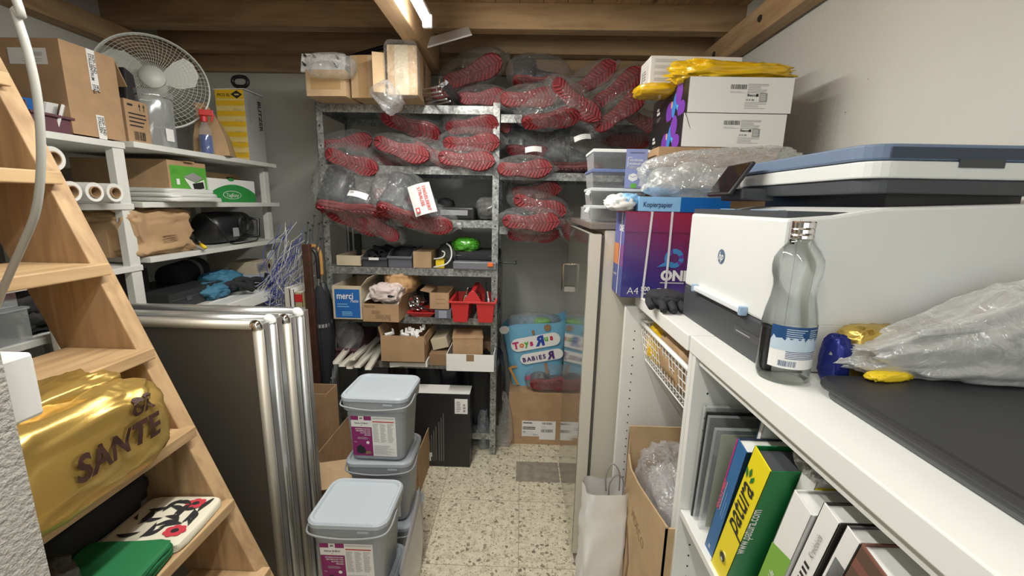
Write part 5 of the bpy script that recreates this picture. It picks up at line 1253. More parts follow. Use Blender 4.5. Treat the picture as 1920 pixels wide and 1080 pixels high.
pb((.535, 1.08, 1.50), (.62, 1.19, 1.53), PRD).build('screen_arm', t, bev=.006)

# ================================================================ BOTTLE
b = P(1485, 722, Z=CT)
t = thing('glass_bottle', 'empty clear glass water bottle with metal screw cap and blue mountain label', 'bottle', (b.x + .002, b.y + .036, CTZ))
prof = [(.034, 0), (.0405, .003), (.0425, .012), (.0425, .105), (.040, .125), (.0345, .150), (.0325, .168), (.034, .180), (.0375, .192), (.0385, .205), (.037, .218), (.030, .232), (.021, .243), (.0165, .252), (.0155, .262), (.0155, .272)]
inner = [(r - .0022, z + (.006 if i == 0 else 0)) for i, (r, z) in enumerate(prof) if z != .003][::-1]
MB().lathe(prof, None, 48, caps=False).lathe([(.038, .006), (.0005, .009)], None, 48, caps=False).build('bottle_glass', t, GLASS, smooth=True)
q = MB(); q.lathe([(.0165, .250), (.0185, .252), (.0185, .257), (.0175, .259), (.0185, .261), (.0185, .267), (.0175, .269), (.0185, .2705), (.0185, .279), (.017, .281), (.001, .281)], CHROME, 32); q.build('screw_cap', t, smooth=False)
q = MB()
def cyl(a, z, r=.0429): return (r * math.sin(a), -r * math.cos(a), z)
def cpatch(q, a0, a1, z0, z1, m, r=.0429, n=16): q.add([cyl(a0 + (a1 - a0) * i / n, z, r) for z in (z0, z1) for i in range(n + 1)], [(i, i + 1, n + 2 + i, n + 1 + i) for i in range(n)], m)
NAVY = mat('label navy', (.015, .07, .20), .4); LBL = mat('label pale blue', (.50, .62, .72), .5)
a0, a1 = -1.15, 1.35
cpatch(q, a0, a1, .030, .065, LABEL); cpatch(q, a0, a1, .065, .105, NAVY)
n = 24; vs = []
rd = random.Random(6)
tops = [(.075 + .010 * abs(math.sin(i * 1.3)) + rd.uniform(0, .004)) for i in range(n + 1)]
q.add([cyl(a0 + (a1 - a0) * i / n, .062, .0431) for i in range(n + 1)] + [cyl(a0 + (a1 - a0) * i / n, tops[i], .0431) for i in range(n + 1)], [(i, i + 1, n + 2 + i, n + 1 + i) for i in range(n)], LBL)
for k in range(6): cpatch(q, -.6, -.6 + rd.uniform(.5, .8), .099 - k * .0036, .1003 - k * .0036, LBL, .0432, 6); cpatch(q, .25, .25 + rd.uniform(.3, .5), .099 - k * .0036, .1003 - k * .0036, LBL, .0432, 5)
for k in range(5): cpatch(q, -.55, .75, .0600 - k * .003, .0612 - k * .003, NAVY, .0433, 8)
for k in range(16): cpatch(q, -.75 + k * .04, -.75 + k * .04 + rd.uniform(.010, .026), .034, .044, NAVY, .0434, 1)
q.build('paper_label', t, label='blue and white label with mountains', solid=0)

# ================================================================ PACKS, ZIP BAG, BLACK CASE
p = P(1545, 690, Z=CT)
t = thing('foil_pack', 'blue and gold foil pack lying behind the glass bottle', 'pack', (.585, .728, CTZ), .1)
MB().blob((.034, .045, .088), None, .7, .12, 6, 3, n=40).build('blue_foil', t, mat('blue foil', (.02, .03, .22), .3, .4), smooth=True, loc=(-.036, -.010, 0))
q = MB().blob((.12, .055, .10), None, .45, .10, 6, 8, n=40); q.build('gold_foil', t, mat('gold foil', (.60, .42, .10), .28, .75), smooth=True, loc=(.045, .0, 0))
fr = (Vector((.022, -.031, .03)), Vector((1, 0, 0)), Vector((0, 0, 1))); q = MB(); q.rect(fr, 0, 0, .035, .035, LABEL, .001); q.bars(fr, .003, .003, .03, .028, INK, n=12, lift=.002); q.build('bar_code', t)
t = thing('yellow_wrapper', 'bright yellow wrapper beside the dull bag on the black case', 'wrapper', (.605, .668, CTZ + .03), .2)
MB().blob((.07, .025, .013), None, .7, .25, 6, 13, n=32).build('wrapper_body', t, YELLOW, smooth=True)
CB0 = mat('black leatherette', (.022, .023, .026), .42, bmp=.25, bscale=35, bdist=.002)
t = thing('black_laptop_case', 'wide flat black case with rounded edge lying on the near worktop', 'case', (.78, .40, CTZ))
q = MB(); pts = []
for cx, cy, a0 in ((1.035, .12, -PI / 2), (1.035, .655, 0), (.525, .655, PI / 2), (.515, .12, PI)):
    for i in range(7): a = a0 + PI / 2 * i / 6; pts.append((cx + .03 * math.cos(a) - .78, cy + .03 * math.sin(a) - .40))
q.prism(pts, 2, .014, .030, CB0); q.build('upper_shell', t, bev=.006)
q = MB().prism([(x * .965, y * .965) for x, y in pts], 2, 0, .0135, mat('case grey rim', (.09, .095, .10), .4)); q.build('lower_shell', t, bev=.003)
zc2 = CTZ + .0305
t = thing('zip_bag', 'frosted zip bag with folded whitish contents leaning between printer and black case', 'bag', (.82, .695, zc2))
def zw(p):
    u = max(0, min(1, (p.x + .24) / .48)); k = .38 + .72 * min(1, u * 1.9)
    return (p.x, p.y * (.5 + .5 * min(1, u * 3)), p.z * k)
q = MB().blob((.42, .085, .135), None, .55, .12, 3, 23, n=72, warp=zw)
q.build('bag_contents', t, mat('dull white contents', (.36, .36, .35), .7, bmp=.4, bscale=16, bdist=.006), smooth=True, loc=(.015, .0, .002))
q = MB().blob((.48, .105, .145), None, .6, .20, 3.4, 29, n=96, warp=zw)
q.build('frosted_film', t, FILM3, smooth=True)
q = MB(); q.sheet(lambda u, v: (-.20 + .44 * u, -.050 + .008 * math.sin(5 * u), .092 + .048 * u - .014 * v), 20, 3); q.build('zip_strip', t, FILM3, smooth=True, solid=.002)
fr = (Vector((-.01, -.060, .045)), Vector((1, 0, 0)), Vector((0, 0, 1))); MB().rect(fr, 0, 0, .032, .036, LABEL).bars(fr, .003, .012, .026, .02, GREYINK, n=8).build('bag_label', t)
# black glove
t = thing('black_glove', 'black work glove lying between the purple paper box and the printer', 'glove', (.445, 1.275, CTZ), .2)
q = MB(); q.blob((.10, .12, .05), None, .7, .12, 5, 33, n=40)
for i, (dx, l) in enumerate(((-.035, .055), (-.012, .065), (.012, .06), (.034, .05))): q.tube(smooth_pts([(dx, -.03, .02), (dx * 1.2 - .004, -.06, .024), (dx * 1.3 - .01, -.055 - l * .6, .010)]), [.011] * 12 + [.006], None, 8)
q.tube(smooth_pts([(-.04, .01, .02), (-.065, -.015, .022), (-.07, -.045, .012)]), .011, None, 8)
q.build('glove_body', t, BLACKF, smooth=True)

# ================================================================ PAPER BOXES AT THE FAR END
def m_gradient():
    mt, nt, b = nm('crimson to navy print')
    v = coords(nt); sp = N(nt, 'ShaderNodeSeparateXYZ'); lk(nt, v, sp.inputs[0])
    mr = N(nt, 'ShaderNodeMath', operation='MULTIPLY_ADD'); lk(nt, sp.outputs[2], mr.inputs[0]); mr.inputs[1].default_value = 3.4; mr.inputs[2].default_value = 0
    m2 = N(nt, 'ShaderNodeMath', operation='MULTIPLY_ADD', use_clamp=True); lk(nt, sp.outputs[0], m2.inputs[0]); m2.inputs[1].default_value = 1.4; lk(nt, mr.outputs[0], m2.inputs[2])
    lk(nt, ramp(nt, m2.outputs[0], [(.0, (.035, .03, .20)), (.35, (.09, .02, .16)), (.65, (.20, .01, .09)), (1, (.36, .01, .05))]), b.inputs['Base Color'])
    b.inputs['Roughness'].default_value = .35; b.inputs['Coat Weight'].default_value = .4
    n = N(nt, 'ShaderNodeTexWave', Scale=40.0); lk(nt, v, n.inputs['Vector']); bump(nt, b, n.outputs['Fac'], .08, .0008)
    return mt
GRAD = m_gradient()
w_, d_, h_ = .36, .145, .280
t = carton('copy_paper_box', 'crimson to navy paper box with white straps at the far worktop end', 'box', (.337 + w_ / 2, 1.40 + d_ / 2, CTZ), (w_, d_, h_), 0, GRAD)
f = faces(w_, d_, h_); q = MB(); fr = f['front']
q.text(fr, .045, h_ - .042, .017, 'druckat', LABEL, .0015, .02); q.rect(fr, .118, h_ - .036, .010, .007, LABEL, .0015); q.rect(fr, .138, h_ - .038, .10, .004, PALEINK, .0015); q.rect(fr, .138, h_ - .032, .06, .003, LABEL, .0015)
q.text(fr, .126, .062, .046, 'ONE', LABEL, .0015, .05, sx=1.0); q.lines(fr, .126, .050, .08, .006, 1, PALEINK, 2, .6)
q.text(fr, .018, .012, .034, 'A4', LABEL, .0015, -.01); q.text(fr, .064, .024, .020, '500', LABEL, .0015, .03); q.text(fr, .066, .012, .012, 'sheets', LABEL, .0015, .02)
q.rect(fr, .118, .016, .014, .018, LABEL, .0013); q.rect(fr, .1195, .0175, .011, .015, mat('print navy', (.04, .03, .2), .4), .0017)
AQ = mat('print blue swirl', (.05, .25, .55), .4)
for k in range(14):
    a = 2 * PI * k / 14; a2 = 2 * PI * (k + 1) / 14; r0, r1 = .016, .032
    q.poly(fr, [(.165 + r0 * math.cos(a), .135 + r0 * math.sin(a)), (.165 + r1 * math.cos(a), .135 + r1 * math.sin(a)), (.165 + r1 * math.cos(a2), .135 + r1 * math.sin(a2)), (.165 + r0 * math.cos(a2), .135 + r0 * math.sin(a2))], AQ if k % 4 else mat('print violet', (.15, .05, .35), .4), .0014)
q.poly(fr, [(.110, .105), (.150, .110), (.165, .122), (.140, .125)], AQ, .0015)
fl_ = f['left']
q.rect(fl_, 0, h_ * .62, d_ * .98, h_ * .38, mat('side lilac', (.11, .12, .36), .45)); q.rect(fl_, d_ * .62, h_ * .36, d_ * .36, h_ * .26, mat('side violet', (.20, .06, .25), .45)); q.rect(fl_, 0, h_ * .36, d_ * .5, h_ * .26, mat('side orange', (.60, .20, .06), .45)); q.rect(fl_, 0, h_ * .0, d_ * .98, h_ * .36, mat('side navy', (.06, .08, .28), .45))
q.text(fl_, d_ * .45, h_ * .78, .030, 'ONE', LABEL, .0018, .03); q.text(fl_, d_ * .1, h_ * .22, .010, 'BY PACIFIC', LABEL, .0018, .01)
q.build('printed_sides', t)
MB().box((0, 0, h_ + .002), (w_ + .006, d_ + .006, .004), mat('crimson lid', (.30, .01, .06), .4)).box((0, -d_ / 2 - .0018, h_ - .03), (w_ + .006, .002, .062), GRAD).build('lid', t)
STR = mat('white strap', (.72, .70, .74), .35)
for x in (.045 - w_ / 2 + .03, .110 - w_ / 2 + .035, .235 - w_ / 2):
    MB().box((x, -d_ / 2 - .0042, h_ / 2), (.007, .001, h_ + .010), STR, (0, .04 if x < -.05 else 0, 0)).box((x, 0, h_ + .0048), (.007, d_ + .008, .001), STR).build('strap', t)
MB().box((-w_ / 2 - .002, -.02, h_ / 2), (.001, .007, h_), STR, (.06, 0, 0)).build('strap', t)
zr = CTZ + h_ + .0055
# torn ream
w2, d2, h2 = .29, .140, .046
t = carton('copy_paper_ream', 'torn light and dark blue ream on top of the purple paper box', 'ream', (.372 + w2 / 2, 1.395 + d2 / 2, zr), (w2, d2, h2), 0, mat('ream light blue', (.25, .50, .80), .45))
fr = faces(w2, d2, h2)['front']; q = MB(); q.rect(fr, .133, 0, w2 - .133, h2, mat('ream dark blue', (.0, .12, .45), .4)); q.text(fr, .014, .014, .023, 'Kopierpapier', mat('ink navy', (.01, .02, .10), .5), .0015, .01, sx=.76)
q.build('printed_front', t)
q = MB(); q.blob((.085, .12, .05), None, .8, .28, 7, 5, n=36); q.build('torn_wrapper', t, PAPER, smooth=True, loc=(-w2 / 2 - .045, -.005, 0)); q = MB(); q.blob((.06, .06, .035), None, .8, .3, 7, 15, n=28); q.build('torn_wrapper', t, mat('ream light blue', (.25, .5, .8), .45), smooth=True, loc=(-w2 / 2 - .022, -.03, .018))
# drawer boxes on the fridge
FZ = 1.4205
LILAC = mat('lilac sleeve', (.26, .30, .56), .5)
GD = 'stacking boxes on the refrigerator'
z = FZ
hs = (.062, .062, .066, .068)
labs = ('lowest clear stacking box on the refrigerator', 'second clear stacking box from below on the refrigerator', 'clear stacking box with blue lid on the refrigerator', 'topmost clear stacking box with white lid and lilac sleeve on the refrigerator')
for k, hh in enumerate(hs):
    t = thing('stacking_box', labs[k], 'box', (.345, 1.66, z), 0, GD); w_, d_ = .20, .17
    q = MB()
    def rg(i, zz): return [(-w_ / 2 + i, -d_ / 2 + i, zz), (w_ / 2 - i, -d_ / 2 + i, zz), (w_ / 2 - i, d_ / 2 - i, zz), (-w_ / 2 + i, d_ / 2 - i, zz)]
    q.loft([rg(.008, 0), rg(.002, hh - .012)], CLEARB, True); q.build('box_shell', t)
    MB().loft([rg(-.001, hh - .012), rg(-.001, hh - .003), rg(.004, hh - .0005)], mat('dusk blue lid', (.14, .19, .38), .4) if k == 1 + 1 else (WHITEP if k == 3 else mat('clear white rim', (.62, .66, .68), .4))).build('lid', t, bev=.001)
    if k < 2:
        MB().box((-w_ / 2 - .006, -.06, hh - .02), (.014, .02, .02), WHITEP, (0, .5, 0)).build('clip', t, bev=.003)
        MB().rect((Vector((-w_ / 2 + .12, -d_ / 2 + .004, .012)), Vector((1, 0, 0)), Vector((0, 0, 1))), 0, 0, .024, .032, LABEL, .002).build('paper_label', t)
    else:
        MB().box((.055, -d_ / 2 - .0015, hh / 2), (.075, .001, hh), LILAC).build('printed_sleeve', t)
        fr = (Vector((.02, -d_ / 2 - .002, 0)), Vector((1, 0, 0)), Vector((0, 0, 1))); q = MB()
        if k == 3:
            q.text(fr, .036, .052, .008, 'CRAFTSMANN', INK, .0008, 0, align='CENTER'); q.text(fr, .010, .026, .0095, 'MULTISTAPEL', LABEL, .001, .02, sx=.85); q.text(fr, .010, .014, .0095, 'BOXEN-SET', LABEL, .001, .02, sx=.85); q.rect(fr, .004, .008, .002, .032, LABEL, .0008); q.rect(fr, .004, .038, .014, .002, LABEL, .0008)
            q.lines(fr, .010, .0, .05, .010, 3, PALEINK, 2, .4)
        else:
            q.poly(fr, [(.010, .045), (.028, .052), (.042, .045), (.026, .038)], LABEL, .001); q.poly(fr, [(.010, .043), (.026, .036), (.042, .043), (.042, .030), (.026, .022), (.010, .030)], LABEL, .0012); q.rect(fr, .02, .0, .02, .016, LGREEN, .001)
        q.build('sleeve_print', t)
    z += hh + .0004
t = thing('tape_roll', 'wide silver tape roll lying on the refrigerator left of the stacking boxes', 'tape', (P(1091, 410, Z=FZ).x + .03, 1.93, FZ))
MB().lathe([(.044, 0), (.044, .055), (.028, .055), (.028, 0), (.044, 0)], None, 32, caps=False).build('tape_wound', t, mat('silver tape', (.45, .48, .50), .35, .3), smooth=False)
# support cartons and bubble bag
tag(MB().bb((.47, 1.56, FZ), (.88, 1.96, 1.688), CARD).build('closed_carton', bev=.002), 'closed carton on the refrigerator under the two black and white boxes', 'box')
t = thing('bubble_bag', 'big clear bag of air cushions on the blue ream', 'bag', (.645, 1.47, zr + h2 + .001))
q = MB().blob((.46, .15, .15), None, .55, .14, 4, 51, n=72, warp=lambda p: (p.x, p.y, p.z * (1 + .5 * p.x)))
q.build('clear_film', t, film('cushion film', (.85, .87, .88), .34, .4, .15, 16, 1.0, .35, .45), smooth=True)
for i in range(5):
    MB().blob((.11, .10, .085), None, .8, .08, 5, 60 + i, n=24).build('air_cushion', t, film('cushion inner', (.85, .86, .86), .42, .3, .25, 10, .6, .1, .7), smooth=True, loc=(-.17 + .085 * i, .0, .01 + .02 * (i % 2)))
# black/white boxes
PUR = mat('print purple', (.20, .05, .45), .45); PNK = mat('print peach', (.80, .40, .25), .45); PBL = mat('print sky', (.05, .25, .70), .45)
for k, (z0, hh, dx) in enumerate(((1.6885, .112, 0), (1.801, .116, .0))):
    w_, d_ = .352, .40
    t = carton('black_white_carton', ['lower of two flat cartons with white front and black purple side, crack in front', 'upper of two flat cartons with white front and black purple side'][k], 'box', (.545 + w_ / 2 + .01 * k, 1.56 + d_ / 2, z0), (w_, d_, hh), 0, BLACK, group='two flat cartons above the bubble bag')
    f = faces(w_, d_, hh); q = MB(); fr = f['front']; q.rect(fr, .001, .001, w_ - .002, hh - .002, LABEL)
    u = .14; q.bars(fr, u, hh * .66, .055, hh * .13, INK, n=24); q.lines(fr, u, hh * .55, .055, hh * .06, 2, GREYINK, 1, .3); q.lines(fr, u + .058, hh * .55, .07, hh * .27, 7, GREYINK, 2, .4)
    q.lines(fr, u + .052, hh * .12, .075, hh * .20, 5, GREYINK, 2, .3); q.text(fr, u + .058, hh * .47, hh * .10, 'Beacon', INK, .002, .02); q.rect(fr, u + .088, hh * .46, .008, hh * .08, INK, .0012); q.rect(fr, u + .10, hh * .32, .026, hh * .24, GREYINK, .0012); q.lines(fr, u + .102, hh * .34, .02, hh * .2, 5, LABEL, 5, .4, .002)
    q.text(fr, u + .056, hh * .35, hh * .09, 'o x ce', INK, .002, .01)
    if k == 0:
        q.add([fr[0] + Vector(((.004 + a), -.0012, b)) for a, b in ((0, hh), (.003, hh), (.010, hh * .85), (.008, hh * .85), (.020, hh * .62), (.018, hh * .62), (.026, hh * .5), (.026, hh * .3))], [(0, 1, 2, 3), (3, 2, 4, 5), (5, 4, 6)], INK)
    q.build('printed_front', t)
    q = MB(); fr = f['left']
    for (cu, cv, ru, rv, m_) in ((.78, .72, .045, .30, PUR), (.70, .55, .03, .22, PBL), (.55, .30, .05, .28, PUR), (.66, .35, .025, .25, PBL), (.86, .22, .05, .20, PUR), (.60, .50, .012, .10, PNK), (.68, .62, .010, .09, PNK), (.76, .42, .014, .16, mat('print cyan', (.1, .5, .8), .4))):
        q.ell(fr, d_ * cu, hh * cv, d_ * ru * 1.9, hh * rv * 1.15, m_, .0008 + .0002 * cu)
    q.lines(fr, d_ * .16, hh * .42, d_ * .10, hh * .26, 2, LABEL, 8, .7, .002); q.lines(fr, d_ * .16, hh * .2, d_ * .12, hh * .15, 3, GREYINK, 2, .3)
    q.build('printed_side', t)
zt_ = 1.9175
# white carton on top, standing in a yellow bag
t = carton('white_text_carton', 'white carton with small text blocks tilted on the yellow bag', 'box', (.465 + .17, 1.80, zt_ + .012), (.34, .13, .105), .0, LABEL)
t.rotation_euler = (0, 0, .02)
f = faces(.34, .13, .105); q = MB()
for k in range(4): q.lines(f['front'], .015, .082 - k * .022, .09, .013, 4, PALEINK, k, .45); q.lines(f['front'], .14, .082 - k * .022, .09, .013, 4, PALEINK, k + 7, .45)
q.rect(f['left'], .02, .02, .08, .06, PALEINK); q.rect(f['left'], .022, .022, .076, .056, LABEL, .001); q.bars(f['left'], .03, .028, .012, .04, INK, n=5, lift=.002); q.lines(f['left'], .05, .03, .04, .04, 4, INK, 3, .3, .002); q.build('printed_text', t)
YBAG = mat('yellow bag film', (.80, .50, .01), .25, coat=.6, bmp=.5, bscale=18, bdist=.006)
t = thing('yellow_plastic_bag', 'shiny yellow plastic bag lying crumpled on the two flat cartons', 'bag', (.72, 1.64, zt_))
MB().blob((.36, .12, .058), None, .6, .26, 4.5, 71, n=80, warp=lambda p: (p.x, p.y, p.z * (1 - .9 * (p.x + .0)))).build('bag_film', t, YBAG, smooth=True)
MB().blob((.08, .07, .06), None, .8, .25, 6, 74, n=32).build('knotted_end', t, YBAG, smooth=True, loc=(-.15, -.005, -.006))
t = thing('yellow_plastic_bag', 'yellow bag part squashed beneath the white text carton', 'bag', (.50, 1.77, zt_ - .020))
MB().blob((.15, .14, .04), None, .7, .15, 5, 78, n=40).build('bag_film', t, YBAG, smooth=True)
# ================================================================ CABINET BAYS
t = thing('wire_basket', 'white wire mesh basket pulled out under the far worktop end', 'basket', (.65, 1.22, 1.03))
def BW(x, y, z): return (x - .65, y - 1.22, z - 1.03)
BX0, BX1, BY0, BY1, BZ0, BZ1 = .424, .98, 1.0, 1.445, .955, 1.085
q = MB()
rim = [BW(BX0, BY0, BZ1), BW(BX0, BY1, BZ1), BW(BX1, BY1, BZ1), BW(BX1, BY0, BZ1)]
q.tube([rim[0], rim[1]], .007, WHITEP, 8).tube([rim[1], rim[2]], .005, WHITEP, 8).tube([rim[2], rim[3]], .005, WHITEP, 8).tube([rim[3], rim[0]], .005, WHITEP, 8); q.build('rim', t, smooth=True)
q = MB(); ins = .02
n = 17
for k in range(n + 1):
    y = BY0 + (BY1 - BY0) * k / n; yi = BY0 + ins + (BY1 - BY0 - 2 * ins) * k / n
    q.tube([BW(BX0, y, BZ1), BW(BX0 + ins, yi, BZ0), BW(BX1 - ins, yi, BZ0), BW(BX1, y, BZ1)], .0018, WHITEP, 6)
for k in range(20):
    x = BX0 + (BX1 - BX0) * k / 19; xi = BX0 + ins + (BX1 - BX0 - 2 * ins) * k / 19
    q.tube([BW(x, BY0, BZ1), BW(xi, BY0 + ins, BZ0), BW(xi, BY1 - ins, BZ0), BW(x, BY1, BZ1)], .0018, WHITEP, 6)
for k in range(1, 5):
    u = k / 5; z = BZ1 + (BZ0 - BZ1) * u; i_ = ins * u
    q.tube([BW(BX0 + i_, BY0 + i_, z), BW(BX0 + i_, BY1 - i_, z), BW(BX1 - i_, BY1 - i_, z), BW(BX1 - i_, BY0 + i_, z)], .0018, WHITEP, 6, True)
q.build('wire_mesh', t)['kind'] = 'stuff'
MB().lathe([(.012, 0), (.012, .006)], None, 12, BW(BX0 + .004, BY1 + .0055, BZ1 + .022), rot3((PI / 2, 0, 0))).build('mount', t, WHITEP)
zb = BZ0 + .004
t = thing('kraft_bag', 'folded brown paper bag with twisted strap inside the wire basket', 'bag', (.57, 1.17, zb))
MB().blob((.26, .30, .175), None, .6, .16, 5, 81, n=48).build('bag_body', t, KRAFT, smooth=True)
MB().tube(smooth_pts([(-.08, .10, .11), (-.12, .14, .155), (-.09, .20, .165), (-.06, .19, .13), (-.08, .12, .11), (-.11, .05, .12)]), .009, CARD_L, 8).build('paper_strap', t, smooth=True)
tag(MB().blob((.16, .10, .14), None, .6, .15, 5, 83, n=36).build('yellow_bag', smooth=True, m=YBAG, loc=(.52, 1.375, zb)), 'yellow plastic bag at the far end of the wire basket', 'bag')
tag(MB().blob((.16, .12, .165), None, .6, .2, 5, 85, n=36).build('dark_paper_bag', smooth=True, m=CARD_D, loc=(.58, 1.06, zb)), 'dark brown crumpled bag at the near end of the wire basket', 'bag')
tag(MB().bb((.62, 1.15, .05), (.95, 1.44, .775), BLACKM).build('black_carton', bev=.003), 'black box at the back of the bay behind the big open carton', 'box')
# big carton with plastic bag
t = thing('big_open_carton', 'big open brown carton with torn curved side holding a clear bag', 'box', (.50, 1.16, .0485))
q = MB(); th = .005; x0, x1, y0, y1 = -.11, .11, -.20, .20; H_ = .685
q.bb((x0, y0, 0), (x1, y1, th), CARD_L)
q.bb((x0, y1 - th, 0), (x1, y1, H_ + .002), CARD_L); q.bb((x1 - th, y0, 0), (x1, y1, H_), CARD_L); q.bb((x0, y0, 0), (x1, y0 + th, .62), CARD_L)
prof = [(y1, 0), (y1, H_), (y1 - .012, H_ - .10), (y1 - .05, H_ - .13), (.05, H_ - .12), (-.1, H_ - .085), (y0, H_ - .06), (y0, 0)]
q.prism(prof, 0, x0, x0 + th, CARD_L); q.build('box_body', t)
q = MB(); fr = (Vector((x0, y1, 0)), Vector((0, -1, 0)), Vector((0, 0, 1))); q.text(fr, .10, .42, .05, 'VIDECO', CARD_D, .001, -.012, rot=-.10, sx=.8); q.poly(fr, [(.04, .10), (.10, .10), (.12, .25), (.07, .36), (.06, .25)], CARD_D, .001); q.poly(fr, [(.05, .12), (.09, .12), (.105, .24), (.075, .31), (.072, .24)], CARD_L, .0015); q.lines(fr, .03, .36, .04, .05, 4, CARD_D, 2, .3); q.build('faded_print', t)
o = MB().blob((.20, .36, .30), None, .65, .16, 4, 88, n=64).build('clear_bin_bag', smooth=True, m=FILM2, loc=(.505, 1.16, .42)); tag(o, 'crumpled clear bin bag bulging inside the big open carton', 'bag')
MB().blob((.15, .28, .22), None, .7, .2, 4, 89, n=40).build('grey_wads', o, film('grey inner film', (.55, .55, .55), .4, .4, .3, 16, 1, .3, .7), smooth=True, loc=(0, 0, .03))
# white paper carrier
t = thing('white_paper_carrier', 'white paper carrier bag with twisted grey handles by the big carton', 'bag', (.318, 1.35, .001), .05)
q = MB(); rings = []
for j in range(15):
    s = j / 14; z = .50 * s; ring = []
    for i in range(32):
        a = 2 * PI * i / 32; ca, sa = math.cos(a), math.sin(a)
        t_ = noise.turbulence(Vector((ca * 2, sa * 2, s * 5)), 3, True)
        ring.append(((.078 + .016 * (t_ - .5)) * math.copysign(abs(ca) ** .35, ca), (.085 * (1 - .35 * s) + .02 * (t_ - .5)) * math.copysign(abs(sa) ** .5, sa), z + (.015 * t_ if j == 14 else 0)))
    rings.append(ring)
q.loft(rings, None, False); q.add([(x * .97, y * .97, .003) for x, y, z in rings[0]], [list(range(32))], None); q.build('paper_body', t, PAPER, smooth=True)
for s in (-1, 1): MB().tube(smooth_pts([(.01, s * .02, .47), (.008, s * .025, .53), (.03, s * .03, .57), (.055, s * .025, .54), (.058, s * .02, .47)]), .0025, mat('grey twisted cord', (.25, .24, .23), .7), 6).build('twisted_handle', t, smooth=True)

# ================================================================ BOOKS IN THE NEAR BAY
def book(name, label, cat, y, lean, thk, ht, dp, cov, pages=True, x=.434, spine=None, top=PAPER, group='books and binders on the cabinet shelf'):
    """y: far bottom edge of the spine; leans towards the camera side"""
    t = thing(name, label, cat, (x, y, SHZ + .001 + 0.0), rot=(math.radians(lean), 0, 0), group=group)
    q = MB(); c = .0022
    q.bb((0, -thk, 0), (dp, -thk + c, ht), cov); q.bb((0, -c, 0), (dp, 0, ht), cov); q.build('cover', t, bev=.0006)
    q = MB(); q.bb((0, -thk, 0), (c, 0, ht), spine or cov); q.build('spine', t, bev=.0006)
    if pages: MB().bb((c, -thk + c + .0002, .003), (dp - .004, -c - .0002, ht - .004), top).build('pages', t)
    return t, (Vector((0, 0, 0)), Vector((0, -1, 0)), Vector((0, 0, 1))), (Vector((0, -thk, 0)), Vector((1, 0, 0)), Vector((0, 0, 1)))
LE = 13.5
YG = mat('binder yellow', (.86, .72, .01), .4); GG = mat('binder green', (.01, .18, .05), .4); BBK = mat('book blue', (.03, .14, .35), .45)
# sleeves / frames at the far end
for k, (y, al, lab) in enumerate(((.945, .3, 'clear plastic sleeve standing farthest back on the cabinet shelf'), (.925, .2, 'dark framed clear display standing second from the far panel'), (.895, .2, 'clear display frame with pale paper nearest the blue book'))):
    t = thing('display_frame', lab, 'frame', (.436, y, SHZ + .001), rot=(math.radians(2 + 1.5 * k), 0, 0))
    MB().bb((0, -.012, 0), (.22, 0, .29 - .01 * k), CLEARB).build('clear_pane', t, bev=.001)
    if k == 1: MB().bb((-.002, .001, 0), (.22, .006, .285), BLACK).build('back_board', t)
    if k == 2: MB().bb((.012, -.0132, .01), (.20, -.0125, .26), mat('pale green paper', (.45, .47, .36), .6)).build('paper_insert', t)
t, sp, cv = book('blue_book', 'blue hardcover book with white and red spine lettering leaning by the yellow binder', 'book', .838, LE, .038, .315, .20, mat('dark navy cover', (.02, .04, .10), .4), spine=BBK, x=.430)
q = MB(); q.rect(sp, 0, .17, .004, .145, mat('magenta stripe', (.5, .02, .2), .5)); q.text(sp, .010, .125, .013, 'MENSCH & PFERD', mat('spine red', (.75, .12, .15), .5), .001, .02, rot=PI / 2, sx=.8); q.rect(sp, .013, .13, .0009, .08, LABEL, .0014)
q.lines(sp, .020, .12, .003, .07, 14, SKY, 3, .5); q.lines(sp, .027, .12, .003, .05, 12, SKY, 3, .5); q.text(sp, .014, .016, .014, 'B', LABEL, .001, 0); q.build('spine_lettering', t)
t, sp, cv = book('ring_binder', 'yellow spined ring binder with green cover and black script lettering', 'binder', .792, 16, .056, .345, .27, GG, pages=False, spine=YG, x=.424)
q = MB(); q.text(sp, .040, .145, .066, 'patura', INK, .001, .012, rot=PI / 2, sx=.74); q.lines(sp, .047, .0, .0, .0, 1, INK)
for dx, dy, r_ in ((.010, .285, .35), (.016, .293, 0), (.022, .285, -.35)): q.poly(sp, [(dx, dy - .012), (dx + .004 + r_ * -.01, dy), (dx + r_ * -.02, dy + .012), (dx - .004 - r_ * .01, dy)], GG, .0012)
q.build('script_lettering', t)
q = MB(); q.lathe([(.0125, 0), (.0125, .002), (.0095, .002), (.0095, 0)], CHROME, 24, (-.0018, -.028, .062), rot3((0, PI / 2, 0)), caps=False); q.lathe([(.0095, 0.0012), (.0001, .0012)], BLACK, 24, (-.0018, -.028, .062), rot3((0, PI / 2, 0)), caps=False); q.build('finger_ring', t)
q = MB(); q.text(cv, .012, .12, .026, 'www.patura.com', LABEL, .001, .01, rot=PI / 2, sx=.72); q.build('cover_lettering', t)
MB().bb((.03, -.05, .02), (.24, -.005, .31), mat('binder papers', (.62, .62, .60), .7)).build('papers', t)
MB().bb((.002, -.054, .335), (.10, -.005, .338), DGREY).build('lever_plate', t)
o = MB().blob((.05, .05, .05), None, .8, .15, 6, 91, n=32).build('wrapped_black_part', smooth=True, m=BLACK, loc=(.475, .60, 1.075)); tag(o, 'black part in clear film lying on top of the binder', 'part')
MB().blob((.075, .06, .06), None, .8, .15, 6, 92, n=32).build('clear_film', o, FILM, smooth=True)
t, sp, cv = book('blue_brochure', 'petrol blue brochure behind the blue book with white page edges', 'brochure', .852, 9, .018, .345, .22, mat('petrol cover', (.02, .13, .22), .4), x=.49)
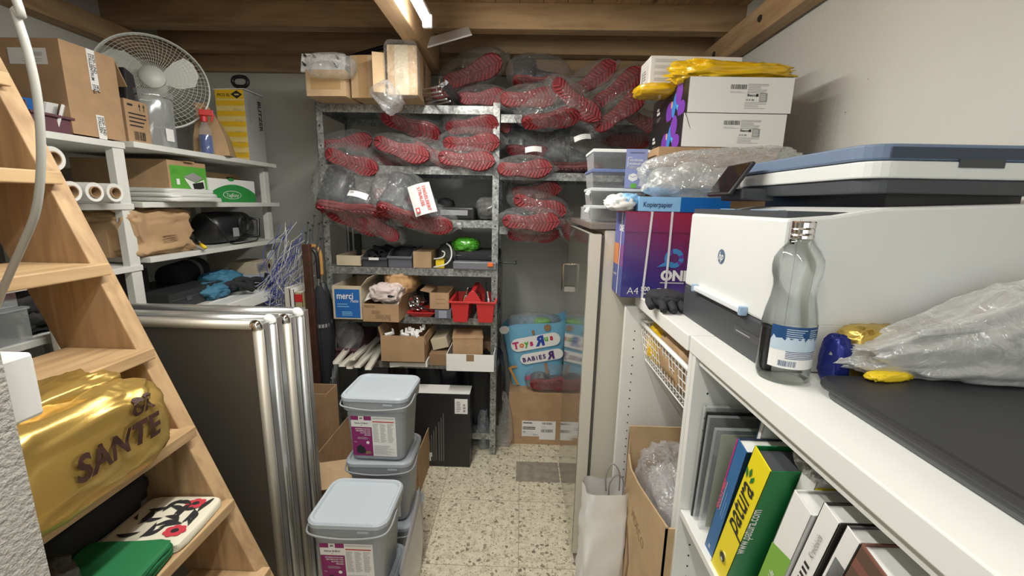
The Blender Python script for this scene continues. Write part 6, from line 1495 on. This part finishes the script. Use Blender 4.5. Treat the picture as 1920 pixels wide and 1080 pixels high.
t, sp, cv = book('white_brochure', 'white brochure with tiny picture peeking above the blue book', 'brochure', .826, 9, .012, .350, .22, LABEL, x=.475)
t, sp, cv = book('farm_catalogue', 'yellow, white and green striped catalogue behind the binder', 'catalogue', .715, LE, .035, .362, .22, LABEL, x=.470, top=PAPER)
q = MB()
for z, h_, m_ in ((.305, .030, YG), (.297, .008, GG), (.20, .0, GG), (.0, .24, mat('deep catalogue green', (.01, .08, .04), .4))):
    if h_: q.rect(cv, 0, z, .22, h_, m_)
rd = random.Random(3)
for k in range(9): q.rect(cv, .0, .02 + k * .02, rd.uniform(.08, .2), .006, rd.choice([LABEL, YG, LGREEN]), .0012)
q.build('striped_cover', t)
t, sp, cv = book('white_green_book', 'thick white book with bright green lower spine', 'book', .672, LE, .045, .328, .21, LABEL, x=.432)
q = MB(); LG = mat('lime green', (.20, .42, .05), .4); q.rect(sp, 0, 0, .045, .205, LG); q.poly(sp, [(0, .205), (.045, .205), (.045, .225)], LG); q.text(sp, .028, .10, .016, 'Housing Life', LABEL, .0014, .01, rot=PI / 2, sx=.8); q.build('spine_print', t)
t, sp, cv = book('spiral_book', 'white spined book with black comb binding marks and dark photo cover', 'book', .622, LE, .034, .350, .21, mat('dark photo cover', (.04, .035, .03), .3, nscale=9, namp=.8), spine=LABEL, x=.436)
q = MB()
for k in range(17): q.rect(sp, .012, .05 + k * .0115, .011, .006, INK)
q.text(sp, .022, .255, .014, 'Kreidekids', GREYINK, .001, 0, rot=PI / 2, sx=.8); q.build('spine_print', t)
t, sp, cv = book('grey_photo_book', 'white edged book with grey photo spine beside the brick patterned book', 'book', .582, LE, .026, .345, .21, mat('grey photo cover', (.16, .17, .17), .4, nscale=30, namp=.7), spine=LABEL, x=.440)
q = MB(); q.rect(sp, .006, .19, .018, .10, mat('grey photo cover', (.16, .17, .17), .4)); q.rect(sp, .0, .0, .026, .14, mat('dark green print', (.03, .08, .05), .5)); q.build('spine_print', t)
def m_brick():
    mt, nt, b = nm('brick photo'); v = coords(nt, (1, 1, 1), (PI / 2, 0, 0)); br = N(nt, 'ShaderNodeTexBrick', Scale=14.0); lk(nt, v, br.inputs['Vector'])
    br.inputs['Color1'].default_value = (.16, .06, .045, 1); br.inputs['Color2'].default_value = (.24, .11, .08, 1); br.inputs['Mortar'].default_value = (.12, .07, .05, 1)
    lk(nt, br.outputs['Color'], b.inputs['Base Color']); b.inputs['Roughness'].default_value = .25; return mt
BRK = m_brick()
t, sp, cv = book('brick_cover_book', 'glossy book with brick wall photo cover in front of the others', 'book', .552, LE, .050, .345, .21, BRK, x=.436)
MB().text(sp, .030, .10, .022, 'MARMOR', LABEL, .001, .01, rot=PI / 2, sx=.9).build('spine_print', t)
t, sp, cv = book('brown_album', 'dark brown album standing in front of the brick patterned book', 'book', .492, LE, .040, .27, .21, CARD_D, x=.45)
t, sp, cv = book('grey_binder', 'plain grey binder at the near end of the row', 'binder', .445, LE, .06, .28, .24, mat('plain grey cover', (.30, .30, .29), .6), x=.45)

# ================================================================ BUCKETS
BK = mat('bucket grey plastic', (.30, .325, .35), .42); BKL = mat('bucket lid grey', (.42, .47, .52), .38)
MAG = mat('label magenta', (.25, .02, .14), .5)
def bucket(label, x, y, z, rz=0, group='stacked grey buckets'):
    t = thing('plastic_bucket', label, 'bucket', (x, y, z), rz, group)
    def rr(wx, wy, r, zz, n=5):
        out = []
        for cx, cy, a0 in ((wx - r, -wy + r, -PI / 2), (wx - r, wy - r, 0), (-wx + r, wy - r, PI / 2), (-wx + r, -wy + r, PI)):
            for i in range(n): a = a0 + PI / 2 * i / (n - 1); out.append((cx + r * math.cos(a), cy + r * math.sin(a), zz))
        return out
    H_ = .262
    MB().loft([rr(.096, .082, .028, 0), rr(.100, .086, .030, .006), rr(.113, .098, .034, H_ - .055)], BK).build('bucket_body', t, smooth=False, bev=.001)
    MB().loft([rr(.115, .100, .034, H_ - .058), rr(.121, .106, .036, H_ - .056), rr(.123, .108, .036, H_ - .022), rr(.119, .104, .034, H_ - .018)], BK).build('rim_skirt', t)
    q = MB(); q.loft([rr(.119, .104, .034, H_ - .02), rr(.126, .111, .038, H_ - .018), rr(.126, .111, .038, H_ - .006), rr(.121, .106, .036, H_), rr(.114, .099, .032, H_), rr(.110, .095, .030, H_ - .006)], BKL); q.build('lid', t)
    q = MB(); pts = [(s * .127, .108 - 0.0, H_ - .028) for s in (1,)]
    q.tube(smooth_pts([(.126, 0, H_ - .03), (.128, -.08, H_ - .034), (.10, -.115, H_ - .036), (0, -.118, H_ - .045), (-.10, -.115, H_ - .036), (-.128, -.08, H_ - .034), (-.126, 0, H_ - .03)]), .0032, BK, 8); q.build('carry_handle', t, smooth=True)
    MB().box((.055, -.1085, H_ - .028), (.035, .003, .008), BKL).build('lid_catch', t, bev=.001)
    # label on the tapered front
    tilt = math.atan((.098 - .086) / (H_ - .061))
    U = Vector((1, 0, 0)); V_ = Vector((0, -math.sin(tilt), math.cos(tilt))); fr = (Vector((-.088, -.0865, .018)), U, V_)
    q = MB(); W_, HH = .165, .165
    q.rect(fr, 0, 0, W_, HH, LABEL, .001); q.rect(fr, 0, 0, .076, HH * .73, MAG, .0014); q.rect(fr, 0, HH * .90, .076, HH * .10, MAG, .0014); q.rect(fr, .028, HH * .90, .02, HH * .10, LABEL, .0016)
    q.text(fr, .038, HH * .93, .011, 'alt', INK, .002, .03, align='CENTER'); q.text(fr, .038, HH * .81, .0085, 'Ratimor Bl Block', INK, .002, .015, align='CENTER', sx=.85); q.text(fr, .038, HH * .76, .006, '10', INK, .002, 0, align='CENTER')
    for k, s in enumerate(('KÖDERBLÖCKE ZUR', 'BEKÄMPFUNG VON', 'RATTEN UND', 'MÄUSEN')): q.text(fr, .071, HH * (.67 - .05 * k), .0068, s, LABEL, .002, .02, align='RIGHT', sx=.9)
    q.lines(fr, .02, HH * .42, .05, HH * .06, 3, PALEINK, 3, .3, .002); q.ell(fr, .058, HH * .34, .006, .006, LABEL, .002); q.text(fr, .006, HH * .34, .006, '5 kg', LABEL, .002, 0)
    q.poly(fr, [(.015, HH * .08), (.03, HH * .05), (.05, HH * .08), (.045, HH * .2), (.03, HH * .28), (.015, HH * .22)], INK, .002); q.poly(fr, [(.045, HH * .04), (.07, HH * .06), (.066, HH * .13), (.05, HH * .12)], CARD_D, .0024)
    q.rect(fr, .080, HH * .94, .08, HH * .03, PALEINK, .0015); q.rect(fr, .080, HH * .86, .08, HH * .025, RED, .0015)
    for c in range(3): q.lines(fr, .080 + c * .027, HH * .35, .023, HH * .48, 20, GREYINK, c, .3, .0015)
    q.lines(fr, .080, HH * .04, .078, HH * .24, 9, GREYINK, 9, .3, .0015); q.build('printed_label', t, label='white and magenta printed label')
    return t
bucket('upper grey bucket of the front stack, its lid square to the aisle', -.512, 1.21, .263)
bucket('lower grey bucket of the front stack on the floor', -.510, 1.215, .0005)
bucket('topmost grey bucket of the rear stack of three', -.520, 1.51, .527, -.02)
bucket('middle grey bucket of the rear stack of three', -.520, 1.515, .2645, .03)
bucket('bottom grey bucket of the rear stack on the floor', -.515, 1.51, .0005, -.05)
o = MB().sheet(lambda u, v: (-.37 + .012 * math.sin(4 * v) + .02 * u, 1.16 + .20 * u, .30 - .26 * v + .17 * u * (1 - v)), 10, 8).build('foil_scrap', smooth=True, solid=.001, m=mat('dull foil', (.45, .46, .47), .2, .6)); tag(o, 'shiny grey film scrap hanging beside the front bucket stack', 'film')

# ================================================================ PICTURE FRAME PANELS (snap frames) BEHIND THE STAIRS
ALU = mat('satin aluminium', (.55, .52, .44), .48, .6); ALUB = mat('bright aluminium', (.62, .63, .63), .32, .85)
PANEL = mat('dark grey panel sheet', (.24, .235, .21), .36, .75)
CRN = mat('chrome corner', (.75, .75, .74), .1, 1.0)
def frame_board(label, y, zt, corner, m, xr=-.765, w_=.66, group='snap frame boards behind the stairs'):
    t = thing('poster_frame_board', label, 'frame', (xr - w_ / 2, y, 0), 0, group)
    r = .014
    MB().bb((-w_ / 2 + .01, -.004, .02), (w_ / 2 - .01, .004, zt - .02), PANEL).build('panel_sheet', t)
    for nm_, a, b in (('side_profile', (w_ / 2 - r, 0, .01), (w_ / 2 - r, 0, zt - .022)), ('side_profile', (-w_ / 2 + r, 0, .01), (-w_ / 2 + r, 0, zt - .022)), ('top_profile', (-w_ / 2 + .022, 0, zt - r), (w_ / 2 - .022, 0, zt - r)), ('bottom_profile', (-w_ / 2 + .022, 0, .02), (w_ / 2 - .022, 0, .02))):
        MB().tube([a, b], r, m, 14).build(nm_, t, smooth=True)
    for s in (-1, 1):
        q = MB(); q.tube(smooth_pts([(s * (w_ / 2 - .026), 0, zt - r), (s * (w_ / 2 - .017), 0, zt - r + .0015), (s * (w_ / 2 - r), 0, zt - .026)], 5), r + .0015, corner, 12); q.build('corner_cap', t, smooth=True)
    MB().bb((w_ / 2 - .010, .010, .01), (w_ / 2 - .001, .040, zt - .012), ALUB).build('side_strip', t, bev=.0015)
    MB().bb((w_ / 2 - .012, .012, .012), (w_ / 2 - .0005, .014, zt - .03), mat('dark channel', (.03, .03, .032), .5)).build('dark_seam', t)
    MB().bb((-w_ / 2 + .01, .010, zt - .014), (w_ / 2 - .01, .040, zt - .006), ALUB).build('top_strip', t, bev=.0015)
    return t
frame_board('front frame board with chrome corner and dark grey sheet', 1.225, 1.115, CRN, ALU, -.785)
frame_board('second frame board from the front with white corner', 1.285, 1.118, WHITEP, ALUB, -.778)
frame_board('third frame board from the front with chrome corner', 1.350, 1.102, CRN, ALU, -.768)
frame_board('rearmost frame board with white corner', 1.410, 1.110, WHITEP, ALUB, -.754)

# ================================================================ FLOOR CARTONS
t = thing('large_flat_carton', 'large open brown carton on the floor around the rear bucket stack', 'box', (-.72, 2.02, 0))
q = MB(); H_ = .30
q.bb((-.225, -.28, 0), (.225, .26, .004), CARD)
q.bb((.221, -.10, .0), (.225, .26, H_ * .8), CARD); q.bb((-.225, .256, 0), (.225, .26, H_), CARD); q.bb((-.225, -.28, 0), (-.221, .26, H_), CARD); q.bb((-.225, -.28, 0), (.15, -.276, H_ * .97), CARD)
q.build('box_body', t)
MB().prism([(-.06, 0), (-.42, 0), (-.42, .10), (-.06, .235)], 0, .222, .2255, CARD).build('side_flap', t, rot=(0, 0, -.06))
MB().box((-.1, -.36, .288), (.22, .17, .004), CARD_L, (.15, 0, .3)).build('front_flap', t)
t = carton('tall_narrow_carton', 'open brown carton behind the frame boards under the cable ducts', 'box', (-1.16, 2.22, 0), (.16, .12, .535), 0, CARD, flaps=1)
t.location = (-1.0, 1.98, .305)
t.location = (-1.03, 2.0, 0.0)
t = carton('shipping_carton', 'brown carton with two white shipping labels on the floor by the refrigerator', 'box', (.115, 2.62, 0), (.34, .38, .345), 0, CARD)
f = faces(.34, .38, .345); q = MB(); fr = f['front']
q.rect(fr, .085, .055, .115, .105, LABEL); q.rect(fr, .195, .035, .10, .125, LABEL, .0010); q.lines(fr, .09, .14, .09, .012, 1, INK, 1, .5, .0014); q.lines(fr, .09, .10, .08, .022, 2, INK, 2, .5, .0014); q.lines(fr, .09, .06, .10, .03, 3, PALEINK, 3, .2, .0014)
q.bars(fr, .21, .138, .065, .014, INK, n=16, lift=.0016); q.bars(fr, .205, .085, .072, .02, INK, n=18, lift=.0016); q.lines(fr, .205, .108, .04, .022, 3, PALEINK, 3, .3, .0016); q.bars(fr, .09, .078, .02, .014, GREYINK, n=6, lift=.0014); q.bars(fr, .155, .063, .035, .006, INK, n=8, lift=.0014); q.build('shipping_labels', t)
# toy shop bag
t = thing('woven_shopping_bag', 'light blue woven shopping bag with colourful toy shop lettering on the shipping carton', 'bag', (.115, 2.62, .346), -.02)
SKYB = mat('sky blue woven plastic', (.17, .44, .64), .45, bmp=.35, bscale=30, bdist=.004)
q = MB(); rings = []
for j in range(17):
    s = j / 16; ring = []
    for i in range(40):
        a = 2 * PI * i / 40; ca, sa = math.cos(a), math.sin(a); tt = noise.turbulence(Vector((ca * 2, sa * 2, s * 4 + 3)), 3, True)
        hx = .155 + .055 * s; hy = .09 + .01 * s
        ring.append((hx * math.copysign(abs(ca) ** .3, ca) + .006 * (tt - .5) - .015 * s, hy * math.copysign(abs(sa) ** .45, sa) + .02 * (tt - .5) * (abs(sa) < .6), .40 * s + (.05 * (ca + .3) * s)))
    rings.append(ring)
q.loft(rings, SKYB, False); q.build('bag_body', t, smooth=True)
q = MB(); q.blob((.32, .15, .10), None, .7, .15, 5, 93, n=48); q.build('bag_filling', t, FILM2, smooth=True, loc=(-.02, 0, .35)); q = MB(); q.blob((.10, .08, .05), None, .7, .15, 5, 94); q.build('green_item', t, LGREEN, smooth=True, loc=(.03, -.03, .385))
sl = math.atan2(.10, .42) ; A = .22
U = Vector((math.cos(A), 0, math.sin(A))); V_ = Vector((-math.sin(A), 0, math.cos(A))); fr = (Vector((-.165, -.1015, .02)), U, V_)
q = MB(); 
def pill(u, v, w2, h2, m_, lift):
    pts = [(u + w2 - h2 / 2 + h2 / 2 * math.cos(a), v + h2 / 2 + h2 / 2 * math.sin(a)) for a in [-PI / 2 + PI * i / 8 for i in range(9)]] + [(u + h2 / 2 + h2 / 2 * math.cos(a), v + h2 / 2 + h2 / 2 * math.sin(a)) for a in [PI / 2 + PI * i / 8 for i in range(9)]]
    q.poly(fr, pts, m_, lift)
pill(.055, .195, .31, .085, LABEL, .004); pill(.095, .105, .27, .068, LABEL, .004); pill(.005, .325, .06, .05, LABEL, .003)
cols = [mat('toy pink', (.55, .02, .15), .4), mat('toy orange', (.70, .20, .03), .4), mat('toy green', (.10, .40, .05), .4), mat('toy pink', (.55, .02, .15), .4), mat('toy blue', (.01, .06, .35), .4), mat('toy green', (.10, .40, .05), .4), mat('toy red', (.6, .03, .05), .4)]
u = .068
for ch, c_, sz, dv, ad in (('T', 0, .060, .0, .040), ('o', 1, .050, .004, .034), ('y', 2, .050, .008, .032), ('s', 3, .050, .004, .034), ('R', 4, .085, -.004, .058), ('u', 5, .048, .018, .036), ('s', 6, .048, .018, .03)):
    q.text(fr, u + (ad if ch == 'R' else 0), .217 + dv, sz, ch, cols[c_], .0065, .05, flip=(ch == 'R')); u += ad
PUP = mat('toy purple', (.07, .02, .16), .4); u = .108
for ch, ad in zip('BABiES', (.029, .029, .029, .016, .026, .028)): q.text(fr, u, .124, .038, ch, PUP, .0065, .04); u += ad
q.text(fr, u + .045, .115, .068, 'R', PUP, .0065, .05, flip=True)
q.rect(fr, .04, -.02, .016, .125, mat('toy giraffe', (.60, .30, .06), .5), .003, skew=-.03); q.rect(fr, .025, .095, .04, .016, mat('toy giraffe', (.60, .30, .06), .5), .0032); q.rect(fr, .20, .285, .016, .03, CARD_D, .0035); q.rect(fr, .235, .02, .02, .07, mat('toy brown', (.35, .16, .05), .5), .003); q.rect(fr, .10, -.0, .04, .03, cols[0], .003); q.ell(fr, .30, .315, .022, .022, CARD_D, .003)
q.build('printed_lettering', t)
# bottle and clear bag beside the black box
b = P(905, 848, Z=0)
t = thing('plastic_bottle', 'tall crumpled clear plastic water bottle standing beside the black floor box', 'bottle', (b.x, b.y + .06, .0005))
PET = film('pet plastic', (.75, .82, .90), .22, .55, .08, 18, .8, .2, .35)
MB().lathe([(.030, 0), (.038, .01), (.040, .10), (.037, .13), (.040, .16), (.040, .22), (.034, .26), (.016, .30), (.013, .33)], None, 28).build('bottle_body', t, PET, smooth=True)
MB().lathe([(.015, .325), (.015, .345)], None, 16).build('cap', t, WHITEP)
t = thing('bag_with_header', 'clear bag with white header card leaning beside the water bottle', 'bag', (P(938, 845, Z=0).x, b.y + .10, .0005))
MB().blob((.17, .11, .34), None, .6, .12, 4, 96, n=56, warp=lambda p: (p.x * (1 - 1.6 * p.z), p.y * (1 - 1.6 * p.z), p.z)).build('clear_film', t, FILM2, smooth=True)
MB().box((-.008, -.02, .335), (.028, .004, .06), LABEL, (0, -.15, 0)).build('header_card', t)
# grey patch mat near fridge
tag(MB().bb((-.0, 2.06, .0005), (.24, 2.24, .003), mat('grey floor mat', (.28, .25, .20), .7, nscale=30, namp=.2)).build('flat_grey_mat', bev=.001), 'thin grey-brown rubber scrap on the tiles before the shipping carton', 'mat')

# ================================================================ THINGS ON THE STAIR TREADS
z4 = RISE * 4 + .0185; z3 = RISE * 3 + .0185
GOLD = mat('gold woven foil', (.62, .42, .12), .33, .75, bmp=.25, bscale=160, bdist=.0012)
t = thing('gold_shopping_bag', 'shiny gold bag with brown lettering and black strap slumped on a stair tread', 'bag', (-.925, .705, z4))
g = MB(); g.blob((.22, .39, .20), None, .5, .12, 3.2, 97, n=80, warp=lambda p: (p.x - .03 * max(0, p.z - .1), p.y, p.z * (1.02 - .2 * max(0, p.y)))); g.build('bag_body', t, GOLD, smooth=True, loc=(.01, 0, 0))
q = MB(); q.blob((.12, .24, .07), None, .7, .2, 4, 98, n=48); q.build('folded_top', t, GOLD, smooth=True, loc=(-.005, .04, .155))
BRN = mat('brown print', (.045, .015, .01), .6)
fr = (Vector((.16, -.10, .03)), Vector((0, 1, 0)), Vector((0, 0, 1)))
q = MB(); q.text(fr, .060, .050, .068, 'SANTE', BRN, 0, .03, shear=.15, sx=.9); drape(subdiv(q), g, (.01, 0, 0), lift=.0055).build('brown_lettering', t)
q = MB(); q.text(fr, .185, .112, .050, 'GR', BRN, 0, .03, shear=.1, sx=.9); drape(subdiv(q), g, (.01, 0, 0), lift=.0055).build('brown_lettering', t)
MB().tube(smooth_pts([(.02, -.16, .17), (.05, -.12, .21), (.03, -.05, .225), (.0, -.10, .19), (.02, -.17, .16), (.04, -.20, .13)]), .013, BLACKF, 6).build('black_strap', t, smooth=True)
t = thing('floral_bag', 'folded cream bag with red and black floral print on a lower stair tread', 'bag', (-.875, .905, z3), .06)
CREAM = mat('cream cloth', (.72, .68, .55), .7)
q = MB(); q.blob((.185, .17, .022), None, .22, .04, 4, 99); q.build('folded_cloth', t, CREAM, smooth=True)
def m_floral(): pass
rd = random.Random(2); q = MB(); fr = (Vector((-.08, -.07, .0232)), Vector((1, 0, 0)), Vector((0, 1, 0)))
for cx, cy in ((.12, .125), (.135, .03)):
    for k in range(7): a = 2 * PI * k / 7; q.ell(fr, cx + .016 * math.cos(a), cy + .012 * math.sin(a), .010, .008, mat('petal red', (.55, .04, .06), .6), .0004 + .0001 * k, 12)
    q.ell(fr, cx, cy, .009, .007, INK, .0016, 12)
for k in range(22):
    cx, cy, a = rd.uniform(.015, .145), rd.uniform(.012, .13), rd.uniform(0, 6.28); pts = []
    for i in range(9):
        u_ = i / 8; pts.append((u_ * .05, .014 * math.sin(PI * u_) + .006 * u_))
    for i in range(8, 0, -1): u_ = i / 8; pts.append((u_ * .05, .001 * math.sin(PI * u_) + .006 * u_))
    c_, s_ = math.cos(a), math.sin(a); q.poly(fr, [(min(.155, max(.004, cx + x * c_ - y * s_)), min(.145, max(.004, cy + x * s_ + y * c_))) for x, y in pts], INK, .0008 + .00003 * k)
q.build('floral_print', t)
t = thing('green_bag', 'folded dark green cloth bag in front of the floral bag on the stairs', 'bag', (-.872, .745, z3), .10)
GC = mat('green cloth', (.01, .16, .05), .7, bmp=.3, bscale=40, bdist=.003)
for k in range(3): MB().blob((.185, .16 - .01 * k, .014), None, .25, .05, 4, 101 + k).build('cloth_fold', t, GC, smooth=True, loc=(.0, .004 * k, .0105 * k))
t = thing('dark_patterned_bag', 'dark patterned bag slumped at the near end of the lower stair tread', 'bag', (-.93, .62, z3))
MB().blob((.17, .16, .13), None, .6, .15, 4, 104, n=48).build('bag_body', t, mat('dark olive film', (.035, .035, .03), .4), smooth=True)
tag(MB().blob((.12, .3, .10), None, .5, .12, 4, 106, n=40).build('black_backpack', smooth=True, m=BLACKF, loc=(-1.035, .84, z3 + .0)), 'black soft bag in the shade behind the floral bag', 'bag')
